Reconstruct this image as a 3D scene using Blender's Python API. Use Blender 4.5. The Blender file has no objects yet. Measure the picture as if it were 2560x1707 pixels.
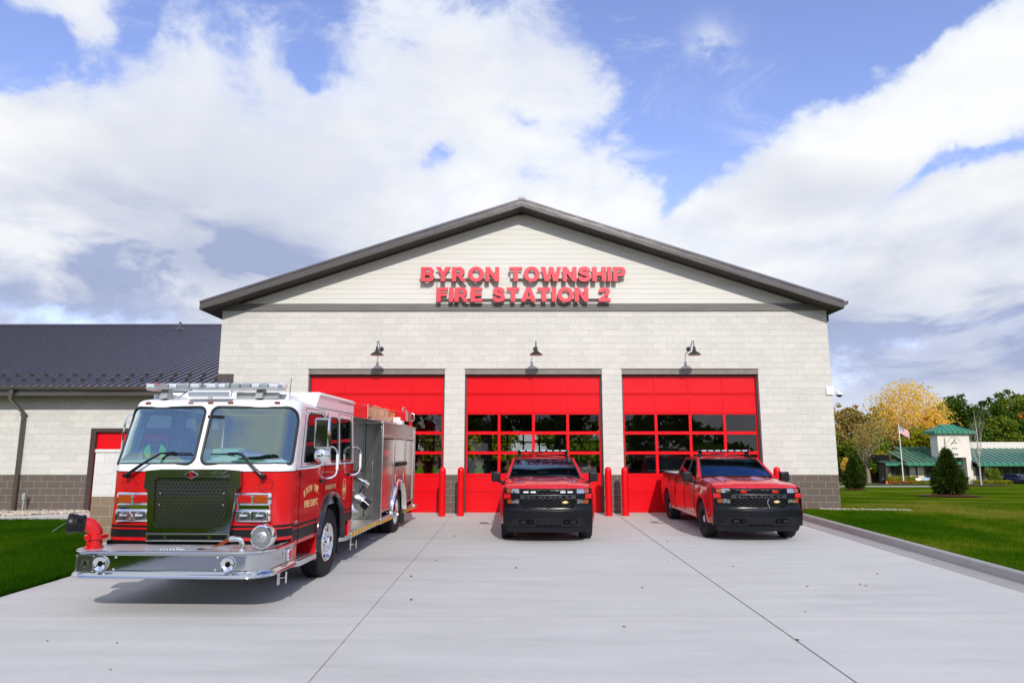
import bpy, bmesh, math, random
import numpy as np
from mathutils import Vector, Matrix
random.seed(7); RNG = np.random.default_rng(11)
R = math.radians; PI = math.pi; sin, cos = math.sin, math.cos
scene = bpy.context.scene
COL = scene.collection
# ------------------------------------------------------------------ objects and tags
def tag(o, label=None, cat=None, group=None, kind=None):
    if label: o['label'] = label
    if cat: o['category'] = cat
    if group: o['group'] = group
    if kind: o['kind'] = kind
    return o
def thing(name, label, cat, loc=(0, 0, 0), rz=0, group=None):
    o = bpy.data.objects.new(name, None); COL.objects.link(o)
    o.empty_display_size = .3; o.location = loc; o.rotation_euler = (0, 0, rz)
    return tag(o, label, cat, group)
def copy_tree(o, parent=None):
    c = o.copy(); COL.objects.link(c)
    if parent is not None: c.parent = parent
    for ch in [x for x in bpy.data.objects if x.parent == o]: copy_tree(ch, c)
    return c
# ------------------------------------------------------------------ mesh builder
class MB:
    def __init__(s): s.v = []; s.f = []; s.m = []
    def add(s, vs, fs, mi=0):
        b = len(s.v); s.v += [tuple(p) for p in vs]
        for f in fs: s.f.append([b + i for i in f]); s.m.append(mi)
        return s
    def box(s, x0, x1, y0, y1, z0, z1, mi=0, M=None):
        vs = [(x, y, z) for x in (x0, x1) for y in (y0, y1) for z in (z0, z1)]
        if M is not None: vs = [M @ Vector(p) for p in vs]
        return s.add(vs, [(0, 1, 3, 2), (4, 6, 7, 5), (0, 4, 5, 1), (2, 3, 7, 6), (0, 2, 6, 4), (1, 5, 7, 3)], mi)
    def cbox(s, c, d, mi=0, M=None):
        T = Matrix.Translation(Vector(c)) @ (M.to_4x4() if M is not None else Matrix.Identity(4))
        return s.box(-d[0]/2, d[0]/2, -d[1]/2, d[1]/2, -d[2]/2, d[2]/2, mi, T)
    def prism(s, pts, ax, lo, hi, mi=0, M=None):
        def P(a, b, t): return {'x': (t, a, b), 'y': (a, t, b), 'z': (a, b, t)}[ax]
        n = len(pts); vs = [P(a, b, lo) for a, b in pts] + [P(a, b, hi) for a, b in pts]
        if M is not None: vs = [M @ Vector(p) for p in vs]
        fs = [tuple(range(n)), tuple(range(2*n-1, n-1, -1))] + [(i, n+i, n+(i+1) % n, (i+1) % n) for i in range(n)]
        return s.add(vs, fs, mi)
    def rows(s, rows, mi=0, closed=False):
        b = len(s.v); n = len(rows[0])
        for r in rows: s.v += [tuple(p) for p in r]
        for i in range(len(rows)-1):
            for j in range(n if closed else n-1):
                k = (j+1) % n
                s.f.append([b+i*n+j, b+i*n+k, b+(i+1)*n+k, b+(i+1)*n+j]); s.m.append(mi)
        return s
    def poly(s, pts, mi=0): return s.add(pts, [tuple(range(len(pts)))], mi)
    def tube(s, pts, r, n=8, mi=0, closed=False, caps=True):
        P = [Vector(p) for p in pts]; N = len(P); rows = []; up = None
        rad = r if isinstance(r, (list, tuple)) else [r]*N
        for i in range(N):
            a = P[(i-1) % N] if (closed or i > 0) else P[i]; c = P[(i+1) % N] if (closed or i < N-1) else P[i]
            t = (c-a); t = t.normalized() if t.length > 1e-9 else Vector((0, 0, 1))
            if up is None:
                up = Vector((0, 0, 1)) if abs(t.z) < .9 else Vector((1, 0, 0))
            u = up - t*up.dot(t)
            if u.length < 1e-6: u = t.orthogonal()
            u.normalize(); w = t.cross(u); up = u
            rows.append([P[i] + (u*cos(2*PI*k/n) + w*sin(2*PI*k/n))*rad[i] for k in range(n)])
        if closed: rows.append(rows[0])
        s.rows(rows, mi, True)
        if caps and not closed: s.poly(rows[0], mi); s.poly(rows[-1][::-1], mi)
        return s
    def cyl(s, a, b, r, r2=None, n=16, mi=0): return s.tube([a, b], [r, r if r2 is None else r2], n, mi)
    def lathe(s, prof, c, ax, n=24, mi=0, mod=None):
        ax = Vector(ax).normalized(); u = ax.orthogonal().normalized(); w = ax.cross(u); c = Vector(c); rows = []
        for q, (r, h) in enumerate(prof):
            rows.append([c + ax*h + (u*cos(2*PI*k/n) + w*sin(2*PI*k/n))*(r*(mod(q, k) if mod else 1)) for k in range(n)])
        return s.rows(rows, mi, True)
    def ball(s, c, r, n=12, m=8, mi=0):
        rx, ry, rz = r if isinstance(r, (tuple, list)) else (r, r, r)
        rows = [[(c[0]+rx*sin(PI*i/m)*cos(2*PI*k/n), c[1]+ry*sin(PI*i/m)*sin(2*PI*k/n), c[2]+rz*cos(PI*i/m)) for k in range(n)] for i in range(m+1)]
        return s.rows(rows, mi, True)
    def grid(s, S, u0, u1, v0, v1, nu, nv, mi=0):
        return s.rows([[S(u0+(u1-u0)*i/nu, v0+(v1-v0)*j/nv) for j in range(nv+1)] for i in range(nu+1)], mi)
    def ring(s, outer, inner, S, mi=0, uni=48, k=2):
        c = (sum(p[0] for p in inner)/len(inner), sum(p[1] for p in inner)/len(inner))
        an = sorted(set([round(math.atan2(p[1]-c[1], p[0]-c[0]), 5) for p in list(outer)+list(inner)] + [round(-PI+2*PI*(i+.5)/uni, 5) for i in range(uni)]))
        A = [an[0]]
        for a in an[1:]:
            if a-A[-1] > .004: A.append(a)
        rows = [[] for _ in range(k+1)]
        for a in A:
            o = hit(outer, c, a); i = hit(inner, c, a)
            for j in range(k+1):
                t = j/k; rows[j].append(S(o[0]*(1-t)+i[0]*t, o[1]*(1-t)+i[1]*t))
        return s.rows(rows, mi, True)
    def fill(s, inner, S, mi=0, k=5):
        c = (sum(p[0] for p in inner)/len(inner), sum(p[1] for p in inner)/len(inner))
        s.rows([[S(c[0]+(p[0]-c[0])*t, c[1]+(p[1]-c[1])*t) for p in inner] for t in [1-j/k*.999 for j in range(k+1)]], mi, True)
        return s
    def text(s, txt, M, w=None, h=None, depth=.01, off=0., mi=0, align='C'):
        V, F = glyphs(txt, off)
        x0 = min(p[0] for p in V); x1 = max(p[0] for p in V); y0 = min(p[1] for p in V); y1 = max(p[1] for p in V)
        sy = h/(y1-y0) if h else w/(x1-x0); sx = w/(x1-x0) if w else sy
        vs = [M @ Vector(((p[0]-(x0+x1)/2)*sx, (p[1]-y0)*sy, p[2]*depth)) for p in V]
        return s.add(vs, F, mi)
    def xf(s, M): s.v = [tuple(M @ Vector(p)) for p in s.v]; return s
    def build(s, name, mats, parent=None, bevel=0, seg=2, smooth=35, world=False, recalc=True, ang=40):
        me = bpy.data.meshes.new(name)
        vs = s.v
        if world and parent is not None:
            L = parent.location; vs = [(p[0]-L.x, p[1]-L.y, p[2]-L.z) for p in vs]
        me.from_pydata(vs, [], s.f)
        if not isinstance(mats, (list, tuple)): mats = [mats]
        for m in mats: me.materials.append(m)
        if len(mats) > 1: me.polygons.foreach_set('material_index', s.m)
        if recalc:
            bm = bmesh.new(); bm.from_mesh(me); bmesh.ops.remove_doubles(bm, verts=bm.verts, dist=1e-5)
            bmesh.ops.recalc_face_normals(bm, faces=bm.faces); bm.to_mesh(me); bm.free()
        if smooth:
            me.polygons.foreach_set('use_smooth', [True]*len(me.polygons)); me.set_sharp_from_angle(angle=R(smooth))
        me.update()
        o = bpy.data.objects.new(name, me); COL.objects.link(o)
        if parent is not None: o.parent = parent
        if bevel:
            b = o.modifiers.new('bevel', 'BEVEL'); b.width = bevel; b.segments = seg; b.limit_method = 'ANGLE'; b.angle_limit = R(ang)
            b.harden_normals = False
        return o
def hit(poly, c, a):
    d = (cos(a), sin(a)); best = None; n = len(poly)
    for i in range(n):
        p, q = poly[i], poly[(i+1) % n]; ex, ez = q[0]-p[0], q[1]-p[1]
        det = d[0]*(-ez)+d[1]*ex
        if abs(det) < 1e-12: continue
        rx, rz = p[0]-c[0], p[1]-c[1]
        t = (rx*(-ez)+rz*ex)/det; u = (d[0]*rz-d[1]*rx)/det
        if t > 0 and -1e-4 <= u <= 1+1e-4 and (best is None or t > best): best = t
    best = best or 1e-4
    return (c[0]+d[0]*best, c[1]+d[1]*best)
def rr(x0, x1, z0, z1, r, n=6):
    r = r if isinstance(r, (list, tuple)) else [r]*4   # BL BR TR TL
    out = []
    for (cx, cz, a0, q) in ((x0+r[0], z0+r[0], PI, r[0]), (x1-r[1], z0+r[1], 1.5*PI, r[1]), (x1-r[2], z1-r[2], 0, r[2]), (x0+r[3], z1-r[3], .5*PI, r[3])):
        for i in range(n+1): out.append((cx+q*cos(a0+.5*PI*i/n), cz+q*sin(a0+.5*PI*i/n)))
    return out
def rquad(P, r, n=5):   # rounded polygon
    out = []; N = len(P); r = r if isinstance(r, (list, tuple)) else [r]*N
    for i in range(N):
        p = Vector(P[i]); a = Vector(P[i-1]); b = Vector(P[(i+1) % N]); A = p+(a-p).normalized()*r[i]; B = p+(b-p).normalized()*r[i]
        for k in range(n+1):
            t = k/n; q = A*(1-t)**2+p*2*t*(1-t)+B*t*t; out.append((q.x, q.y))
    return out
_G = {}
def glyphs(txt, off):
    key = (txt, off)
    if key not in _G:
        cu = bpy.data.curves.new('glyph', 'FONT'); cu.body = txt; cu.extrude = .5; cu.offset = off; cu.resolution_u = 4
        ob = bpy.data.objects.new('glyph', cu); COL.objects.link(ob)
        me = ob.evaluated_get(bpy.context.evaluated_depsgraph_get()).to_mesh()
        V = [tuple(v.co) for v in me.vertices]; F = [tuple(p.vertices) for p in me.polygons]
        bpy.data.objects.remove(ob); bpy.data.curves.remove(cu); _G[key] = (V, F)
    return _G[key]
def offs(S, o):   # surface pushed out along its normal
    def T(u, v):
        e = 1e-3; p = Vector(S(u, v)); a = Vector(S(u+e, v))-Vector(S(u-e, v)); b = Vector(S(u, v+e))-Vector(S(u, v-e))
        return p+a.cross(b).normalized()*o
    return T
FRONT = Matrix(((1, 0, 0), (0, 0, -1), (0, 1, 0))).to_4x4()     # text facing -y: x->x, y->z, z->-y
SIDE = Matrix(((0, 0, 1), (1, 0, 0), (0, 1, 0))).to_4x4()       # text facing +x: x->y, y->z, z->x
LSIDE = Matrix(((0, 0, -1), (-1, 0, 0), (0, 1, 0))).to_4x4()    # text facing -x
def T3(x, y, z): return Matrix.Translation((x, y, z))
# ------------------------------------------------------------------ materials
def nt(m): return m.node_tree.nodes, m.node_tree.links
def mat(name, col, rough=.5, metal=0., coat=0., spec=.5, bump=None, var=None, emit=0., rvar=None, aniso=None, alpha=None):
    m = bpy.data.materials.new(name); m.use_nodes = True; N, L = nt(m); b = N['Principled BSDF']
    col = tuple(col)+(1,) if len(col) == 3 else col
    b.inputs['Base Color'].default_value = col; b.inputs['Roughness'].default_value = rough; b.inputs['Metallic'].default_value = metal
    b.inputs['Coat Weight'].default_value = coat; b.inputs['Coat Roughness'].default_value = .03; b.inputs['Specular IOR Level'].default_value = spec
    if emit: b.inputs['Emission Color'].default_value = col; b.inputs['Emission Strength'].default_value = emit
    tc = N.new('ShaderNodeTexCoord')
    def noise(scale, detail=4, st=None):
        n = N.new('ShaderNodeTexNoise'); n.inputs['Scale'].default_value = scale; n.inputs['Detail'].default_value = detail
        if st:
            mp = N.new('ShaderNodeMapping'); mp.inputs['Scale'].default_value = st; L.new(tc.outputs['Object'], mp.inputs[0]); L.new(mp.outputs[0], n.inputs['Vector'])
        else: L.new(tc.outputs['Object'], n.inputs['Vector'])
        return n.outputs['Fac']
    if var:
        f = noise(var[0], 5, var[2] if len(var) > 2 else None)
        mr = N.new('ShaderNodeMapRange'); mr.inputs[1].default_value = .3; mr.inputs[2].default_value = .7; mr.inputs[3].default_value = 1-var[1]; mr.inputs[4].default_value = 1+var[1]
        L.new(f, mr.inputs[0]); mx = N.new('ShaderNodeVectorMath'); mx.operation = 'SCALE'; mx.inputs[0].default_value = col[:3]; L.new(mr.outputs[0], mx.inputs['Scale']); L.new(mx.outputs[0], b.inputs['Base Color'])
    if rvar:
        f = noise(rvar[0], 4, rvar[2] if len(rvar) > 2 else None); mr = N.new('ShaderNodeMapRange'); mr.inputs[3].default_value = rough-rvar[1]; mr.inputs[4].default_value = rough+rvar[1]
        L.new(f, mr.inputs[0]); L.new(mr.outputs[0], b.inputs['Roughness'])
    if bump:
        f = noise(bump[0], 6, bump[2] if len(bump) > 2 else None); bp = N.new('ShaderNodeBump'); bp.inputs['Strength'].default_value = 1; bp.inputs['Distance'].default_value = bump[1]
        L.new(f, bp.inputs['Height']); L.new(bp.outputs[0], b.inputs['Normal'])
    return m
def glass(name, tint=(.8, .9, .88), rough=0., ior=1.5, boost=1., gcol=(1, 1, 1)):
    m = bpy.data.materials.new(name); m.use_nodes = True; N, L = nt(m); N.remove(N['Principled BSDF'])
    o = N['Material Output']; t = N.new('ShaderNodeBsdfTransparent'); t.inputs[0].default_value = tint+(1,)
    g = N.new('ShaderNodeBsdfGlossy'); g.inputs['Roughness'].default_value = rough
    g.inputs[0].default_value = gcol+(1,)
    fr = N.new('ShaderNodeFresnel'); ge = N.new('ShaderNodeNewGeometry'); q = N.new('ShaderNodeMapRange'); q.inputs[3].default_value = ior; q.inputs[4].default_value = 1/ior; L.new(ge.outputs['Backfacing'], q.inputs[0]); L.new(q.outputs[0], fr.inputs[0]); mp = N.new('ShaderNodeMath'); mp.operation = 'MULTIPLY'; mp.inputs[1].default_value = boost; mp.use_clamp = True
    mx = N.new('ShaderNodeMixShader'); L.new(fr.outputs[0], mp.inputs[0]); L.new(mp.outputs[0], mx.inputs[0]); L.new(t.outputs[0], mx.inputs[1]); L.new(g.outputs[0], mx.inputs[2]); L.new(mx.outputs[0], o.inputs[0])
    return m
def block_mat(name, split, upper, lower, bw=.4064, bh=.2032, z0=0., rough_face=.012):
    m = bpy.data.materials.new(name); m.use_nodes = True; N, L = nt(m); b = N['Principled BSDF']; b.inputs['Roughness'].default_value = .9; b.inputs['Specular IOR Level'].default_value = .2
    tc = N.new('ShaderNodeTexCoord'); sp = N.new('ShaderNodeSeparateXYZ'); L.new(tc.outputs['Object'], sp.inputs[0])
    def mth(op, a, c):
        n = N.new('ShaderNodeMath'); n.operation = op
        for i, q in enumerate((a, c)):
            if hasattr(q, 'links'): L.new(q, n.inputs[i])
            else: n.inputs[i].default_value = q
        return n.outputs[0]
    u = mth('ADD', sp.outputs[0], sp.outputs[1]); v = mth('SUBTRACT', sp.outputs[2], z0)
    cb = N.new('ShaderNodeCombineXYZ'); L.new(u, cb.inputs[0]); L.new(v, cb.inputs[1])
    br = N.new('ShaderNodeTexBrick'); br.offset = .5; L.new(cb.outputs[0], br.inputs['Vector'])
    for k, val in (('Scale', 1), ('Mortar Size', .0055), ('Mortar Smooth', .25), ('Bias', 0.), ('Brick Width', bw), ('Row Height', bh)): br.inputs[k].default_value = val
    br.inputs['Color1'].default_value = (.945, .945, .95, 1); br.inputs['Color2'].default_value = (1.04, 1.035, 1.025, 1); br.inputs['Mortar'].default_value = (1, 1, 1, 1)
    st = mth('LESS_THAN', sp.outputs[2], split)
    mx = N.new('ShaderNodeMix'); mx.data_type = 'RGBA'; L.new(st, mx.inputs[0]); mx.inputs[6].default_value = upper[0]+(1,); mx.inputs[7].default_value = lower[0]+(1,)
    mm = N.new('ShaderNodeMix'); mm.data_type = 'RGBA'; L.new(st, mm.inputs[0]); mm.inputs[6].default_value = upper[1]+(1,); mm.inputs[7].default_value = lower[1]+(1,)
    n1 = N.new('ShaderNodeTexNoise'); n1.inputs['Scale'].default_value = 70; n1.inputs['Detail'].default_value = 6; L.new(tc.outputs['Object'], n1.inputs['Vector'])
    n2 = N.new('ShaderNodeTexNoise'); n2.inputs['Scale'].default_value = 9; n2.inputs['Detail'].default_value = 8; n2.inputs['Roughness'].default_value = .7; L.new(tc.outputs['Object'], n2.inputs['Vector'])
    n3 = N.new('ShaderNodeTexNoise'); n3.inputs['Scale'].default_value = .5; n3.inputs['Detail'].default_value = 3; L.new(tc.outputs['Object'], n3.inputs['Vector'])
    def mr(f, lo, hi):
        q = N.new('ShaderNodeMapRange'); q.inputs[1].default_value = .3; q.inputs[2].default_value = .7; q.inputs[3].default_value = lo; q.inputs[4].default_value = hi; L.new(f, q.inputs[0]); return q.outputs[0]
    spk = mth('MULTIPLY', mth('MULTIPLY', mr(n1.outputs[0], .84, 1.16), mr(n2.outputs[0], .93, 1.05)), mr(n3.outputs[0], .96, 1.03))
    bc = N.new('ShaderNodeVectorMath'); bc.operation = 'MULTIPLY'; L.new(mx.outputs[2], bc.inputs[0]); L.new(br.outputs['Color'], bc.inputs[1])
    b2 = N.new('ShaderNodeVectorMath'); b2.operation = 'SCALE'; L.new(bc.outputs[0], b2.inputs[0]); L.new(spk, b2.inputs['Scale'])
    fi = N.new('ShaderNodeMix'); fi.data_type = 'RGBA'; L.new(br.outputs['Fac'], fi.inputs[0]); L.new(b2.outputs[0], fi.inputs[6]); L.new(mm.outputs[2], fi.inputs[7]); L.new(fi.outputs[2], b.inputs['Base Color'])
    h = mth('MULTIPLY', mth('SUBTRACT', 1., mth('MULTIPLY', br.outputs['Fac'], .45)), mth('ADD', .5, mth('ADD', mth('MULTIPLY', n2.outputs[0], 1.), mth('MULTIPLY', n1.outputs[0], .25))))
    bp = N.new('ShaderNodeBump'); bp.inputs['Strength'].default_value = 1; bp.inputs['Distance'].default_value = rough_face; L.new(h, bp.inputs['Height']); L.new(bp.outputs[0], b.inputs['Normal'])
    return m
def ramp_mat(name, stops, scale, rough=.9, detail=6, stretch=None, bump=0., spec=.2, fine=None):
    m = bpy.data.materials.new(name); m.use_nodes = True; N, L = nt(m); b = N['Principled BSDF']; b.inputs['Roughness'].default_value = rough; b.inputs['Specular IOR Level'].default_value = spec
    tc = N.new('ShaderNodeTexCoord'); mp = N.new('ShaderNodeMapping'); mp.inputs['Scale'].default_value = stretch or (1, 1, 1); L.new(tc.outputs['Object'], mp.inputs[0])
    n = N.new('ShaderNodeTexNoise'); n.inputs['Scale'].default_value = scale; n.inputs['Detail'].default_value = detail; n.inputs['Roughness'].default_value = .62; L.new(mp.outputs[0], n.inputs['Vector'])
    cr = N.new('ShaderNodeValToRGB'); e = cr.color_ramp.elements
    while len(e) < len(stops): e.new(.5)
    for i, (p, c) in enumerate(stops): e[i].position = p; e[i].color = tuple(c)+(1,)
    L.new(n.outputs['Fac'], cr.inputs[0]); out = cr.outputs[0]
    if fine:
        n2 = N.new('ShaderNodeTexNoise'); n2.inputs['Scale'].default_value = fine[0]; n2.inputs['Detail'].default_value = 5; L.new(tc.outputs['Object'], n2.inputs['Vector'])
        q = N.new('ShaderNodeMapRange'); q.inputs[1].default_value = .3; q.inputs[2].default_value = .7; q.inputs[3].default_value = 1-fine[1]; q.inputs[4].default_value = 1+fine[1]; L.new(n2.outputs[0], q.inputs[0])
        s = N.new('ShaderNodeVectorMath'); s.operation = 'SCALE'; L.new(out, s.inputs[0]); L.new(q.outputs[0], s.inputs['Scale']); out = s.outputs[0]
    L.new(out, b.inputs['Base Color'])
    if bump:
        bp = N.new('ShaderNodeBump'); bp.inputs['Distance'].default_value = bump; L.new(n2.outputs[0] if fine else n.outputs['Fac'], bp.inputs['Height']); L.new(bp.outputs[0], b.inputs['Normal'])
    return m
def leaf_mat(name, cols, trans=.35):
    m = bpy.data.materials.new(name); m.use_nodes = True; N, L = nt(m); N.remove(N['Principled BSDF']); o = N['Material Output']
    g = N.new('ShaderNodeNewGeometry'); cr = N.new('ShaderNodeValToRGB'); e = cr.color_ramp.elements
    while len(e) < len(cols): e.new(.5)
    for i, c in enumerate(cols): e[i].position = i/(len(cols)-1); e[i].color = tuple(c)+(1,)
    L.new(g.outputs['Random Per Island'], cr.inputs[0])
    d = N.new('ShaderNodeBsdfDiffuse'); t = N.new('ShaderNodeBsdfTranslucent'); mx = N.new('ShaderNodeMixShader'); mx.inputs[0].default_value = trans
    L.new(cr.outputs[0], d.inputs[0]); L.new(cr.outputs[0], t.inputs[0]); L.new(d.outputs[0], mx.inputs[1]); L.new(t.outputs[0], mx.inputs[2]); L.new(mx.outputs[0], o.inputs[0])
    return m
M = {}
M['red'] = mat('red_paint', (.58, .0025, .005), .35, coat=.8, spec=.3, bump=(3.5, .0012))
M['doorred'] = mat('door_red', (.72, .004, .010), .27, spec=.3, bump=(1.1, .014))
M['bollard'] = mat('bollard_red', (.70, .004, .008), .32, spec=.3)
M['white'] = mat('white_paint', (.80, .81, .82), .3, coat=.8)
M['grillesteel'] = mat('grille_steel', (.34, .36, .36), .09, 1.)
M['polished'] = mat('polished_steel', (.56, .58, .60), .06, 1., bump=(5, .0006))
M['chrome'] = mat('chrome', (.86, .87, .88), .045, 1., bump=(5, .0006))
M['steel'] = mat('brushed_steel', (.40, .40, .385), .25, 1., rvar=(2.5, .05, (1, 1, 9)), var=(1.2, .05), bump=(1.6, .0025))
M['alu'] = mat('aluminium', (.70, .70, .69), .32, 1., rvar=(8, .08))
M['shutter'] = mat('roller_shutter', (.66, .64, .63), .13, 1., rvar=(10, .04))
M['black'] = mat('black_plastic', (.006, .006, .008), .38, spec=.35)
M['blackg'] = mat('gloss_black', (.008, .008, .012), .12, coat=.6)
M['navy'] = mat('dark_bumper', (.004, .005, .008), .24, coat=.0, spec=.30)
M['rubber'] = mat('rubber', (.016, .016, .017), .75, spec=.3, bump=(60, .001), var=(14, .25))
M['dark'] = mat('void_black', (.004, .004, .004), .8, spec=.1)
M['gasket'] = mat('gasket', (.012, .012, .012), .5)
M['amber'] = mat('amber_lens', (.32, .050, .004), .15, coat=.8, bump=(60, .002))
M['redlens'] = mat('red_lens', (.42, .006, .008), .12, coat=.9, bump=(50, .002))
M['whitelens'] = mat('white_lens', (.86, .88, .9), .2, coat=.5, bump=(80, .002))
M['orange'] = mat('orange_strap', (.8, .12, .02), .6)
M['yellow'] = mat('reflective_yellow', (.75, .72, .02), .45)
M['redtape'] = mat('reflective_red', (.55, .02, .02), .4)
M['gold'] = mat('gold_leaf', (.80, .60, .28), .4, .25)
M['cream'] = mat('cream_letter', (.8, .7, .5), .5)
M['glass'] = glass('clear_glass', (.52, .78, .74), ior=1.5, boost=6.6, gcol=(.80, 1., .96))
M['tint'] = glass('dark_glass', (.16, .2, .22), ior=1.5, boost=1.5)
M['doorglass'] = glass('door_glass', (.40, .43, .41), ior=1.5, boost=1.7)
M['lensglass'] = glass('lens_clear', (.9, .92, .95), rough=.05, boost=1.6)
M['interior'] = mat('cab_grey', (.46, .54, .53), .7)
M['seat'] = mat('seat_fabric', (.10, .12, .13), .85)
M['lime'] = mat('lime_plastic', (.10, .55, .03), .4)
M['brown'] = mat('bronze_metal', (.070, .060, .052), .30, .0, coat=.5, bump=(1.2, .012, (1, 1, 1)))
M['trimgrey'] = mat('grey_trim_board', (.155, .148, .138), .7, var=(2.5, .25, (.6, 1, 14)))
M['soffit'] = mat('soffit', (.042, .036, .030), .6)
M['roofmetal'] = mat('standing_seam', (.165, .155, .20), .28, .45, coat=.3, rvar=(.6, .06))
M['seam'] = mat('seam_rib', (.07, .065, .09), .4, .4)
M['siding'] = mat('lap_siding', (.66, .645, .59), .6, spec=.3, var=(1.1, .05, (.5, 1, 12)))
M['signred'] = mat('sign_red', (.74, .045, .07), .42, spec=.4)
M['signside'] = mat('sign_return', (.05, .008, .01), .5)
M['block'] = block_mat('split_face_block', 1.135, ((.625, .605, .56), (.66, .645, .605)), ((.135, .110, .092), (.40, .35, .29)), z0=-.084)
M['pierblock'] = block_mat('smooth_block', 1.02, ((.70, .69, .66), (.62, .61, .58)), ((.25, .185, .125), (.42, .37, .30)), bw=.42, bh=.21, rough_face=.004)
M['lintel'] = mat('lintel_steel', (.20, .18, .155), .55, var=(4, .15))
M['interiorwall'] = mat('bay_wall', (.35, .35, .34), .8)
M['radiator'] = mat('radiator_core', (.006, .007, .005), .6)
M['jamb'] = mat('bronze_jamb', (.055, .036, .032), .45)
M['lampblk'] = mat('lamp_enamel', (.010, .010, .014), .18, coat=.5)
M['cream_in'] = mat('lamp_inside', (.7, .62, .52), .5)
M['mulch'] = ramp_mat('mulch', [(.3, (.03, .012, .008)), (.5, (.09, .03, .018)), (.75, (.16, .06, .035))], 22, bump=.05, fine=(30, .4))
M['stone'] = mat('river_stone', (.5, .42, .33), .8, var=(5, .3))
M['flagpole'] = mat('pole_white', (.75, .75, .75), .35)
M['galv'] = mat('galvanised', (.42, .45, .45), .45, .5)
def concrete(name, c, streak=True):
    m = bpy.data.materials.new(name); m.use_nodes = True; N, L = nt(m); b = N['Principled BSDF']; b.inputs['Roughness'].default_value = .85; b.inputs['Specular IOR Level'].default_value = .25
    tc = N.new('ShaderNodeTexCoord')
    def ns(scale, st=(1, 1, 1), d=6, lo=.9, hi=1.1, a=.3, z=.7):
        mp = N.new('ShaderNodeMapping'); mp.inputs['Scale'].default_value = st; L.new(tc.outputs['Object'], mp.inputs[0])
        n = N.new('ShaderNodeTexNoise'); n.inputs['Scale'].default_value = scale; n.inputs['Detail'].default_value = d; n.inputs['Roughness'].default_value = .6; L.new(mp.outputs[0], n.inputs['Vector'])
        q = N.new('ShaderNodeMapRange'); q.inputs[1].default_value = a; q.inputs[2].default_value = z; q.inputs[3].default_value = lo; q.inputs[4].default_value = hi; L.new(n.outputs[0], q.inputs[0]); return q.outputs[0], n.outputs[0]
    a, _ = ns(.35, lo=.95, hi=1.04); b1, _ = ns(1.6, (.30, 2.2, 1), lo=.935, hi=1.04); c1, f = ns(45, lo=.95, hi=1.05); d1, _ = ns(.9, (.35, 1.7, 1), 9, .89, 1.0, .30, .47); e1, _ = ns(260, lo=.93, hi=1.07)
    prev = None
    for q in (a, b1, c1, d1, e1):
        if prev is None: prev = q; continue
        n = N.new('ShaderNodeMath'); n.operation = 'MULTIPLY'; L.new(prev, n.inputs[0]); L.new(q, n.inputs[1]); prev = n.outputs[0]
    s = N.new('ShaderNodeVectorMath'); s.operation = 'SCALE'; s.inputs[0].default_value = c; L.new(prev, s.inputs['Scale']); L.new(s.outputs[0], b.inputs['Base Color'])
    bp = N.new('ShaderNodeBump'); bp.inputs['Distance'].default_value = .0035; bp.inputs['Strength'].default_value = .8; L.new(f, bp.inputs['Height']); L.new(bp.outputs[0], b.inputs['Normal'])
    return m
M['concrete'] = concrete('concrete_drive', (.535, .528, .515))
M['kerb'] = concrete('concrete_kerb', (.36, .35, .345))
M['walkway'] = concrete('walkway', (.56, .52, .47))
M['joint'] = mat('joint_sealant', (.035, .033, .033), .9)
M['asphalt'] = ramp_mat('asphalt', [(.3, (.04, .04, .042)), (.7, (.065, .065, .067))], 3, fine=(60, .2))
def punched(name, base, pitch, hole, metal=1., rough=.25):
    m = bpy.data.materials.new(name); m.use_nodes = True; N, L = nt(m); b = N['Principled BSDF']; b.inputs['Roughness'].default_value = rough; b.inputs['Metallic'].default_value = metal
    tc = N.new('ShaderNodeTexCoord'); v = N.new('ShaderNodeTexVoronoi'); v.voronoi_dimensions = '2D'; v.inputs['Scale'].default_value = 1/pitch; v.inputs['Randomness'].default_value = .12; L.new(tc.outputs['Object'], v.inputs['Vector'])
    g = N.new('ShaderNodeMath'); g.operation = 'LESS_THAN'; g.inputs[1].default_value = hole; L.new(v.outputs['Distance'], g.inputs[0])
    mx = N.new('ShaderNodeMix'); mx.data_type = 'RGBA'; mx.inputs[6].default_value = base+(1,); mx.inputs[7].default_value = (.03, .03, .035, 1); L.new(g.outputs[0], mx.inputs[0]); L.new(mx.outputs[2], b.inputs['Base Color'])
    bp = N.new('ShaderNodeBump'); bp.inputs['Distance'].default_value = .006; L.new(v.outputs['Distance'], bp.inputs['Height']); L.new(bp.outputs[0], b.inputs['Normal'])
    return m
M['deck'] = punched('perforated_deck', (.84, .84, .85), .042, .27, .55, .35)
M['tread'] = punched('tread_plate', (.36, .36, .35), .045, .0, rough=.38)
M['grass'] = ramp_mat('lawn', [(.32, (.026, .078, .002)), (.44, (.050, .106, .003)), (.54, (.10, .145, .006)), (.70, (.19, .18, .035))], .26, bump=.03, fine=(70, .4), detail=7, stretch=(1, .8, 1), spec=.0)
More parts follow.
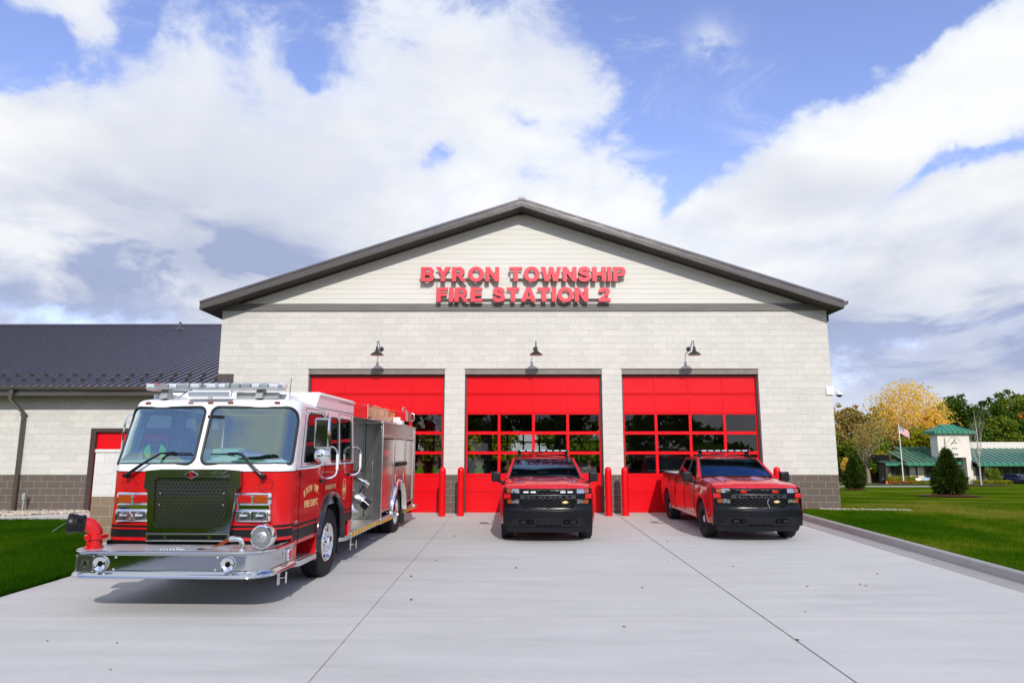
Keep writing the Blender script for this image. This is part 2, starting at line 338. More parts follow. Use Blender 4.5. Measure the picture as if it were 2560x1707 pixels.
def blade_mat(name, stops, trans=.35):
    m = leaf_mat(name, [c for _, c in stops], trans); N, L = nt(m); cr = [n for n in N if n.bl_idname == 'ShaderNodeValToRGB'][0]; g = [n for n in N if n.bl_idname == 'ShaderNodeNewGeometry'][0]
    for e, (p, c) in zip(cr.color_ramp.elements, stops): e.position = p
    tc = N.new('ShaderNodeTexCoord'); n1 = N.new('ShaderNodeTexNoise'); n1.inputs['Scale'].default_value = .26; n1.inputs['Detail'].default_value = 7; n1.inputs['Roughness'].default_value = .62
    mp = N.new('ShaderNodeMapping'); mp.inputs['Scale'].default_value = (1, .8, 1); L.new(tc.outputs['Object'], mp.inputs[0]); L.new(mp.outputs[0], n1.inputs['Vector'])
    q = N.new('ShaderNodeMapRange'); q.inputs[3].default_value = -.07; q.inputs[4].default_value = .07; L.new(g.outputs['Random Per Island'], q.inputs[0])
    ad = N.new('ShaderNodeMath'); L.new(n1.outputs['Fac'], ad.inputs[0]); L.new(q.outputs[0], ad.inputs[1]); L.new(ad.outputs[0], cr.inputs[0]); return m
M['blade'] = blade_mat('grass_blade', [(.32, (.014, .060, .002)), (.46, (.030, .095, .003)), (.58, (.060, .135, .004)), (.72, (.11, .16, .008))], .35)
M['blade2'] = blade_mat('yellow_grass_blade', [(.34, (.030, .105, .003)), (.45, (.060, .145, .004)), (.53, (.14, .20, .008)), (.66, (.28, .25, .05))], .35)  # lighter, yellower blade colours for the lawn beyond the kerb
# ------------------------------------------------------------------ camera
cd = bpy.data.cameras.new('camera'); cam = bpy.data.objects.new('camera', cd); COL.objects.link(cam); scene.camera = cam
cd.sensor_fit = 'HORIZONTAL'; cd.sensor_width = 36; cd.lens = 36*1680/2560; cd.clip_end = 3000; cd.clip_start = .1
cam.location = (0, 0, 1.898); cam.rotation_euler = (R(90+9.11), 0, R(.2))
# ------------------------------------------------------------------ light
SUN_EL, SUN_AZ = 31, 170          # azimuth clockwise from +y
sd = Vector((sin(R(SUN_AZ))*cos(R(SUN_EL)), cos(R(SUN_AZ))*cos(R(SUN_EL)), sin(R(SUN_EL))))
ld = bpy.data.lights.new('sun', 'SUN'); ld.energy = 2.9; ld.angle = R(.5); ld.color = (1, .955, .88)
lo = bpy.data.objects.new('sun', ld); COL.objects.link(lo); lo.rotation_euler = sd.to_track_quat('Z', 'Y').to_euler(); lo.location = sd*60
w = bpy.data.worlds.new('World'); scene.world = w; w.use_nodes = True; N, L = w.node_tree.nodes, w.node_tree.links
def wm(op, a, b=None, clamp=False):
    n = N.new('ShaderNodeMath'); n.operation = op; n.use_clamp = clamp
    for i, q in enumerate((a, b)):
        if q is None: continue
        if hasattr(q, 'links'): L.new(q, n.inputs[i])
        else: n.inputs[i].default_value = q
    return n.outputs[0]
def wrange(f, a, b, lo, hi, smooth=True):
    n = N.new('ShaderNodeMapRange'); n.interpolation_type = 'SMOOTHSTEP' if smooth else 'LINEAR'
    for i, q in enumerate((a, b, lo, hi)): n.inputs[i+1].default_value = q
    L.new(f, n.inputs[0]); return n.outputs[0]
def wmix(f, a, b):
    n = N.new('ShaderNodeMix'); n.data_type = 'RGBA'; L.new(f, n.inputs[0])
    for i, q in ((6, a), (7, b)):
        if hasattr(q, 'links'): L.new(q, n.inputs[i])
        else: n.inputs[i].default_value = tuple(q)+(1,)
    return n.outputs[2]
sky = N.new('ShaderNodeTexSky'); sky.sky_type = 'NISHITA'; sky.sun_disc = False; sky.sun_elevation = R(SUN_EL); sky.sun_rotation = R(SUN_AZ); sky.air_density = 1.2; sky.dust_density = .4; sky.ozone_density = 2.
tc = N.new('ShaderNodeTexCoord'); sp = N.new('ShaderNodeSeparateXYZ'); L.new(tc.outputs['Generated'], sp.inputs[0])
az = wm('MULTIPLY', wm('ARCTAN2', sp.outputs[0], sp.outputs[1]), 180/PI); el = wm('MULTIPLY', wm('ARCSINE', sp.outputs[2]), 180/PI)
def wnoise(scale, detail, rough, st=(1, 1, 1), off=(0, 0, 0), dist=0.):
    mp = N.new('ShaderNodeMapping'); mp.inputs['Scale'].default_value = st; mp.inputs['Location'].default_value = off; L.new(tc.outputs['Generated'], mp.inputs[0])
    n = N.new('ShaderNodeTexNoise'); n.inputs['Scale'].default_value = scale; n.inputs['Detail'].default_value = detail; n.inputs['Roughness'].default_value = rough; n.inputs['Distortion'].default_value = dist; L.new(mp.outputs[0], n.inputs['Vector']); return n.outputs[0]
big = wnoise(2.6, 9, .58, (1, 1, 1.7), (3.1, 1.7, .4), .3); fine = wnoise(9, 8, .62, (1, 1, 1.5), (1.3, 5.2, 2.), .4)
wz1 = wnoise(5, 6, .6, (1, 1, 1), (9.1, 3.3, 1.)); wz2 = wnoise(5, 6, .6, (1, 1, 1), (2.1, 8.3, 4.))
az = wm('ADD', az, wm('MULTIPLY', wm('SUBTRACT', wz1, .5), 15)); el0 = el; el = wm('ADD', el, wm('MULTIPLY', wm('SUBTRACT', wz2, .5), 9))
def blob(a0, e0, sx, sy, rot, wgt):
    da = wm('SUBTRACT', az, a0); de = wm('SUBTRACT', el, e0); c, s = cos(R(rot)), sin(R(rot))
    p = wm('ADD', wm('MULTIPLY', da, c/sx), wm('MULTIPLY', de, s/sx)); q = wm('ADD', wm('MULTIPLY', da, -s/sy), wm('MULTIPLY', de, c/sy))
    return wm('MULTIPLY', wm('EXPONENT', wm('MULTIPLY', wm('ADD', wm('MULTIPLY', p, p), wm('MULTIPLY', q, q)), -1.)), wgt)
BLOBS = [(-39, 26.0, 5.2, 2.3, -8, -1.0), (-33, 30, 2.6, 2.0, 30, -.5), (-18.3, 31.0, 1.5, 1.4, 0, -.62), (23, 31, 13, 5.2, 0, -1.15), (14.5, 25.5, 5.0, 4.2, 0, -.8), (34, 31.5, 8, 2.6, 0, -1.0),
         (37.5, 20.6, 6.5, 1.1, 14, -.75), (0.5, 27.0, 2.2, 1.0, 0, -.45), (12.6, 20.8, 1.5, 2.0, 0, -.42), (-8, 24.2, 2.0, .8, 0, -.35), (18.6, 31.5, 2.2, 1.5, 0, .55), (29, 23.8, 11, 3.0, 22, .5), (-34, 9.5, 8, 1.6, 0, -.34), (33, 8.2, 8, 1.6, 0, -.22), (30, 11, 7, 1.2, 0, -.10),
         (-28, 21, 14, 5, 0, .3), (4, 20, 5, 2, 0, .3), (-16, 27, 15, 7, 0, .34), (-3, 30, 8, 7, 0, .28), (-37, 29.5, 3.2, 1.6, -20, .35), (31, 10, 9, 4, 0, .4), (-30, 12, 12, 4, 0, .25), (0, 64, 70, 19, 0, -1.1), (150, 46, 26, 5, 12, -.35), (-165, 24, 30, 4, 8, -.45), (-120, 30, 30, 12, 0, -.5), (110, 26, 30, 14, 0, -.6), (175, 12, 40, 7, 0, -.35)]
cov = wm('ADD', wm('MULTIPLY', wm('SUBTRACT', big, .5), 1.9), wm('MULTIPLY', wm('SUBTRACT', fine, .5), .95))
cov = wm('ADD', cov, .70)
for bl in BLOBS: cov = wm('ADD', cov, blob(*bl))
el = el0
alpha = wrange(cov, .26, .64, 0, 1)
wisp = wnoise(3.2, 9, .66, (1, 1, 3.6), (4.4, .7, 6.1), 1.2)
alpha = wm('MAXIMUM', alpha, wm('MULTIPLY', wrange(wisp, .52, .80, 0, .8), wrange(cov, -.75, .25, .25, 1)))
alpha = wm('MAXIMUM', alpha, wm('MULTIPLY', wrange(fine, .38, .60, 0, .95), blob(18.8, 31.3, 2.6, 1.7, 0, 1.15), True))
shade = wnoise(2.1, 6, .5, (1, 1, 2.2), (7.7, 2.1, 5.4), .2)
lowg = wrange(el, 6, 20, 0, 1)
grey = wm('MULTIPLY', wrange(shade, .42, .66, 0, .9), wrange(el, 10, 30, .8, .34))
mod = wrange(wnoise(4.5, 7, .58, (1, 1, 2.6), (5.2, 9.1, .3), .5), .40, .60, .15, 1.25)
gb_ = wm('ADD', wm('ADD', blob(-29, 14.0, 12, 3.4, 0, 1.0), blob(-36, 9, 9, 3, 0, .8)), wm('ADD', blob(32, 8.2, 12, 2.6, 0, 1.2), blob(30, 14, 10, 2.5, 0, .35)))
grey = wm('ADD', grey, wm('MULTIPLY', gb_, mod)); grey = wm('SUBTRACT', grey, blob(3, 19, 16, 6, 0, .6), True)
grey = wm('MULTIPLY', grey, 1., True)
K = 1/.11
cl = wmix(grey, (.86*K, .865*K, .87*K), (.33*K, .39*K, .57*K))
thin = wrange(cov, .45, 1.0, 0, 1)
cl = wmix(thin, wmix(grey, (.70*K, .75*K, .86*K), (.40*K, .46*K, .66*K)), cl)
tint = N.new('ShaderNodeVectorMath'); tint.operation = 'MULTIPLY'; L.new(sky.outputs[0], tint.inputs[0]); tint.inputs[1].default_value = (1.66, 1.46, 1.84)
skyc = wmix(alpha, tint.outputs[0], cl)
gnd_c = wmix(wrange(el, -3, -.5, 0, 1), (.9, 1.1, .65), skyc)
bg = N['Background']; L.new(gnd_c, bg.inputs[0]); bg.inputs[1].default_value = .11
vs = scene.view_settings; vs.view_transform = 'Standard'; vs.look = 'None'; vs.exposure = .2; vs.gamma = 1
try: vs.use_curve_mapping = False
except Exception: pass
scene.cycles.max_bounces = 10; scene.cycles.transparent_max_bounces = 16; scene.cycles.caustics_reflective = False; scene.cycles.caustics_refractive = False
scene.cycles.sample_clamp_indirect = 6; scene.cycles.use_denoising = True
# ================================================================== SITE
def seam(y): return 7.36+.032*(y-14)
def sl(y): return .01*(min(y, 20.86)-20.86)
def interp(t, pts):
    for (a, p), (b, q) in zip(pts, pts[1:]):
        if t <= b: return p+(q-p)*max(0, (t-a))/(b-a)
    return pts[-1][1]
FALL = [(22, 0), (36, -.55), (48, -.90), (70, -1.92), (85, -2.6), (112, -3.6), (160, -3.9), (300, -2.5), (600, 0)]
def G(x, y):
    if -7.09 < x < 7.94 and y < 46: return sl(y)-.3
    if y < 22: return sl(y) + (.125 if x > 0 else .02)
    b = interp(y, FALL)
    if x > 0: b += .125*max(0, 1-(y-22)/12)
    if x < -8: b *= .3
    return b
xs = [-420, -250, -150, -90, -60, -42, -32, -26, -22, -19, -17, -15, -13, -11, -9.6, -8.6, -7.9, -7.4, -7.12, -7.08, -5, 0, 5, 7.92, 7.95, 8.15, 8.6, 9.3, 10.2, 11.5, 13, 15, 17.5, 20, 23, 26, 30, 35, 41, 48, 56, 65, 75, 90, 110, 140, 190, 260, 420]
ys = [-400, -250, -150, -90, -60, -45, -35, -28, -22, -16, -12, -8, -4, 0, 3, 6, 8, 10, 12, 14, 16, 18, 19.5, 20.8, 22, 24, 27, 30, 33, 36, 40, 44, 48, 53, 58, 64, 70, 77, 85, 94, 103, 112, 125, 140, 160, 190, 230, 300, 420, 600]
g = MB(); rows = []
for y in ys:
    rows.append([(x+(seam(y)-7.36+.02 if 7.5 < x < 8.2 and y < 21 else 0), y, G(x, y)) for x in xs])
g.rows(rows); tag(g.build('ground', M['grass'], smooth=60), kind='structure')
# concrete drive in slabs with open joints, dark bed below
d = MB()
for xa, xb in ((None, -1.838), (-1.828, 3.026), (3.046, None)):
    for ya, yb in ((-13.9, 8.555), (8.561, 21.3)):
        A = [(-7.09 if xa is None else xa, y) for y in (ya, yb)]; B = [(seam(y)-.006 if xb is None else xb, y) for y in (ya, yb)]
        if xb is None and yb > 21: B[1] = (seam(20.4), yb)
        q = [A[0], B[0], B[1], A[1]]
        d.add([(x, y, .01*(min(y, 20.86)-20.86)) for x, y in q]+[(x, y, .01*(min(y, 20.86)-20.86)-.12) for x, y in q], [(0, 1, 2, 3), (0, 4, 5, 1), (1, 5, 6, 2), (2, 6, 7, 3), (3, 7, 4, 0)])
drive = d.build('driveway', M['concrete'], bevel=.0015, seg=1, smooth=0); tag(drive, kind='structure')
b = MB(); b.add([(-7.05, -13.9, sl(-13.9)-.03), (7.6, -13.9, sl(-13.9)-.03), (7.6, 20.8, -.03), (-7.05, 20.8, -.03)], [(0, 1, 2, 3)]); tag(b.build('driveway_joint', M['joint']), kind='structure')
# kerb and gutter, cast in lengths
kb = MB(); y = -13.9
PR = [(0, 0), (.43, -.012), (.455, .012), (.475, .115), (.50, .135), (.60, .14), (.63, .12), (.63, -.15), (0, -.15)]
while y < 20.3:
    y2 = min(y+3.05, 20.35); r = []
    for yy in (y+.004, y2-.004): r.append([(seam(yy)+a, yy, sl(yy)+h) for a, h in PR])
    kb.rows(r, closed=True); kb.poly(r[0]); kb.poly(r[1][::-1]); y = y2
tag(kb.build('kerb', M['kerb'], smooth=50), kind='structure')
rd = MB(); rd.box(-400, 400, -24, -14, -.7, -.345); tag(rd.build('road', M['asphalt']), kind='structure')
wk = MB(); wk.prism([(-15.3, 18.8), (-7.1, 18.6), (-7.1, 20.85), (-13.05, 20.85), (-13.05, 20.45)], 'z', -.2, .035); tag(wk.build('path', M['concrete'], bevel=.01), kind='structure')
# river stones along the wing wall
V = []; F = []
def pebble(x, y, z, r):
    b = len(V); a = random.uniform(0, PI); sx, sy, sz = r*random.uniform(.8, 1.5), r*random.uniform(.7, 1.1), r*random.uniform(.5, .8)
    for i in range(4):
        t = [.35, .95, 1., .5][i]; h = [-.8, -.25, .3, .85][i]
        for k in range(6):
            q = 2*PI*k/6+a; X, Y = cos(q)*sx*t*random.uniform(.9, 1.1), sin(q)*sy*t; V.append((x+X*cos(a)-Y*sin(a), y+X*sin(a)+Y*cos(a), z+h*sz))
    for i in range(3):
        for k in range(6): F.append((b+i*6+k, b+i*6+(k+1) % 6, b+i*6+6+(k+1) % 6, b+i*6+6+k))
    F.append(tuple(b+18+k for k in range(6)))
for _ in range(2600):
    x = random.uniform(-19, -12.9); y = random.uniform(18.9+max(0, (x+15.3))*.75, 20.84)
    pebble(x, y, .02+random.uniform(0, .05), random.uniform(.03, .065))
for _ in range(420): x = random.uniform(9.2, 11.6); pebble(x, 20.8-random.uniform(0, .35)-(x-9.8)*.12, .13, random.uniform(.02, .045))
st = MB(); st.v = V; st.f = F; st.m = [0]*len(F)
M['stone'] = leaf_mat('river_stones', [(.34, .27, .2), (.55, .48, .38), (.42, .38, .33), (.66, .6, .5)], 0.)
tag(st.build('gravel', M['stone'], recalc=False, smooth=60), 'pale rounded stones in the strip along the wall foot', 'gravel', kind='stuff')
# grass blades on the near lawns
def blades(n, xf, y0, y1, zf, h):
    y = y0+(y1-y0)*RNG.random(n); x = xf(y, RNG.random(n)); z = zf(x, y)
    a = RNG.random(n)*2*PI; wd = .004+.004*RNG.random(n); hh = h*(.5+.7*RNG.random(n)); lx, ly = RNG.normal(0, .45, n)*hh, RNG.normal(0, .45, n)*hh
    P = np.empty((n, 3, 3)); P[:, 0] = np.stack([x-np.cos(a)*wd, y-np.sin(a)*wd, z-.01], 1); P[:, 1] = np.stack([x+np.cos(a)*wd, y+np.sin(a)*wd, z-.01], 1); P[:, 2] = np.stack([x+lx, y+ly, z+hh], 1)
    return P.reshape(-1, 3)
def np_mesh(name, P, per, m, parent=None):
    me = bpy.data.meshes.new(name); n = len(P)//per
    me.vertices.add(len(P)); me.vertices.foreach_set('co', P.astype(np.float32).ravel()); me.loops.add(len(P)); me.loops.foreach_set('vertex_index', np.arange(len(P), dtype=np.int32))
    me.polygons.add(n); me.polygons.foreach_set('loop_start', np.arange(0, n*per, per, dtype=np.int32)); me.polygons.foreach_set('loop_total', np.full(n, per, dtype=np.int32)); me.materials.append(m); me.update(); me.validate()
    o = bpy.data.objects.new(name, me); COL.objects.link(o)
    if parent is not None: o.parent = parent
    return o
gl = lambda x, y: .01*(np.minimum(y, 20.86)-20.86)
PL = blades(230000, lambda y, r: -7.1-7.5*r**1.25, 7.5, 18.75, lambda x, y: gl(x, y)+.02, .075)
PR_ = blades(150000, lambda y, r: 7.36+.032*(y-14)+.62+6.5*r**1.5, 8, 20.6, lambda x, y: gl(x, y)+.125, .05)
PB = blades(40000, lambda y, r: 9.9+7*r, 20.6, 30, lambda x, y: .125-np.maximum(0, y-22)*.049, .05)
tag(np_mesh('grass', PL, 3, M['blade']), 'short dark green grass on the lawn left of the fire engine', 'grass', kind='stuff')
tag(np_mesh('grass', np.concatenate([PR_, PB]), 3, M['blade2']), 'yellow green grass on the lawn beyond the kerb', 'grass', kind='stuff')
# dead leaves on the concrete
M['deadleaf'] = mat('dead_leaf', (.10, .045, .022), .8)
lf0 = None
for i in range(46):
    y = random.uniform(4.3, 18); x = random.uniform(-.62*y-.3, min(.6*y, 7.6))
    if -5.8 < x < -2.6 and y > 8: continue
    if lf0 is None:
        q = MB(); pts = [(0, -.5), (.2, -.35), (.42, -.1), (.28, .05), (.36, .3), (.14, .25), (0, .55), (-.16, .22), (-.38, .28), (-.27, .02), (-.4, -.15), (-.18, -.33)]
        q.rows([[(a*.05, b_*.05, .004+.012*abs(math.sin(k*1.7))) for k, (a, b_) in enumerate(pts)], [(a*.02, b_*.02, .004) for a, b_ in pts], [(0, 0, .006)]*len(pts)], 0, True)
        lf0 = q.build('dead_leaf', M['deadleaf'], smooth=0); o = lf0
    else: o = lf0.copy(); COL.objects.link(o)
    o.location = (x, y, sl(y)+.002); s_ = random.uniform(.55, 1.25); o.scale = (s_, s_*random.uniform(.5, 1), s_); o.rotation_euler = (0, 0, random.uniform(0, 6.3))
    tag(o, 'small curled brown dead leaf lying on the pale concrete drive', 'leaf', 'dead leaves scattered on the drive')
# ================================================================== FIRE STATION
FS = thing('fire_station', 'cream block fire station with brown gabled roof and three red bay doors', 'fire station', (.3, 20.86, 0))
XL, XR, YF, ZT = -9.247, 9.86, 20.86, 6.21
DO = [(-6.427, -2.166), (-1.54, 2.727), (3.344, 7.598)]
def wall_poly(x0, x1, z1, ops, zop, z0=-.4):
    p = [(x0, z0)]
    for a, b_ in ops: p += [(a, z0), (a, zop), (b_, zop), (b_, z0)]
    return p+[(x1, z0), (x1, z1), (x0, z1)]
f = MB(); f.prism(wall_poly(XL, XR, ZT, DO, 4.38), 'y', YF, YF+.34)
f.box(XL, XL+.3, YF+.34, 45, -.4, ZT); f.box(XR-.3, XR, YF+.34, 45, -.4, ZT); f.prism(wall_poly(XL, XR, ZT, DO, 4.2), 'y', 45, 45.3)
f.build('wall', M['block'], FS, world=True, smooth=0)
# gable: lap siding boards
AX, AZ, SLP = .255, 9.43, .3335
sd_ = MB(); z = 6.45; bh = .163
def ext(z): return AX-(AZ-z)/SLP, AX+(AZ-z)/SLP
while z < AZ-.05:
    zt = min(z+bh, AZ-.001); a, b_ = ext(z), ext(zt); x0, x1 = max(XL, a[0]), min(XR, a[1]); x2, x3 = max(XL, b_[0]), min(XR, b_[1])
    sd_.add([(x0, YF-.011, z), (x1, YF-.011, z), (x3, YF-.004, zt), (x2, YF-.004, zt), (x0, YF+.1, z), (x1, YF+.1, z), (x3, YF+.1, zt), (x2, YF+.1, zt)], [(0, 1, 2, 3), (0, 4, 5, 1), (4, 7, 6, 5), (2, 6, 7, 3)])
    for _ in range(2):   # butt joints
        jx = random.uniform(x0+.8, x1-.8) if x1-x0 > 2 else None
        if jx: sd_.box(jx, jx+.006, YF-.0115, YF-.004, z+.002, zt-.01)
    z += bh
sd_.build('gable_siding', M['siding'], FS, world=True, smooth=0)
tb = MB(); tb.box(XL-.02, XR+.02, YF-.055, YF+.1, ZT+.012, 6.45)
for jx in (-4.4, .4, 4.6): tb.box(jx, jx+.005, YF-.057, YF-.05, ZT+.02, 6.44)
tb.build('trim_board', M['trimgrey'], FS, world=True, smooth=0)
fl = MB(); fl.box(XL-.01, XR+.01, YF-.03, YF+.05, ZT, ZT+.0115); fl.build('flashing', M['siding'], FS, world=True)
TL, TR, AT = (-9.69, 6.41), (10.12, 6.43), (.24, 9.72)
def band(a, b_, t0, t1): return [(a[0], a[1]-t0), (b_[0], b_[1]-t0), (b_[0], b_[1]-t1), (a[0], a[1]-t1)]
Y0 = YF-.64; rf = MB()
for a, b_ in ((TL, AT), (AT, TR)): rf.prism(band(a, b_, 0, .03), 'y', Y0-.03, 46)
nrm = Vector((-SLP, 0, 1)).normalized()
k = Y0+.2
while k < 45.8:
    for a, b_ in ((TL, AT), (AT, TR)): rf.prism(band(a, b_, -.035, .0), 'y', k, k+.02)
    k += .4
rf.box(.24-.12, .24+.12, Y0-.035, 46, 9.70, 9.745); rf.build('roof', M['roofmetal'], FS, world=True, smooth=0)
fa = MB(); nseg = 40
def wavy(a, b_, side):
    rws = []
    for i in range(nseg+1):
        t = i/nseg; x = a[0]+(b_[0]-a[0])*t; zz = a[1]+(b_[1]-a[1])*t
        wv = .006*sin(t*37+side)+.005*sin(t*81+1.3*side)
        rws.append([(x, Y0, zz-.032), (x, Y0-.004+wv, zz-.10), (x, Y0-.004-wv*.7, zz-.20), (x, Y0, zz-.272), (x, Y0+.03, zz-.275), (x, Y0+.03, zz-.032)])
    fa.rows(rws, 0, True); fa.poly(rws[0]); fa.poly(rws[-1][::-1])
    e = MB()
wavy(TL, AT, 1); wavy(AT, TR, 2)
for a, b_ in ((TL, AT), (AT, TR)): fa.prism(band(a, b_, .03, .075), 'y', Y0-.022, Y0-.006)
fa.prism(band(TL, (TL[0]+.04, TL[1]), .03, .27), 'y', Y0+.03, 46); fa.prism(band((TR[0]-.04, TR[1]), TR, .03, .27), 'y', Y0+.03, 46)
fa.build('fascia', M['brown'], FS, world=True, smooth=30)
so = MB()
for a, b_ in (((TL[0]+.04, TL[1]+.013), AT), (AT, (TR[0]-.04, TR[1]+.013))): so.prism(band(a, b_, .25, .268), 'y', Y0+.03, 46)
n_ = 62
for i in range(n_):
    for a, b_ in ((TL, AT), (TR, AT)):
        t = (i+.5)/n_; x = a[0]+(b_[0]-a[0])*t; zz = a[1]+(b_[1]-a[1])*t; so.box(x-.006, x+.006, Y0+.035, YF-.03, zz-.276, zz-.266)
so.build('soffit', M['soffit'], FS, world=True, smooth=0)
gu = MB(); gu.prism([(TR[0]-.01, 6.40), (TR[0]+.16, 6.40), (TR[0]+.14, 6.30), (TR[0]+.06, 6.26), (TR[0]-.01, 6.26)], 'y', Y0+.02, 46); gu.build('gutter', M['brown'], FS, world=True)
gd = MB(); gd.tube([(10.12, 21.35, 6.25), (10.12, 21.35, 6.02), (9.93, 21.35, 5.80), (9.93, 21.35, .2)], .045, 4); gd.build('downspout', M['brown'], FS, world=True, smooth=0)
# bay doors
def bay_door(x0, x1):
    D = MB(); D.box(x0, x1, 21.06, 21.10, .0, .583); D.box(x0, x1, 21.06, 21.10, .588, 1.10); D.box(x0, x1, 21.052, 21.10, 1.1005, 1.167)
    D.box(x0, x1, 21.06, 21.10, 3.01, 3.612); D.box(x0, x1, 21.06, 21.10, 3.622, 4.25)
    w_ = (x1-x0); cs = [x0+w_*k/4 for k in range(5)]
    for za, zb in ((1.744, 1.836), (2.351, 2.449), (2.969, 3.0095)): D.box(x0, x1, 21.052, 21.10, za, zb)
    for za, zb in ((1.167, 1.744), (1.836, 2.351), (2.449, 2.969)):
        for k, c in enumerate(cs):
            h = .045 if 0 < k < 4 else .09; a, b_ = max(x0, c-h), min(x1, c+h); D.box(a, b_, 21.0535, 21.0985, za, zb)
    for za, zb in ((3.01, 3.61), (3.624, 4.25)):
        D.box(x0, x1, 21.040, 21.0595, zb-.045, zb-.002); D.box(x0, x1, 21.040, 21.0595, za+.002, za+.045)
        for k, c in enumerate(cs):
            h = .032 if 0 < k < 4 else .06; D.box(max(x0, c-h), min(x1, c+h), 21.041, 21.0595, za+.046, zb-.046)
    for za in (.012, .596, ): D.box(x0, x1, 21.050, 21.0598, za+.03, za+.038); D.box(x0, x1, 21.050, 21.0598, za+.47, za+.478)
    o = D.build('bay_door', M['doorred'], FS, world=True, bevel=.004, seg=1, smooth=0)
    Gz = MB()
    for za, zb in ((1.167, 1.744), (1.836, 2.351), (2.449, 2.969)):
        for k in range(4):
            a, b_ = cs[k]+(.045 if k else .09), cs[k+1]-(.045 if k < 3 else .09); tw = random.uniform(-.004, .004); tz = random.uniform(-.004, .004)
            Gz.poly([(a, 21.078+tw+tz, za), (b_, 21.078-tw+tz, za), (b_, 21.078-tw-tz, zb), (a, 21.078+tw-tz, zb)])
    gz = Gz.build('glazing', M['doorglass'], None, recalc=False, smooth=0); gz.data.transform(Matrix.Translation((-.3, -20.86, 0))); gz.parent = o
    J = MB()
    J.box(x0-.001, x0+.05, 20.99, 21.05, 0, 4.205); J.box(x1-.05, x1+.001, 20.99, 21.05, 0, 4.205); J.box(x0, x1, 21.0, 21.05, 4.17, 4.206); J.build('door_frame', M['jamb'], FS, world=True)
    K_ = MB(); K_.box(x0+.004, x1-.004, 20.885, 21.15, 4.212, 4.377); K_.box(x0+.004, x1-.004, 20.872, 20.885, 4.212, 4.222); K_.box(x0-.05, x1+.05, 20.853, 20.862, 4.372, 4.384)
    K_.build('lintel', M['lintel'], FS, world=True)
for a, b_ in DO: bay_door(a, b_)
# inside of the bays, rear doors with glazing
bi = MB(); bi.box(XL+.3, XR-.3, 21.3, 45, -.2, -.005); bi.build('bay_floor', M['concrete'], FS, world=True)
bc = MB(); bc.box(XL+.3, XR-.3, 21.3, 45, 5.6, 5.7); bc.box(XL+.302, XL+.33, 21.25, 45, 0, 5.6); bc.box(XR-.33, XR-.302, 21.25, 45, 0, 5.6); bc.build('bay_lining', M['interiorwall'], FS, world=True)
for a, b_ in DO:
    rd_ = MB(); rd_.box(a, b_, 45.1, 45.15, -.1, 1.15); rd_.box(a, b_, 45.1, 45.15, 2.95, 4.2)
    for k in range(5): c = a+(b_-a)*k/4; rd_.box(max(a, c-.05), min(b_, c+.05), 45.1, 45.15, 1.15, 2.95)
    for zz in (1.70, 2.32): rd_.box(a, b_, 45.095, 45.155, zz, zz+.09)
    rd_.build('rear_door', M['jamb'], FS, world=True)
# ---- low wing on the left
WG = thing('station_wing', 'low wing of the station with purple brown standing seam metal roof', 'building', (-25, 20.86, 0))
wl = MB(); wl.prism([(-46, -.4), (-13.06, -.4), (-13.06, 2.54), (-9.9, 2.54), (-9.9, -.4), (XL, -.4), (XL, 3.62), (-46, 3.62)], 'y', YF+.004, YF+.3); wl.build('wall', M['block'], WG, world=True, smooth=0)
ye, ze, yr, zr = 20.2, 3.79, 32.8, 7.98; ws = (zr-ze)/(yr-ye)
wr = MB(); wr.prism([(ye, ze), (yr, zr), (yr, zr-.06), (ye, ze-.06)], 'x', -46, XL-.003)
wr.prism([(ye, ze), (YF-.01, ze+ws*(YF-.01-ye)), (YF-.01, ze+ws*(YF-.01-ye)-.05), (ye, ze-.05)], 'x', XL-.002, -8.80)
x = -46.; rib = MB()
while x < XL-.05: rib.prism([(ye-.01, ze-.005), (yr, zr-.002), (yr, zr+.035), (ye-.01, ze+.032)], 'x', x, x+.05); x += .232
ro_ = rib.build('roof_seam', M['seam'], WG, world=True, smooth=0); ro_['kind'] = 'stuff'
for x in (-9.15, -8.92): wr.prism([(ye-.01, ze), (YF-.02, ze+ws*(YF-.02-ye)), (YF-.02, ze+ws*(YF-.02-ye)+.03), (ye-.01, ze+.03)], 'x', x, x+.03)
wr.prism([(yr, zr-.06), (45.4, ze), (45.4, ze-.05), (yr, zr-.12)], 'x', -46, XL-.003); wr.box(-46, XL-.003, yr-.14, yr+.14, zr-.01, zr+.05); wr.build('roof', M['roofmetal'], WG, world=True, smooth=0)
fg = MB(); fg.box(XL+.002, -8.76, YF-.035, YF-.003, 3.48, 4.22); fg.box(-46, -8.80, ye+.02, ye+.05, 3.50, 3.73); fg.box(-46, XL, ye+.05, YF, 3.50, 3.515); fg.box(XL, -8.8, ye+.05, YF-.036, 3.50, 3.515); fg.build('fascia', M['brown'], WG, world=True)
gg = MB(); gg.prism([(ye+.018, 3.775), (ye-.13, 3.775), (ye-.125, 3.70), (ye-.07, 3.655), (ye+.018, 3.655)], 'x', -46, -8.85); gg.build('gutter', M['brown'], WG, world=True)
def rect_tube(mb, pts, w_, h_):
    rws = []
    for i, p in enumerate(pts): rws.append([(p[0]+a*w_/2, p[1]+c*h_/2, p[2]+.0*c) for a, c in ((-1, -1), (1, -1), (1, 1), (-1, 1))])
    mb.rows(rws, 0, True); mb.poly(rws[0]); mb.poly(rws[-1][::-1])
dn = MB(); rect_tube(dn, [(-15.12, ye-.06, 3.66), (-15.12, ye-.06, 3.38), (-15.14, YF-.06, 2.98), (-15.14, YF-.06, .03)], .115, .09); dn.box(-15.21, -15.05, YF-.03, YF+.01, 2.90, 2.94); dn.build('downspout', M['brown'], WG, world=True, bevel=.008)
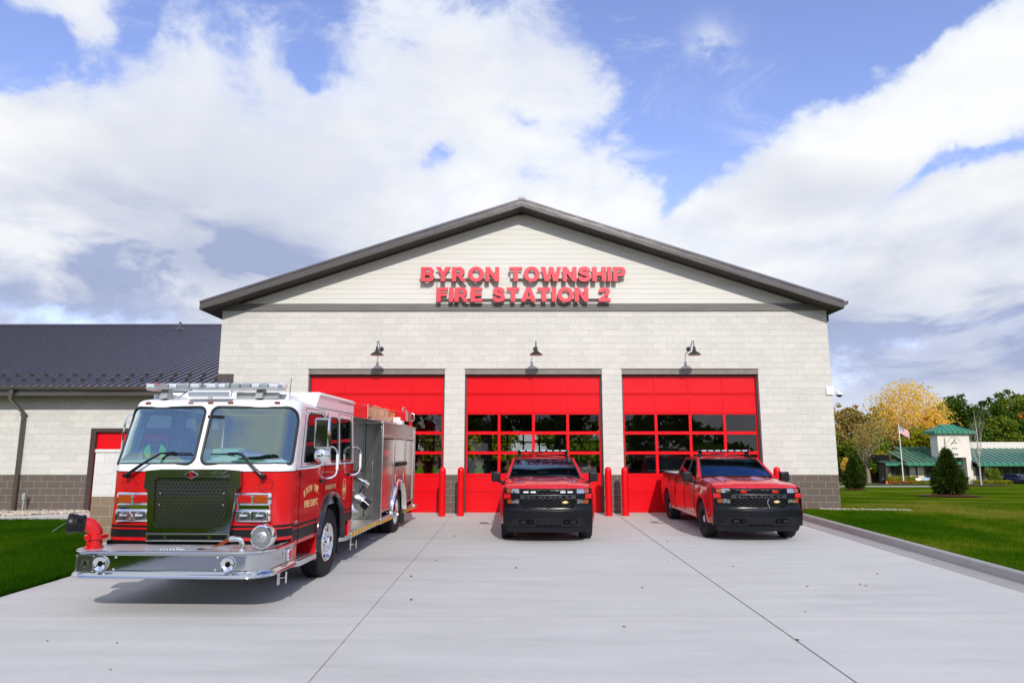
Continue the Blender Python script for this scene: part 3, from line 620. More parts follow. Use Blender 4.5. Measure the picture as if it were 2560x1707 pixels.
vp = MB(); vy = 31.4; vz = ze+ws*(vy-ye); vp.cyl((-15.9, vy, vz-.1), (-15.9, vy, vz+.36), .06); vp.lathe([(.2, -.02), (.12, .05), (.065, .09)], (-15.9, vy, vz), (0, 0, 1), 12); vp.build('vent_pipe', M['brown'], WG, world=True)
dj = MB(); dj.box(-13.055, -12.9, YF-.01, YF+.2, 0, 2.54); dj.box(-12.9, -9.9, YF-.01, YF+.2, 2.42, 2.538); dj.box(-10.05, -9.9, YF-.01, YF+.2, 0, 2.42); dj.build('door_frame', M['jamb'], WG, world=True, bevel=.005)
dr = MB()
for z0_, z1_ in ((0, .6), (.605, 1.2), (1.205, 1.8), (1.805, 2.42)): dr.box(-12.9, -10.05, YF+.1, YF+.14, z0_, z1_)
dr.build('garage_door', M['doorred'], WG, world=True, bevel=.006)
sg0 = None
for row, (dy, offx) in enumerate(((1.32, 0), (.66, .23))):
    for i in range(17 if row else 16):
        x = -16.95+offx+.464*i
        if sg0 is None:
            q = MB(); q.box(-.05, .05, -.05, .05, 0, .012); q.box(-.055, .055, -.012, .0, .0, .075); q.box(-.012, .012, 0, .06, .012, .05); sg0 = q.build('snow_guard', M['brown'], WG); o = sg0
        else: o = sg0.copy(); COL.objects.link(o)
        yy = ye+dy; o.location = (x+25, yy-20.86, ze+ws*dy+.04); o.rotation_euler = (math.atan(ws), 0, 0)
# masonry pier beside the drive
MP = thing('masonry_pier', 'short white and tan block wall end standing left of the fire engine', 'wall', (-7.9, 14.1, -.07))
pm = MB(); pm.box(-8.62, -7.16, 14.0, 14.4, -.3, 1.02); pm.box(-8.62, -7.16, 14.0, 14.4, 1.0201, 1.84); pm.build('blockwork', M['pierblock'], MP, world=True, smooth=0)
pc = MB(); pc.box(-8.63, -7.15, 13.98, 14.42, 1.841, 1.90); pc.build('coping', M['pierblock'], MP, world=True)
# conduit posts in the stone strip
for px, lab in ((-14.72, 'thin grey conduit post between the downspout and the side door'), (-15.95, 'grey conduit post with box cap left of the brown downspout')):
    cp = thing('conduit_post', lab, 'conduit post', (px, 20.6, 0), 0, 'conduit posts in the stone strip')
    q = MB(); q.cyl((0, 0, -.1), (0, 0, .42), .022); q.build('pipe', M['galv'], cp); q = MB(); q.box(-.045, .045, -.035, .035, .40, .60); q.build('junction_box', M['galv'], cp, bevel=.008)
# ---- sign letters
SG = thing('station_sign', 'large red raised letters reading BYRON TOWNSHIP FIRE STATION 2 on the gable', 'sign', (.3, 20.60, 6.46))
def arcp(cx, cy, rx, ry, a0, a1, n=10): return [(cx+rx*cos(R(a0+(a1-a0)*i/n)), cy+ry*sin(R(a0+(a1-a0)*i/n))) for i in range(n+1)]
def stroke(P, hw):
    P = [Vector((x, y)) for x, y in P]; Q = []
    for i in range(len(P)-1):
        p0, p1, p2, p3 = P[max(i-1, 0)], P[i], P[i+1], P[min(i+2, len(P)-1)]
        for k in range(5): t = k/5; Q.append(.5*((2*p1)+(p2-p0)*t+(2*p0-5*p1+4*p2-p3)*t*t+(3*p1-p0-3*p2+p3)*t**3))
    Q.append(P[-1]); A, B = [], []
    for i, q in enumerate(Q):
        d = (Q[min(i+1, len(Q)-1)]-Q[max(i-1, 0)]).normalized(); n = Vector((-d.y, d.x))*hw; A.append(tuple(q+n)); B.append(tuple(q-n))
    return A+B[::-1]
BOWL = [(0, 0), (0, 1), (.52, 1)]+arcp(.54, .67, .31, .33, 90, -90)+[(.29, .34), (.29, 0)]; PH = [(.29, .55), (.49, .55)]+arcp(.50, .67, .10, .12, -90, 90, 6)+[(.29, .79)]
GL = {'I': (.30, [[(0, 0), (0, 1), (.30, 1), (.30, 0)]]), 'T': (.88, [[(.29, 0), (.29, .78), (0, .78), (0, 1), (.88, 1), (.88, .78), (.59, .78), (.59, 0)]]),
 'F': (.76, [[(0, 0), (0, 1), (.76, 1), (.76, .78), (.30, .78), (.30, .61), (.69, .61), (.69, .40), (.30, .40), (.30, 0)]]), 'E': (.81, [[(0, 0), (0, 1), (.79, 1), (.79, .78), (.30, .78), (.30, .61), (.75, .61), (.75, .40), (.30, .40), (.30, .22), (.81, .22), (.81, 0)]]),
 'H': (.93, [[(0, 0), (0, 1), (.30, 1), (.30, .63), (.63, .63), (.63, 1), (.93, 1), (.93, 0), (.63, 0), (.63, .38), (.30, .38), (.30, 0)]]), 'N': (.93, [[(0, 0), (0, 1), (.28, 1), (.65, .45), (.65, 1), (.93, 1), (.93, 0), (.66, 0), (.28, .56), (.28, 0)]]),
 'Y': (1., [[(0, 1), (.34, 1), (.50, .69), (.66, 1), (1., 1), (.65, .42), (.65, 0), (.35, 0), (.35, .42)]]), 'W': (1.38, [[(0, 1), (.30, 1), (.41, .40), (.55, 1), (.83, 1), (.97, .40), (1.08, 1), (1.38, 1), (1.12, 0), (.82, 0), (.69, .56), (.56, 0), (.26, 0)]]),
 'A': (1.06, [[(0, 0), (.37, 1), (.69, 1), (1.06, 0), (.75, 0), (.70, .17), (.36, .17), (.31, 0)], [(.43, .38), (.63, .38), (.53, .70)]]), 'O': (1.08, [arcp(.54, .5, .54, .53, 0, 351, 26), arcp(.54, .5, .245, .30, 0, 345, 22)]),
 'P': (.85, [BOWL, PH]), 'R': (1.0, [BOWL[:-2]+[(.56, .34)]+[(.66, .37), (1.0, 0), (.66, 0), (.44, .33), (.29, .33), (.29, 0)], PH]),
 'B': (.91, [[(0, 0), (0, 1), (.52, 1)]+arcp(.54, .755, .31, .245, 90, -40, 8)+arcp(.56, .29, .35, .29, 50, -90, 10), [(.29, .60), (.47, .60)]+arcp(.48, .70, .09, .10, -90, 90, 5)+[(.29, .80)], [(.29, .20), (.50, .20)]+arcp(.51, .315, .10, .115, -90, 90, 5)+[(.29, .43)]]),
 'S': (.88, [stroke([(.72, .66), (.66, .82), (.44, .885), (.22, .83), (.165, .71), (.25, .60), (.45, .53), (.66, .45), (.73, .31), (.65, .165), (.43, .115), (.20, .165), (.13, .34)], .135)]),
 '2': (.83, [[(.03, .66), (.06, .84), (.20, .97), (.42, 1.01), (.66, .96), (.79, .83), (.80, .67), (.73, .52), (.57, .38), (.43, .25), (.83, .25), (.83, 0), (0, 0), (.02, .12), (.12, .27), (.30, .42), (.46, .55), (.50, .66), (.47, .75), (.41, .78), (.35, .75), (.32, .64)]])}
def letter_mb(ch, w_, h, dep):
    cu = bpy.data.curves.new('l', 'CURVE'); cu.dimensions = '2D'; cu.fill_mode = 'BOTH'; cu.extrude = dep/2; W0, loops = GL[ch]
    for lp_ in loops:
        sp2 = cu.splines.new('POLY'); sp2.points.add(len(lp_)-1); sp2.use_cyclic_u = True
        for p, c in zip(sp2.points, lp_): p.co = (c[0]*w_/W0, c[1]*h, 0, 1)
    ob = bpy.data.objects.new('l', cu); COL.objects.link(ob); me = ob.evaluated_get(bpy.context.evaluated_depsgraph_get()).to_mesh()
    q = MB(); q.add([tuple(v.co) for v in me.vertices], [tuple(p.vertices) for p in me.polygons]); bpy.data.objects.remove(ob); bpy.data.curves.remove(cu); return q
def sign_line(txt, x0, x1, z0, z1):
    h = z1-z0; gap = .085*h; space = .50*h; tot = sum((space if ch == ' ' else GL[ch][0]*h)+gap for ch in txt)-gap; k = (x1-x0)/tot; x = x0
    for ch in txt:
        wd = space if ch == ' ' else GL[ch][0]*h
        if ch != ' ':
            q = letter_mb(ch, wd*k, h, .11); q.xf(T3(x-.3, .055, z0-6.46) @ FRONT); o = q.build('letter', [M['signred'], M['signside']], SG, smooth=0)
            o.data.polygons.foreach_set('material_index', [0 if abs(p.normal.y) > .6 else 1 for p in o.data.polygons])
        x += (wd+gap)*k
sign_line('BYRON TOWNSHIP', -2.95, 3.52, 7.12, 7.585); sign_line('FIRE STATION 2', -2.445, 3.02, 6.462, 6.922)
for x0, x1, zz in ((-3.0, -.5, 7.24), (-.12, 3.5, 7.24), (-2.46, 2.95, 6.585)):
    q = MB(); q.box(x0-.3, x1-.3, .111, .236, zz-6.46-.0, zz-6.46+.16); q.build('raceway', M['siding'], SG, bevel=.004)
q = MB(); q.tube([(-2.76, .2, .78), (-2.76, .2, .2)], .012); q.build('conduit', M['galv'], SG)
# ---- gooseneck lamps
lamp = None
for x, lab in ((-4.17, 'black gooseneck barn lamp over the leftmost bay door behind the fire engine'), (.66, 'black gooseneck barn lamp over the middle bay door'), (5.46, 'black gooseneck barn lamp over the rightmost bay door near the corner')):
    if lamp is None:
        lamp = thing('wall_lamp', lab, 'lamp', (x, 20.86, 4.72), 0, 'gooseneck lamps on the facade'); o = lamp
        q = MB(); q.lathe([(0, .03), (.07, .028), (.075, 0)], (0, 0, .28), (0, -1, 0), 16); q.build('wall_plate', M['lampblk'], lamp)
        q = MB(); q.tube([(0, 0, .28), (0, -.09, .28), (0, -.20, .29), (0, -.32, .34), (0, -.40, .41), (0, -.48, .45), (0, -.55, .455), (0, -.615, .42), (0, -.65, .36), (0, -.66, .25)], .013, 8); q.build('gooseneck_arm', M['lampblk'], lamp)
        q = MB(); q.lathe([(.0, .27), (.035, .265), (.045, .17), (.062, .15), (.07, .115), (.12, .085), (.175, .045), (.203, .008), (.205, 0), (.197, .002), (.16, .04), (.1, .075), (0, .08)], (0, -.66, -.0), (0, 0, 1), 28); q.build('lamp_shade', M['lampblk'], lamp)
        q = MB(); q.lathe([(.192, .004), (.155, .036), (.095, .07), (0, .075)], (0, -.66, -.004), (0, 0, 1), 24); q.build('lamp_reflector', M['cream_in'], lamp)
    else:
        o = copy_tree(lamp); o.location = (x, 20.86, 4.72); o['label'] = lab
# ---- corner camera
SC = thing('security_camera', 'white dome security camera on an arm at the right wall corner', 'security camera', (9.86, 20.86, 3.68))
q = MB(); q.box(-.20, .04, -.05, .30, -.12, .12); q.build('mounting_box', M['white'], SC, bevel=.01)
q = MB(); q.tube([(.04, .1, .02), (.20, .1, .02), (.245, .1, 0), (.26, .1, -.05)], .03, 10); q.lathe([(.03, .06), (.10, .02), (.115, -.02), (.11, -.03)], (.26, .1, -.08), (0, 0, 1), 16); q.build('arm', M['white'], SC)
q = MB(); q.ball((.26, .1, -.115), (.085, .085, .065), 14, 8); q.build('dome', M['blackg'], SC)
# ---- bollards
bol = None
for x, y, lab in ((-2.10, 20.0, 'red steel bollard nearest the rear of the fire engine'), (-1.57, 20.1, 'red steel bollard left of the bay door behind the middle pickup'),
                  (2.75, 20.1, 'red steel bollard right of the middle pickup, left one of its pair'), (3.245, 20.15, 'red steel bollard between the two pickups, right one of its pair'), (7.72, 20.15, 'red bollard mostly hidden behind the right pickup, only its cap showing')):
    if bol is None:
        q = MB(); q.lathe([(.0, 1.40), (.03, 1.397), (.06, 1.38), (.085, 1.35), (.098, 1.31), (.1, 1.26), (.1, .0), (.1, -.2)], (0, 0, 0), (0, 0, 1), 28); bol = q.build('bollard', M['bollard'], smooth=40); o = bol
    else: o = bol.copy(); COL.objects.link(o)
    o.location = (x, y, sl(y)); tag(o, lab, 'bollard', 'red bollards guarding the bay door piers')
# ================================================================== FIRE ENGINE (local: +x driver side, -y forward, z up)
FE = thing('fire_engine', 'red and white fire engine with chrome front bumper and white light bar', 'fire engine', (-4.25, 10.73, -.10), R(-1.8))
def E(mb, name, m, parent=FE, **k): return mb.build(name, m, parent, **k)
def yc(z): return -1.53 if z < 1.74 else -1.53+(z-1.74)*.335
def Wd(z): return 1.245 if z < 1.74 else 1.245-(z-1.74)*.045
CR, BOW = .28, .06
def cabS(u, z):   # wrap-around front; u is the distance along the outline from the middle
    s = 1 if u >= 0 else -1; a = abs(u); W = Wd(z); xf = W-CR; y0 = yc(z)
    if a <= xf: return (u, y0+BOW*(a/xf)**2, z)
    t = (a-xf)/CR
    if t <= PI/2: return (s*(xf+CR*sin(t)), y0+BOW+CR*(1-cos(t)), z)
    return (s*W, y0+BOW+CR+(a-xf-CR*PI/2), z)
UE = 1.41
def ysd(z): return cabS(UE, z)[1]
# white upper front around the two windscreens
WS = [rr(.045, 1.285, 1.80, 2.585, [.10, .05, .22, .09])]
up = MB(); S2 = cabS
for sgn in (1, -1):
    Sg = (lambda u, z: cabS(u, z)) if sgn > 0 else (lambda u, z: cabS(-u, z))
    up.ring([(0, 1.70), (UE, 1.70), (UE, 2.63), (0, 2.63)], WS[0], Sg, 0, 60, 3)
# roof edge above the windscreens
def inset(z, d, n=33):
    W = Wd(2.63)-d; y0 = yc(2.63)+d; r = max(CR-d*.3, .12); xf = W-r; pts = []
    for i in range(n):
        u = -1+2*i/(n-1); a = abs(u)*(xf+r*PI/2); s = 1 if u >= 0 else -1
        if a <= xf: pts.append((s*a, y0+BOW*(a/xf)**2, z))
        else: t = (a-xf)/r; pts.append((s*(xf+r*sin(t)), y0+BOW+r*(1-cos(t)), z))
    return [(pts[0][0], -.2, z)]+pts+[(pts[-1][0], -.2, z)]
base = [(-Wd(2.63), -.2, 2.63)]+[cabS(-UE+2*UE*i/32*1.0, 2.63) for i in range(33)]+[(Wd(2.63), -.2, 2.63)]
up.rows([base, inset(2.665, .012), inset(2.695, .045), inset(2.712, .10), inset(2.715, .35)], 0)
up.poly(inset(2.715, .35), 0)
E(up, 'cab_upper', M['white'], smooth=50)
fr_, gl_ = MB(), MB()
for sgn in (1, -1):
    Sg = (lambda u, z: cabS(u, z)) if sgn > 0 else (lambda u, z: cabS(-u, z))
    So = offs(cabS, .006); So2 = (lambda u, z: So(u, z)) if sgn > 0 else (lambda u, z: So(-u, z))
    fr_.tube([So2(*p) for p in WS[0]], .017, 8, 0, True)
    q = MB(); q.fill(WS[0], Sg, 0, 6); E(q, 'windscreen', M['glass'], smooth=60, recalc=False)
E(fr_, 'windscreen_gasket', M['gasket'])
# red lower front
lo_ = MB(); lo_.grid(cabS, -UE, UE, .80, 1.698, 48, 2); E(lo_, 'cab_front', M['red'], smooth=60)
cl_ = offs(cabS, .003); sp_ = MB()
for z0, z1 in ((.966, .998), (.842, .945)): sp_.grid(lambda u, z: cl_(u, z), -UE, UE, z0, z1, 48, 1)
E(sp_, 'stripe', M['black'], smooth=40)
# sides
def flat(sgn): return lambda y, z: (sgn*Wd(z), y, z)

frontwin = [(-.86, 1.80), (.0, 1.775), (.03, 2.535), (-.66, 2.525)]
WIN = [rquad(frontwin, [.06, .06, .09, .12]), rr(.43, .83, 1.795, 2.515, .07), rr(.965, 1.63, 1.79, 2.515, .07)]
for sg in (1, -1):
    S = flat(sg); sideup, sidelow, gask = MB(), MB(), MB(); sp_ = MB()
    outer1 = [(ysd(1.745), 1.745), (.24, 1.745), (.24, 2.63), (ysd(2.63), 2.63)]
    sideup.ring(outer1, WIN[0], S, 0, 40, 1)
    sideup.ring([(.24, 1.745), (.9, 1.745), (.9, 2.63), (.24, 2.63)], WIN[1], S, 0, 40, 1); sideup.ring([(.9, 1.745), (1.815, 1.745), (1.815, 2.63), (.9, 2.63)], WIN[2], S, 0, 40, 1)
    sideup.add([S(ysd(1.70), 1.70), S(ysd(1.745), 1.745), S(-.98, 1.745), S(-1.12, 1.70)], [(0, 1, 2, 3)])
    for w_ in WIN:
        gask.tube([(sg*(Wd(p[1])+.003), p[0], p[1]) for p in w_], .014, 6, 0, True)
        q = MB(); q.fill(w_, S, 0, 2); E(q, 'side_window', M['tint'], smooth=0, recalc=False)
    arch = [(.55+.69*cos(a), .62+.69*sin(a)) for a in [PI-i*PI/22 for i in range(23)]]
    prof = [(ysd(1), .70), (-.14, .70)]+[p for p in arch if p[1] > .70]+[(1.24, .78), (1.815, .78), (1.815, 1.7448), (ysd(1), 1.7448)]
    sidelow.prism(prof, 'x', sg*1.215, sg*1.245)
    sidelow.box(*sorted((sg*1.17, sg*1.243)), -1.125, -1.0, .40, .70)
    sidelow.box(*sorted((sg*.86, sg*.88)), -1.0, -.10, .40, .72); sidelow.box(*sorted((sg*.86, sg*1.243)), -.16, -.12, .35, .72); sidelow.box(*sorted((sg*.86, sg*1.243)), 1.60, 1.815, .44, .78); sidelow.box(*sorted((sg*.84, sg*.86)), 1.2, 1.8, .44, .78)
    for z0, z1 in ((.935, .968), (.755, .905)):
        for y0, y1 in ((ysd(1), -.16 if z1 < .94 else -.13), (1.26, 1.813)): sp_.box(*sorted((sg*1.2455, sg*1.2475)), y0, y1, z0, z1)
    E(sideup, 'cab_side', M['white'], smooth=30); E(sidelow, 'cab_door_panel', M['red'], bevel=.004, smooth=40); E(gask, 'window_gasket', M['gasket'])
    E(sp_, 'stripe', M['black'], smooth=40)
# black wheel arches inside, floor and rear wall of the cab
q = MB(); q.box(-1.16, 1.16, -1.1, 1.80, 1.10, 1.30); q.box(-1.20, 1.20, 1.79, 1.815, .8, 2.63); q.box(-.84, .84, -1.15, 1.6, .45, 1.10); E(q, 'cab_floor', M['interior'])
q = MB(); q.box(-1.19, 1.19, -.2, 1.79, 2.64, 2.66); E(q, 'headliner', M['interior'])
# raised roof
q = MB(); q.prism([(-.37, 2.632), (-.215, 2.84), (-.17, 2.885), (1.80, 2.885), (1.84, 2.85), (1.83, 2.632)], 'x', -1.215, 1.215); E(q, 'raised_roof', M['white'], bevel=.035, seg=3, smooth=50)
q = MB()
for sg in (1, -1): q.box(*sorted((sg*1.205, sg*1.235)), -.22, 1.85, 2.825, 2.862)
E(q, 'drip_rail', M['white'], bevel=.012, seg=2)
# shut lines
q = MB()
for sg in (1, -1):
    X = lambda z: sg*(Wd(z)+.0012)
    for pts in ([(-.985, .71), (-.985, 1.74), (-.745, 2.60), (.12, 2.60), (.13, 1.74), (.13, 1.26)], [(.90, 1.36), (.90, 2.60), (1.70, 2.60), (1.72, 1.74), (1.72, .80)]):
        q.tube([(X(z), y, z) for y, z in pts], .0045, 4)
    q.tube([(X(1.7), y, 1.742) for y in (-1.0, 1.81)], .004, 4)
    q.box(*sorted((sg*1.21, sg*1.222)), .88, 1.80, 2.80, 2.806)
E(q, 'shut_line', M['dark'], smooth=0)
q = MB(); q.tube([cl_(u, 1.700) for u in [-UE+2*UE*i/40 for i in range(41)]], .005, 4); E(q, 'colour_break', M['dark'])
# wheel arch lips
for sg in (1, -1):
    q = MB(); rws = []
    for i in range(31):
        a = PI+R(14)-i*(PI+R(24))/30; c, s = cos(a), sin(a)
        rws.append([(sg*x, .55+r*c, .62+r*s) for r, x in ((.62, 1.19), (.615, 1.285), (.635, 1.305), (.68, 1.295), (.705, 1.25), (.70, 1.19))])
    q.rows(rws, 0, True); q.poly(rws[0]); q.poly(rws[-1][::-1]); E(q, 'fender_flare', M['blackg'], smooth=50)
q = MB(); rws = []
for i in range(25):
    a = PI+R(10)-i*(PI+R(20))/24; rws.append([(x, .55+.665*cos(a), .62+.665*sin(a)) for x in (-1.2, -.82)]+[(x, .55+.665*cos(a), .62+.665*sin(a)) for x in (.82, 1.2)])
for sg in (1, -1):
    q = MB(); r0 = 2 if sg > 0 else 0; q.rows([[p[r0], p[r0+1]] for p in rws]); q.box(*sorted((sg*.81, sg*.83)), -.12, 1.24, .5, 1.29); q.box(*sorted((sg*.84, sg*1.2)), 1.19, 1.21, .26, .75)
    E(q, 'wheel_well', M['rubber'])
# grille
gy = -1.625
outer = [(-.645, 1.715), (-.655, 1.50), (-.60, 1.485), (-.555, .915), (.555, .915), (.60, 1.485), (.655, 1.50), (.645, 1.715), (.42, 1.735), (-.42, 1.735)]
inner = rquad([(-.475, .985), (.475, .985), (.51, 1.625), (-.51, 1.625)], .05)
q = MB()
bw = lambda x: gy+.03*(x/.65)**2
q.ring(outer, inner, lambda x, z: (x, bw(x), z), 0, 40, 2)
no = len(outer); o1 = [(x, bw(x), z) for x, z in outer]; q.rows([[Vector(p) for p in o1], [Vector((p[0]*1.0, p[1]+.075, p[2])) for p in o1]], 0, True)
q.rows([[(x, bw(x), z) for x, z in inner], [(x, bw(x)+.035, z) for x, z in inner]], 0, True)
E(q, 'grille_surround', M['grillesteel'], smooth=0)
q = MB(); hx = .052; rI, rO = hx/math.sqrt(3)*.86, hx/math.sqrt(3)*1.0
nx = int(1.02/hx)+2; nz = int(.66/(hx*.866))+2
def inpoly(x, z):
    c = (0, 1.3); a = math.atan2(z-c[1], x-c[0]); h = hit(inner, c, a); return math.hypot(x-c[0], z-c[1]) < math.hypot(h[0]-c[0], h[1]-c[1])-.002
for j in range(nz):
    for i in range(-nx//2, nx//2+1):
        cx = (i+(.5 if j % 2 else 0))*hx; cz = .985+.012+j*hx*.866
        if not inpoly(cx, cz): continue
        yo = bw(cx)+.022
        q.rows([[(cx+r*cos(PI/6+k*PI/3), yo, cz+r*sin(PI/6+k*PI/3)) for k in range(6)] for r in (rO, rI)], 0, True)
E(q, 'grille_mesh', M['polished'], smooth=0)
q = MB(); q.box(-.5, .5, gy+.060, gy+.072, .95, 1.66); E(q, 'radiator', M['radiator'])
q = MB(); q.box(-.555, .555, gy, gy+.06, .805, .908); E(q, 'lower_grille', M['polished'], bevel=.006)
q = MB()
for x0, x1 in ((-.52, -.31), (-.28, .28), (.31, .52)): q.prism(rr(x0, x1, .832, .882, .024), 'y', gy-.003, gy+.02)
E(q, 'grille_slot', M['dark'], smooth=0)
q = MB()
for x, z in ((-.42, 1.42), (.44, 1.42), (-.42, 1.27), (.44, 1.27)): q.lathe([(0, -.012), (.009, -.008), (.011, .006)], (x, bw(x)+.02, z), (0, 1, 0), 8)
E(q, 'grille_bolt', M['chrome'])
# badge
q = MB(); q.prism([(-.098, 0), (0, -.056), (.098, 0), (0, .056)], 'y', gy-.008, gy+.01, 0, T3(0, 0, 1.665)); bd = E(q, 'badge', M['chrome'], bevel=.003)
q = MB(); q.prism([(-.086, 0), (0, -.049), (.086, 0), (0, .049)], 'y', gy-.0105, gy-.004, 0, T3(0, 0, 1.665)); q.build('badge_field', M['blackg'], bd)
q = MB(); q.text('S', T3(0, gy-.0115, 1.665-.042) @ FRONT, .055, .084, .003, .03); q.build('badge_letter', M['redlens'], bd, smooth=0)
# lamp clusters
def lampbox(sg, zc, kind):
    x = sg*.815; y = yc(1)+BOW*(.815/.965)**2-.005
    q = MB(); q.box(x-.237, x+.237, y-.05, y+.05, zc-.085, zc+.085); o = E(q, 'light_bezel', M['chrome'], bevel=.028, seg=3)
    for k in (-1, 1):
        cx = x+k*.108
        if kind == 'turn':
            q = MB(); q.box(cx-.095, cx+.095, y-.066, y-.03, zc-.056, zc+.056); out = (k == sg)
            q.build('turn_signal' if out else 'warning_light', M['amber'] if out else M['redlens'], o, bevel=.014, seg=2)
            q = MB(); q.box(cx-.101, cx+.101, y-.0575, y-.04, zc-.062, zc+.062); q.build('light_rim', M['chrome'], o, bevel=.004)
        else:
            q = MB(); q.box(cx-.096, cx+.096, y-.058, y-.03, zc-.06, zc+.06); q.build('headlight_housing', M['steel'], o, bevel=.01)
            q = MB(); q.lathe([(.046, -.012), (.04, -.004), (.02, .01), (0, .014)], (cx, y-.058, zc+.008), (0, 1, 0), 18)
            for dx in (-.066, .066):
                for dz in (-.034, .036): q.lathe([(.016, -.008), (.014, 0), (0, .006)], (cx+dx, y-.058, zc+dz), (0, 1, 0), 10)
            q.build('headlight_reflector', M['chrome'], o)
            q = MB(); q.box(cx-.094, cx+.094, y-.078, y-.074, zc-.058, zc+.058); q.build('headlight', M['lensglass'], o, bevel=.004)
            q = MB(); q.box(cx-.05, cx+.05, y-.074, y-.06, zc-.004, zc+.02); q.build('headlight_bulb', M['whitelens'], o)
for sg in (1, -1): lampbox(sg, 1.345, 'turn'); lampbox(sg, 1.125, 'head')
for sg in (1, -1):   # chrome plate between the two lamp rows
    x = sg*.815; y = yc(1)+BOW*(.815/.965)**2; q = MB(); q.box(x-.225, x+.225, y-.03, y+.02, 1.20, 1.27); E(q, 'light_bezel', M['chrome'], bevel=.008)
# marker lights over the windscreens
for x in (-.93, -.285, 0, .285, .93):
    p = cabS(x, 2.648); q = MB(); q.prism(rr(-.042, .042, -.018, .018, .0175), 'y', -.014, .01, 0, T3(*p)); o = E(q, 'marker_light', M['chrome'], smooth=30)
    q = MB(); q.prism(rr(-.034, .034, -.011, .011, .0105), 'y', -.02, -.013, 0, T3(*p)); q.build('marker_lens', M['amber'], o, smooth=30)
# wipers
for pts in ([(-.92, -1.57, 1.655), (-.72, -1.57, 1.80), (-.50, -1.52, 1.945), (-.36, -1.50, 1.955)], [(.93, -1.55, 1.64), (.80, -1.56, 1.76), (.62, -1.53, 1.92), (.56, -1.51, 1.95), (.46, -1.50, 1.945)]):
    q = MB(); q.tube(pts, [.026, .02, .013, .012]+[.012]*(len(pts)-4), 8); q.lathe([(0, -.05), (.03, -.045), (.035, 0), (.035, .05)], pts[0], (0, 1, 0), 10); o = E(q, 'wiper_arm', M['black'])
    e = pts[-1]; d_ = 1 if pts[0][0] < 0 else -1
    q = MB(); q.tube([(e[0]-d_*.16, e[1]+.008, e[2]-.004), (e[0]+d_*.28, e[1]+.0, e[2]-.012)], .009, 6); q.box(e[0]-.04, e[0]+.04, e[1]-.012, e[1]+.012, e[2]-.03, e[2]+.012); q.build('wiper_blade', M['black'], o)
    q = MB(); c0 = pts[0]; q.tube([(c0[0]+.10*sin(t)+.05, c0[1]-.0, c0[2]-.03-.07*(1-cos(t))) for t in [i*PI/6 for i in range(-1, 11)]], .004, 5); q.build('washer_hose', M['black'], o)
# light bar
LB = MB(); LB.prism(rr(-1.0, 1.0, -1.245, -.93, .13), 'z', 2.838, 2.862); o = E(LB, 'light_bar', M['alu'], bevel=.006)
q = MB(); q.prism(rr(-1.01, 1.01, -1.255, -.92, .14), 'z', 2.8625, 2.926); q.build('light_bar_lens', M['lensglass'], o, bevel=.014, seg=2)
q = MB(); q.box(-.95, .95, -1.1, -1.08, 2.863, 2.917); q.build('light_bar_core', M['galv'], o)
mods = [(-.90, .10, 'whitelens'), (-.70, .11, 'galv'), (-.575, .10, 'whitelens'), (-.44, .12, 'galv'), (-.26, .12, 'whitelens'), (-.02, .12, 'whitelens'), (.13, .10, 'whitelens'), (.33, .12, 'galv'), (.48, .12, 'galv'), (.62, .10, 'whitelens'), (.74, .1, 'galv'), (.88, .12, 'whitelens')]
for c, w_, mm in mods:
    q = MB(); q.box(c-w_/2, c+w_/2, -1.225, -1.17, 2.867, 2.916)
    if mm == 'whitelens':
        for i in range(4):
            for j in range(3): q.box(c-w_/2+.012+i*(w_-.024)/4, c-w_/2+.008+(i+.8)*(w_-.024)/4, -1.232, -1.224, 2.874+j*.016, 2.886+j*.016)
    q.build('light_module', M[mm], o)
q = MB()
for c in (-.345, -.17, .07, .235): q.box(c-.016, c+.016, -1.259, -1.16, 2.863, 2.928)
q.build('light_bar_divider', M['galv'], o, bevel=.003)
q = MB()
for x in (-.72, .66): q = MB(); q.prism([(-1.2, 2.715), (-.98, 2.715), (-1.05, 2.838), (-1.14, 2.838)], 'x', x-.05, x+.05); E(q, 'light_bar_bracket', M['galv'])
q = MB(); q.box(.3, .9, -1.1, -1.0, 2.715, 2.80); q.tube([(-.55, -1.1, 2.72), (-.42, -1.15, 2.80), (-.35, -1.1, 2.835)], .012, 6); E(q, 'light_bar_cable_box', M['galv'])
q = MB(); q.box(-1.0, -.72, -.95, -.5, 2.7, 2.79); q.box(.72, 1.0, -.95, -.5, 2.7, 2.79); E(q, 'roof_pod', M['white'], bevel=.02)
q = MB(); q.prism(rr(-.30, .32, 2.722, 2.808, .03), 'y', -1.33, -1.27); o = E(q, 'flood_light', M['white'], bevel=.008)
q = MB()
for i in range(17):
    for j in range(2): q.cbox((-.26+i*.034, -1.331, 2.75+j*.03), (.026, .006, .022))
q.build('flood_light_led', M['alu'], o); q = MB(); q.prism(rr(-.285, .305, 2.735, 2.795, .02), 'y', -1.336, -1.3345); q.build('flood_light_lens', M['lensglass'], o)
q = MB(); q.cyl((.01, -1.28, 2.70), (.01, -1.28, 2.73), .03); E(q, 'flood_light_foot', M['white'])
q = MB(); q.tube([(.98, -.85, 2.70), (.985, -.86, 2.80), (1.0, -.86, 3.03)], [.012, .006, .004], 6); q.cyl((.98, -.85, 2.69), (.98, -.85, 2.725), .018); E(q, 'antenna', M['black'])
for x, y in ((-.25, .3), (.35, .6), (.1, 1.2)): q = MB(); q.lathe([(0, .045), (.06, .04), (.09, .0)], (x, y, 2.885), (0, 0, 1), 14); E(q, 'roof_antenna', M['black'])
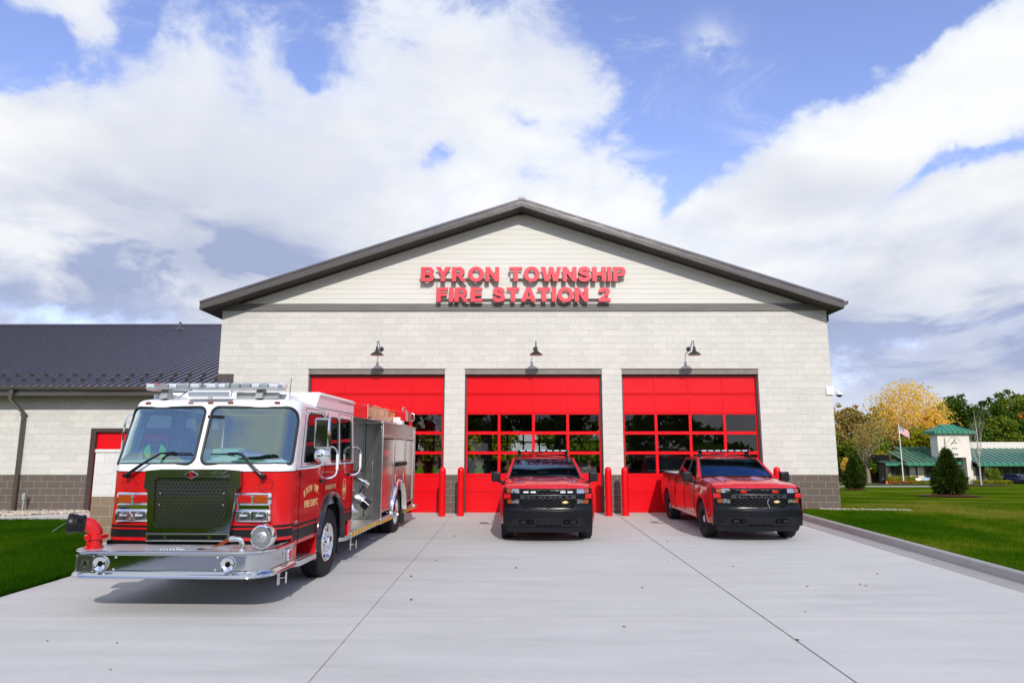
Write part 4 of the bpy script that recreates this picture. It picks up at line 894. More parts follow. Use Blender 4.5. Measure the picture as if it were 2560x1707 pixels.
# mirrors
for sg in (1, -1):
    if sg > 0:
        hx_, hy = 1.56, -1.0
        q = MB(); q.tube([(1.24, -.90, 2.50), (1.30, -.98, 2.525), (1.52, -1.02, 2.53), (1.585, -1.02, 2.50), (1.59, -1.02, 2.44), (1.575, -1.02, 1.85), (1.56, -1.02, 1.79), (1.50, -1.03, 1.755), (1.36, -1.08, 1.735), (1.23, -1.15, 1.725)], .013, 8); q.tube([(1.38, -1.07, 1.74), (1.38, -1.0, 1.80), (1.24, -.9, 1.80)], .010, 6); arm = E(q, 'mirror_bracket', M['chrome'])
        q = MB(); q.box(hx_-.125, hx_+.10, hy-.06, hy+.035, 2.005, 2.445, 0, T3(0, 0, 0)); E(q, 'side_mirror', M['polished'], bevel=.03, seg=3)
        q = MB(); q.lathe([(0, -.07), (.045, -.066), (.085, -.045), (.108, -.015), (.112, .0), (.11, .012), (0, .012)], (1.545, -1.01, 1.915), (0, 1, 0), 22); E(q, 'convex_mirror', M['chrome'], smooth=60)
        q = MB()
        for z in (2.46, 2.0): q.box(1.555, 1.60, -1.045, -.995, z-.02, z+.02)
        E(q, 'mirror_clamp', M['steel'], bevel=.005)
    else:
        q = MB(); q.tube([(-1.22, -1.02, 2.50), (-1.28, -1.05, 2.49), (-1.315, -1.06, 2.42), (-1.33, -1.06, 2.2), (-1.335, -1.06, 1.86), (-1.30, -1.08, 1.78), (-1.23, -1.1, 1.75)], .013, 8); q.tube([(-1.32, -1.06, 2.38), (-1.24, -1.02, 2.38)], .010); E(q, 'mirror_bracket', M['chrome'])
        q = MB(); q.box(-1.30, -1.255, -.92, -.70, 1.98, 2.42); E(q, 'side_mirror', M['chrome'], bevel=.02)
# grab rails, handles, amber markers
for y0 in (.26, 1.70):
    q = MB(); q.tube([(1.24, y0, 2.03), (1.31, y0+.02, 2.035), (1.37, y0+.04, 1.99), (1.385, y0+.05, 1.93), (1.385, y0+.05, 1.66), (1.365, y0+.03, 1.59), (1.31, y0, 1.55), (1.24, y0-.02, 1.545)], .017, 10); o = E(q, 'grab_rail', M['chrome'])
    q = MB(); q.tube([(1.385, y0+.05, 1.92), (1.385, y0+.05, 1.67)], .021, 10); q.build('rail_grip', M['white'], o)
for y0, z0 in ((-.05, 1.515), (1.46, 1.56)): q = MB(); q.ball((1.262, y0, z0), (.028, .095, .03), 12, 8); E(q, 'door_handle', M['black'])
q = MB(); q.prism(rr(.60, .645, 1.54, 1.64, .02), 'x', 1.245, 1.258); E(q, 'marker_light', M['amber'])
q = MB(); q.lathe([(0, .02), (.02, .015), (.022, 0)], (1.245, -1.05, 1.0), (1, 0, 0), 10); E(q, 'door_latch', M['chrome'])
q = MB(); q.box(1.245, 1.262, -1.03, -1.0, 1.62, 1.68); E(q, 'door_hinge', M['black'])
# steps
for y0, y1, z in ((-1.02, -.17, .455), (1.27, 1.80, .50)):
    for sg in (1, -1):
        q = MB(); q.prism([(sg*.9, y0), (sg*1.17, y0), (sg*1.265, y0+.14), (sg*1.265, y1), (sg*.9, y1)], 'z', z-.075, z)
        for i in range(4): q.box(*sorted((sg*(.93+i*.08), sg*(.965+i*.08))), y0+.03+max(0, i-2)*.06, y1-.02, z+.0005, z+.012)
        E(q, 'step', M['alu'], bevel=.006)
# lettering and emblem on the door
q = MB()
def arc_text(txt, yc_, zc, wtot, h, bow):
    n = len(txt)
    for i, ch in enumerate(txt):
        if ch == ' ': continue
        t = (i+.5)/n*2-1; q.text(ch, T3(1.2465, yc_+t*wtot/2, zc-bow*t*t) @ SIDE @ Matrix.Rotation(-t*.35, 4, 'Z'), wtot/n*(.34 if ch == '.' else .80), h*(.14 if ch == '.' else 1), .002, .028)
arc_text('BYRON TWP.', -.445, 1.385, .70, .10, .075); E(q, 'door_lettering', M['gold'], smooth=0); q = MB(); q.text('FIRE DEPT.', T3(1.2465, -.45, 1.165) @ SIDE, .62, .10, .002, .028)
E(q, 'door_lettering', M['gold'], smooth=0)
q = MB(); q.text('ENGINE 45', T3(1.2465, .47, 1.362) @ SIDE, .54, .075, .002, .028); E(q, 'engine_number', M['gold'], smooth=0)
em = MB()
for r0, r1, n_ in ((.105, .118, 30),):
    a = [(1.2468, 1.263+r0*cos(t), 1.32+r0*1.5*sin(t)) for t in [2*PI*i/n_ for i in range(n_)]]; b_ = [(1.2468, 1.263+r1*cos(t), 1.32+r1*1.5*sin(t)) for t in [2*PI*i/n_ for i in range(n_)]]; em.rows([a, b_], 0, True)
for t in range(4):
    c, s = cos(t*PI/2+PI/4), sin(t*PI/2+PI/4); em.add([(1.2469, 1.263+.02*c, 1.32+.03*s), (1.2469, 1.263+.085*c-.03*s, 1.32+.12*s+.045*c), (1.2469, 1.263+.085*c+.03*s, 1.32+.12*s-.045*c)], [(0, 1, 2)])
em.box(1.2465, 1.2482, 1.175, 1.35, 1.285, 1.345); E(em, 'door_emblem', M['gold'], smooth=0)
q = MB(); q.prism([(.24, 2.47), (.285, 2.60), (.33, 2.47), (.285, 2.30)], 'x', 1.2095, 1.2125); E(q, 'spade_decal', mat('decal_red', (.16, .004, .01), .4), smooth=0)
# ---- bumper
def bump_out(o):   # plan outline of the bumper, offset o outwards
    pts = []; W, yf, r = 1.25+o, -2.13-o, .30+o
    pts.append((-W, -1.13)); pts.append((-W, -1.45))
    for i in range(11): a = PI+.5*PI*i/10; pts.append((-W+r+r*cos(a), yf+r+r*sin(a)))
    for k in range(1, 8): pts.append((-W+r+(2*W-2*r)*k/8, yf))
    for i in range(11): a = 1.5*PI+.5*PI*i/10; pts.append((W-r+r*cos(a), yf+r+r*sin(a)))
    pts.append((W, -1.45)); pts.append((W, -1.13)); return pts
q = MB(); q.rows([[(x, y, z) for x, y in bump_out(o)] for o, z in ((-.06, .752), (-.01, .757), (.012, .752), (.02, .738), (.014, .722), (-.004, .712), (-.006, .706), (-.006, .70), (-.006, .53), (-.006, .512), (-.004, .506), (0, .50), (.03, .478), (.045, .462), (.05, .448), (.042, .436), (.02, .432), (-.05, .437))]); E(q, 'front_bumper', M['polished'], smooth=38)
q = MB(); q.prism(bump_out(-.02)+[(.95, -1.13), (.95, -1.49), (-.95, -1.49), (-.95, -1.13)], 'z', .735, .7545); E(q, 'bumper_deck', M['deck'], smooth=0)
q = MB(); q.prism(bump_out(-.06), 'z', .45, .47); q.box(-1.15, 1.15, -1.5, -1.2, .5, .80); E(q, 'bumper_frame', M['dark'])
q = MB(); q.box(-.17, .17, -1.98, -1.62, .755, .763); o = E(q, 'deck_hatch', M['deck']); q = MB(); q.ball((0, -1.82, .765), (.05, .03, .012), 10, 6); q.build('hatch_handle', M['chrome'], o)
for sx in (-.80, .80):
    q = MB(); q.lathe([(.074, .006), (.078, -.014), (.084, -.026), (.081, -.031), (.074, -.029), (.058, -.020), (.042, -.012), (.030, -.007), (.022, -.004)], (sx, -2.137, .605), (0, 1, 0), 32); o = E(q, 'air_horn', M['chrome'])
    q = MB(); q.lathe([(.034, -.0095), (.024, -.006), (0, -.006)], (sx, -2.137, .605), (0, 1, 0), 16); q.build('horn_throat', M['dark'], o)
q = MB()
for x, z in ((-.62, .68), (-.64, .535), (.66, .68), (.64, .535)): q.ball((x, -2.128, z), (.016, .01, .016), 10, 6)
E(q, 'bumper_bolt', M['chrome'])
# speaker plate with the lettermark
LP = T3(-1.0, -2.124, .605) @ Matrix.Rotation(R(-3), 4, 'Z')
q = MB(); q.prism(rr(-.125, .125, -.105, .105, .012), 'y', -.012, .0, 0, LP); lp = E(q, 'speaker_plate', M['steel'], bevel=.002)
q = MB(); q.text('A', LP @ T3(0, -.0125, -.04) @ FRONT, .075, .08, .002, .02)
for k in range(4):
    s_ = .052+.011*k; a = rr(-s_*1.06, s_*1.06, -s_, s_, s_*.45); b_ = rr(-s_*1.06-.0045, s_*1.06+.0045, -s_-.0045, s_+.0045, s_*.45)
    A = [LP @ Vector((x, -.0128, z)) for x, z in a]; B = [LP @ Vector((x, -.0128, z)) for x, z in b_]; q.rows([A, B], 0, True)
q.build('plate_mark', M['dark'], lp, smooth=0)
q = MB()
for x in (-.11, .11):
    for z in (-.09, .09): q.ball(LP @ Vector((x, -.014, z)), (.008, .005, .008), 8, 6)
q.build('plate_screw', M['chrome'], lp)
# side marker on the bumper
q = MB(); q.box(1.24, 1.285, -1.40, -1.22, .525, .685); o = E(q, 'side_marker', M['chrome'], bevel=.014, seg=2); q = MB(); q.box(1.283, 1.302, -1.375, -1.245, .548, .662); q.build('marker_lens', M['redlens'], o, bevel=.01, seg=2)
# intake with black cap
q = MB(); q.lathe([(.112, .0), (.112, .02), (.092, .03), (.092, .10), (.10, .105), (.118, .115), (.12, .15), (.118, .165), (.10, .17), (.088, .175)], (-1.06, -1.90, .757), (0, 0, 1), 24)
ax = Vector((-.80, -.58, .10)).normalized(); A0 = Vector((-1.06, -1.90, .93)); pts = []
for i in range(8):
    t = i/7*PI/2; pts.append(A0+Vector((0, 0, 1))*.12*sin(t)+ax*.12*(1-cos(t)))
pts.append(pts[-1]+ax*.03); q.tube(pts, .088, 20, caps=False)
for k in range(3): a = 2*PI*k/3+.6; q.box(-.02, .02, -.014, .014, -.02, .03, 0, T3(-1.06+.125*cos(a), -1.9+.125*sin(a), .895))
it = E(q, 'intake_elbow', M['red'], smooth=50)
e = pts[-1]; q = MB(); q.lathe([(.088, -.03), (.108, -.03), (.112, -.01), (.112, .01), (.106, .015), (.106, .06), (.118, .065), (.118, .10), (.124, .105), (.124, .15), (.112, .165), (.09, .168), (.085, .158), (.03, .155), (.028, .18), (0, .182)], e, ax, 28)
for k in range(2): a = k*PI+1.2; u = ax.orthogonal().normalized(); w_ = ax.cross(u); q.cbox(e+ax*.03+(u*cos(a)+w_*sin(a))*.12, (.05, .05, .05))
q.build('intake_cap', M['black'], it, smooth=40)
q = MB(); q.tube([e+ax*.18, e+ax*.25+Vector((0, 0, -.05)), e+ax*.31+Vector((0, 0, -.11))], .0022, 5); q.build('cap_chain', M['galv'], it)
# siren
q = MB(); sc_ = Vector((1.14, -1.93, .912)); q.lathe([(0, .10), (.10, .10), (.135, .09), (.148, .06), (.15, -.05), (.143, -.068), (.13, -.072), (.125, -.062)], sc_, (0, 1, 0), 36); q.box(1.10, 1.18, -1.96, -1.86, .757, .80); o = E(q, 'siren', M['chrome'], smooth=40)
q = MB()
for r0, r1 in ((0, .03), (.036, .052), (.056, .068)): q.lathe([(r1, -.066), (max(r0, .001), -.070)], sc_, (0, 1, 0), 30)
for k in range(-7, 8):
    hw = math.sqrt(max(.122**2-(k*.016)**2, 0)); q.box(1.14-hw, 1.14+hw, -1.93-.0665, -1.93-.062, .912+k*.016-.0035, .912+k*.016+.0035)
q.build('siren_grille', M['alu'], o, smooth=0); q = MB(); q.lathe([(.126, -.058), (.001, -.058)], sc_, (0, 1, 0), 30); q.build('siren_backing', mat('siren_grey', (.32, .33, .36), .4, .8), o)
# discharge elbow with orange strap
q = MB(); q.lathe([(.05, 0), (.05, .012), (.034, .016)], (.90, -1.99, .757), (0, 0, 1), 16); q.tube([(.90, -1.99, .757), (.90, -1.99, .83), (.888, -1.99, .868), (.86, -1.99, .885), (.80, -1.985, .888)], .031, 14); o = E(q, 'discharge_elbow', M['chrome'])
q = MB(); q.tube([(.80, -1.985, .888), (.795, -1.985, .888), (.74, -1.98, .884)], .037, 14); q.build('hose_coupling', M['galv'], o)
q = MB(); q.rows([[(.745, -2.005, .90), (.745, -1.955, .86)], [(.68, -2.01, .872), (.68, -1.95, .835)], [(.60, -2.02, .83), (.60, -1.95, .80)], [(.52, -2.02, .785), (.51, -1.93, .775)], [(.40, -2.01, .765), (.39, -1.93, .765)]]); q.build('orange_hose', M['orange'], o)
q = MB(); q.rows([[(.40, -2.01, .766), (.39, -1.93, .766)], [(.31, -1.99, .764), (.30, -1.92, .764)]]); q.build('hose_end', M['black'], o)
# pull handle brackets
for x, y, z in ((1.17, -1.42, .46), (1.23, 1.86, .44)):
    q = MB(); q.box(x-.004, x+.004, y-.04, y+.04, z-.23, z); o = E(q, 'drain_bracket', M['alu']); q = MB(); q.cyl((x, y, z-.13), (x+.10, y-.01, z-.13), .010); q.lathe([(.018, -.02), (.018, .02)], (x+.04, y, z-.13), (1, 0, 0), 8); q.tube([(x+.105, y-.012, z-.06), (x+.105, y-.012, z-.20)], .010, 8); q.build('pull_handle', M['chrome'], o)
# ---- wheels
def wheel(x, y, sg, front):
    Rr = .535; W_ = .15
    prof = [(.28, -.11), (.30, -.14), (.40, -.158), (.48, -.155), (.515, -.142), (.530, -.12), (Rr, -.085), (Rr, -.06), (Rr, -.03), (Rr, 0), (Rr, .03), (Rr, .06), (Rr, .085), (.530, .12), (.515, .142), (.48, .155), (.40, .158), (.30, .14), (.28, .11)]
    def md(i, k):
        if i in (6, 7, 11, 12): return 1. if (k+i) % 3 else .968
        if i in (8, 10): return .975
        if i in (9,): return 1. if k % 4 else .98
        return 1.
    q = MB(); q.lathe(prof, (0, 0, 0), (sg, 0, 0), 84, 0, md)
    if not front: q.lathe(prof, (-sg*.34, 0, 0), (sg, 0, 0), 60)
    o = E(q, 'wheel', M['rubber'], smooth=28); o.location = (x, y, .525)
    q = MB()
    if front: q.lathe([(.28, -.10), (.285, .10), (.292, .128), (.300, .142), (.292, .150), (.278, .142), (.268, .115), (.258, .09), (.245, .084), (.20, .10), (.165, .116), (.16, .122), (.13, .124), (.105, .128), (.10, .15), (.096, .185), (.088, .20), (.06, .208), (0, .21)], (0, 0, 0), (sg, 0, 0), 40)
    else: q.lathe([(.28, -.10), (.285, .10), (.292, .128), (.300, .142), (.292, .150), (.278, .142), (.27, .10), (.262, -.02), (.24, -.05), (.16, -.055), (.12, -.05), (.115, .05), (.10, .07), (0, .075)], (0, 0, 0), (sg, 0, 0), 40)
    rim = q.build('rim', M['chrome'], o, smooth=40)
    if front:
        q = MB(); q2 = MB()
        for k in range(10):
            a = 2*PI*k/10+.2; q.lathe([(.020, .115), (.020, .16), (.0175, .175), (.008, .186), (0, .188)], (0, .143*cos(a), .143*sin(a)), (sg, 0, 0), 8)
        q.build('lug_nut', M['chrome'], o)
        for k in range(8):
            a = 2*PI*k/8+.1; c = (sg*.0955, .222*cos(a), .222*sin(a)); q2.lathe([(.030, 0), (.026, .004), (.025, .0035), (0, .003)], c, (sg, 0, 0), 12)
        q2.build('hand_hole', M['dark'], o)
for sg in (1, -1): wheel(sg*1.07, .52, sg, True); wheel(sg*1.06, 5.92, sg, False)
q = MB(); q.cyl((-1, .52, .52), (1, .52, .52), .07); q.cyl((-1, 5.92, .52), (1, 5.92, .52), .11); q.box(-.5, -.4, -1.5, 7.8, .62, .85); q.box(.4, .5, -1.5, 7.8, .62, .85); q.box(-.7, .7, 1.9, 3.9, .35, .6); q.ball((0, 5.92, .52), (.25, .25, .22)); E(q, 'chassis', M['dark'])
# ---- pump panel
PX = .865
q = MB(); q.box(-PX, PX, 1.86, 4.05, .50, 2.585); q.box(PX, PX+.012, 2.02, 2.95, 1.80, 2.42); q.box(PX, PX+.012, 3.02, 3.92, 1.80, 2.42); q.box(PX, PX+.010, 2.02, 3.92, .92, 1.72); q.box(PX, PX+.03, 3.96, 3.995, .56, 2.56); q.box(PX, PX+.03, 2.96, 2.985, .56, 2.56)
E(q, 'pump_panel', M['steel'], bevel=.003)
q = MB(); q.box(PX-.02, 1.24, 1.84, 4.0, 2.585, 2.60); E(q, 'pump_roof', M['steel'])
q = MB()   # chrome discharge
q.lathe([(.075, 0), (.075, .02), (.05, .025)], (PX+.01, 2.75, 1.42), (1, 0, 0), 20); q.tube([(PX, 2.75, 1.42), (PX+.18, 2.75, 1.425), (PX+.25, 2.75, 1.41), (PX+.36, 2.76, 1.35)], .045, 16); q.lathe([(.055, -.02), (.06, 0), (.06, .05), (.05, .055), (.05, .10), (0, .10)], (PX+.35, 2.76, 1.355), (.85, 0, -.5), 16); q.cbox((PX+.14, 2.75, 1.47), (.12, .05, .03)); o = E(q, 'discharge_outlet', M['chrome'])
q = MB()
for dy in (0, .12): q.tube([(PX+.05, 2.75+dy, 1.37)]+[(PX+.05+.26*t, 2.75+dy, 1.37-.20*sin(PI*t)+.0*t) for t in (.1, .25, .4, .55, .7, .85, 1)], .006, 6)
q.build('cap_chain', M['chrome'], o)
q = MB(); q.lathe([(.125, 0), (.125, .07), (.118, .075)], (PX+.01, 2.75, 1.06), (1, 0, 0), 28); i1 = E(q, 'suction_inlet', M['alu'])
q = MB(); q.lathe([(.124, .075), (.13, .08), (.13, .125), (.12, .13)], (PX+.01, 2.75, 1.06), (1, 0, 0), 28); q.build('inlet_band', M['black'], i1)
q = MB(); q.tube([(PX+.13, 2.75, 1.06), (PX+.20, 2.75, 1.06), (PX+.26, 2.75, 1.05), (PX+.33, 2.75, 1.01), (PX+.37, 2.75, .975)], [.115, .12, .112, .095, .088], 24); q.build('inlet_elbow', M['alu'], i1, smooth=50)
q = MB(); q.lathe([(.10, -.03), (.112, -.02), (.112, .05), (.105, .055), (.105, .08), (.112, .085), (.112, .12), (.09, .135), (0, .135)], (PX+.37, 2.75, .975), (.78, 0, -.62), 26); q.cyl((PX+.26, 2.75, 1.17), (PX+.34, 2.75, 1.29), .02); q.cyl((PX+.32, 2.75, 1.29), (PX+.38, 2.75, 1.29), .022); q.build('inlet_cap', M['blackg'], i1, smooth=40)
q = MB()
for k in range(3): q.tube([(PX+.12, 2.66+k*.07, .94), (PX+.14, 2.66+k*.07, .86), (PX+.17+.03*k, 2.67+k*.07, .80)], .014, 8); q.ball((PX+.17+.03*k, 2.67+k*.07, .79), .024, 8, 6)
E(q, 'drain_valve', M['chrome'])
q = MB()
for k in range(7): q.lathe([(.03, 0), (.035, .01), (.035, .045), (.02, .055), (0, .055)], (PX+.01, 2.08+k*.13, .69+.008*(k % 2)), (1, 0, 0), 12)
for k in range(5): q.ball((PX+.07, 2.1+k*.2, .79), .022, 8, 6); q.cyl((PX, 2.1+k*.2, .79), (PX+.07, 2.1+k*.2, .79), .008, n=6)
E(q, 'drain_cap', M['chrome'])
q = MB()
for k in range(4): q.lathe([(.07, 0), (.075, .012), (.06, .016), (0, .014)], (PX+.012, 2.2+k*.24, 1.98), (1, 0, 0), 20)
for k in range(3): q.ball((PX+.09, 3.1+k*.28, 1.55), .026, 8, 6); q.cyl((PX, 3.1+k*.28, 1.55), (PX+.09, 3.1+k*.28, 1.55), .01, n=6)
E(q, 'pump_gauge', M['black'])
q = MB(); q.box(PX, 1.25, 1.70, 3.99, .50, .535); rb = E(q, 'running_board', M['tread'], smooth=0)
q = MB(); q.box(PX, 1.252, 1.70, 1.715, .42, .5355); q.box(1.2503, 1.262, 1.70, 3.96, .43, .5355); q.build('board_edge', M['alu'], rb, bevel=.003)
def tape(y0, y1, z, x=1.2625):
    k = 0; y = y0
    while y < y1: q_[k % 2].box(x-.0005, x+.0015, y, min(y+.085, y1), z-.028, z+.028); y += .10; k += 1
q_ = [MB(), MB()]; tape(1.76, 3.92, .485); tape(4.05, 5.28, .45, 1.2725); tape(6.6, 7.95, .45, 1.2725)
E(q_[0], 'reflective_tape', M['yellow'], smooth=0); E(q_[1], 'reflective_tape', M['redtape'], smooth=0)
# ---- body
BX = 1.262; q = MB(); q.box(-BX, BX, 4.05, 4.07, .53, 2.56); q.box(PX+.2, BX-.25, 4.035, 4.05, .57, 1.75); q.box(PX+.02, BX-.02, 4.042, 4.05, 1.78, 2.5)
q.box(-BX+.02, BX-.02, 4.07, 8.0, 2.30, 2.55); q.box(-BX+.03, BX-.03, 7.95, 8.0, .55, 2.3); q.box(-BX, -BX+.03, 4.07, 8.0, .55, 2.3)
E(q, 'body', M['steel'], bevel=.004)
q = MB(); q.box(-BX-.02, BX+.02, 4.02, 8.03, 2.561, 2.595); q.box(BX-.025, BX+.012, 4.055, 4.10, .53, 2.56); q.box(BX-.02, BX+.01, 5.24, 5.36, .9, 2.30); q.box(BX-.02, BX+.01, 6.48, 6.74, 1.0, 2.30); q.box(BX-.02, BX+.012, 7.75, 8.01, .52, 2.56); q.box(BX-.02, BX+.016, 4.101, 7.749, 2.245, 2.315)
E(q, 'body_trim', M['alu'], bevel=.005)
q = MB(); q.box(BX-.02, BX+.004, 4.10, 7.75, 2.316, 2.56); E(q, 'upper_panel', M['steel'])
def shutter(y0, y1, z0, z1):
    q = MB(); p = []; z = z0
    while z < z1-.02: p += [(BX-.012, z), (BX-.004, z+.008), (BX-.004, z+.044), (BX-.012, z+.052)]; z += .0522
    p = [(BX-.05, z0)]+p+[(BX-.05, z)]; q.prism(p, 'y', y0, y1); E(q, 'roller_shutter', M['shutter'], smooth=0)
    q = MB(); q.box(BX-.008, BX+.012, y0+.02, y1-.02, z0, z0+.05); E(q, 'shutter_bar', M['alu'], bevel=.004)
shutter(4.102, 5.24, .66, 2.245); shutter(5.361, 6.48, 1.66, 2.245); shutter(6.741, 7.75, .66, 2.245)
arch = [(5.92+.72*cos(a), .58+.66*sin(a)) for a in [PI-i*PI/24 for i in range(25)]]
q = MB(); q.prism([(5.20, .58)]+arch+[(6.74, .58), (6.74, 1.655), (5.20, 1.655)], 'x', BX-.02, BX+.004); E(q, 'wheel_panel', M['steel'], smooth=0)
q = MB(); rws = []
for i in range(29):
    a = PI+R(6)-i*(PI+R(12))/28; rws.append([(x, 5.92+r*cos(a), .58+r*.93*sin(a)) for r, x in ((.67, 1.1), (.665, 1.30), (.68, 1.335), (.72, 1.33), (.765, 1.29), (.775, 1.264), (.77, 1.1))])
q.rows(rws, 0, True); q.poly(rws[0]); q.poly(rws[-1][::-1]); E(q, 'rear_fender', M['chrome'], smooth=50)
q = MB(); q.box(.55, 1.25, 5.15, 5.18, .5, 1.3); q.box(.55, 1.25, 6.72, 6.76, .18, 1.3); q.box(.5, .55, 5.1, 6.8, .5, 1.3); E(q, 'mud_flap', M['rubber'])
q = MB(); q.box(BX-.1, 1.27, 4.05, 5.22, .42, .55); E(q, 'rub_rail', M['alu'], bevel=.01); q = MB(); q.box(BX-.1, 1.27, 6.70, 8.02, .42, .55); q.box(1.1, 1.32, 7.9, 8.25, .44, .52); E(q, 'rub_rail', M['alu'], bevel=.01)
q = MB(); q.box(BX, BX+.05, 5.42, 6.62, 1.60, 1.70)
for k in range(5): q.cbox((BX+.06, 5.55+k*.23, 1.65), (.05, .10, .07))
E(q, 'tool_mount', M['black'], bevel=.006)
for y0 in (5.45, 6.42): q = MB(); q.box(BX, BX+.02, y0, y0+.17, 1.22, 1.42); o = E(q, 'warning_light', M['chrome'], bevel=.01); q = MB(); q.box(BX+.018, BX+.032, y0+.025, y0+.145, 1.24, 1.40); q.build('warning_lens', M['redlens'], o, bevel=.01)
q = MB(); q.prism(rr(4.068, 4.094, 1.26, 1.40, .012), 'x', BX+.013, BX+.022); E(q, 'marker_light', M['amber'])
# hose bed and rear rack
q = MB(); q.box(-.95, .95, 3.90, 3.93, 2.655, 2.965); q.box(.915, .95, 3.931, 7.9, 2.655, 2.965); q.box(-.95, -.915, 3.931, 7.9, 2.655, 2.965); q.box(.9505, 1.20, 6.9, 7.85, 2.72, 2.99); q.box(-.9, .9, 3.95, 7.85, 2.66, 2.70); E(q, 'hose_bed', M['red'], bevel=.008)
q = MB(); q.box(.948, .962, 3.895, 3.91, 2.65, 2.97); q.box(-.9, 1.1, 3.92, 7.9, 2.596, 2.654); E(q, 'hose_bed_trim', M['alu'])
q = MB(); q.text('BYRON TWP. FIRE DEPT.', T3(.951, 5.42, 2.70) @ SIDE, 2.85, .22, .003, .028); E(q, 'hose_bed_lettering', M['gold'], smooth=0)
q = MB(); q.tube([(1.08, 7.1, 2.99), (1.08, 7.1, 3.06), (1.08, 7.14, 3.10), (1.08, 7.5, 3.10), (1.08, 7.54, 3.06), (1.08, 7.54, 2.99)], .016, 8); q.tube([(1.20, 7.8, 2.76), (1.26, 7.8, 2.78), (1.26, 7.8, 2.94), (1.2, 7.8, 2.97)], .014, 8); E(q, 'rack_handle', M['alu'])
q = MB(); q.box(.98, 1.2, 6.45, 6.75, 2.61, 2.72, 0); q.box(.97, 1.16, 6.40, 6.46, 2.60, 2.80); E(q, 'scene_light', M['white'], bevel=.02)
q = MB()
for k in range(8): q.ball((.85-.02*(k % 3), 5.0+k*.33, 2.985), (.03, .05, .035), 8, 6)
E(q, 'hose_strap', M['orange'])
# ---- interior
q = MB(); q.prism([(-1.30, 1.30), (-1.36, 1.78), (-1.25, 1.86), (-.95, 1.80), (-.85, 1.55), (-.85, 1.30)], 'x', -1.15, 1.15); q.prism([(-1.1, 1.80), (-1.05, 2.0), (-.8, 2.02), (-.6, 1.8), (-.6, 1.3), (-1.1, 1.3)], 'x', -.28, .36); E(q, 'dashboard', M['interior'], bevel=.02)
for x in (-.78, .78):
    q = MB(); q.box(x-.26, x+.26, -.45, .10, 1.45, 1.60); q.prism([(.0, 1.55), (.12, 1.55), (.22, 2.30), (.12, 2.32)], 'x', x-.25, x+.25); q.box(x-.13, x+.13, .14, .24, 2.30, 2.48); E(q, 'seat', M['seat'], bevel=.04, seg=3)
q = MB(); q.lathe([(.215, -.016), (.232, 0), (.215, .016), (.2, 0), (.215, -.016)], (.72, -.88, 1.86), (0, -.55, .83), 30); q.cyl((.72, -.88, 1.86), (.72, -1.05, 1.62), .03); q.cbox((.72, -.88, 1.86), (.38, .05, .03)); E(q, 'steering_wheel', M['black'])
q = MB(); q.box(-1.05, -.68, -1.02, -.97, 1.82, 2.12); q.box(-.9, -.8, -1.0, -.9, 1.6, 1.85); o = E(q, 'equipment_case', M['black'], bevel=.02)
q = MB()
for sg in (-1, 1):
    a = [(-.865+sg*(.16*cos(t)), 1.97+.115*sin(t)) for t in [R(-55+110*i/8) for i in range(9)]]; b_ = [(-.865+sg*.075, 2.06), (-.865+sg*.065, 1.97), (-.865+sg*.075, 1.88)]
    q.prism(a+b_, 'y', -1.032, -1.02)
q.build('case_grip', M['lime'], o, smooth=0)
q = MB(); q.box(.0, .24, -1.3, -1.22, 2.40, 2.47); E(q, 'rear_view_mirror', M['black'], bevel=.01)
q = MB(); q.box(-.30, -.08, -1.29, -1.16, 1.86, 1.98); q.box(-.26, .0, -1.02, -.9, 2.02, 2.1); E(q, 'radio_unit', M['navy'], bevel=.02)
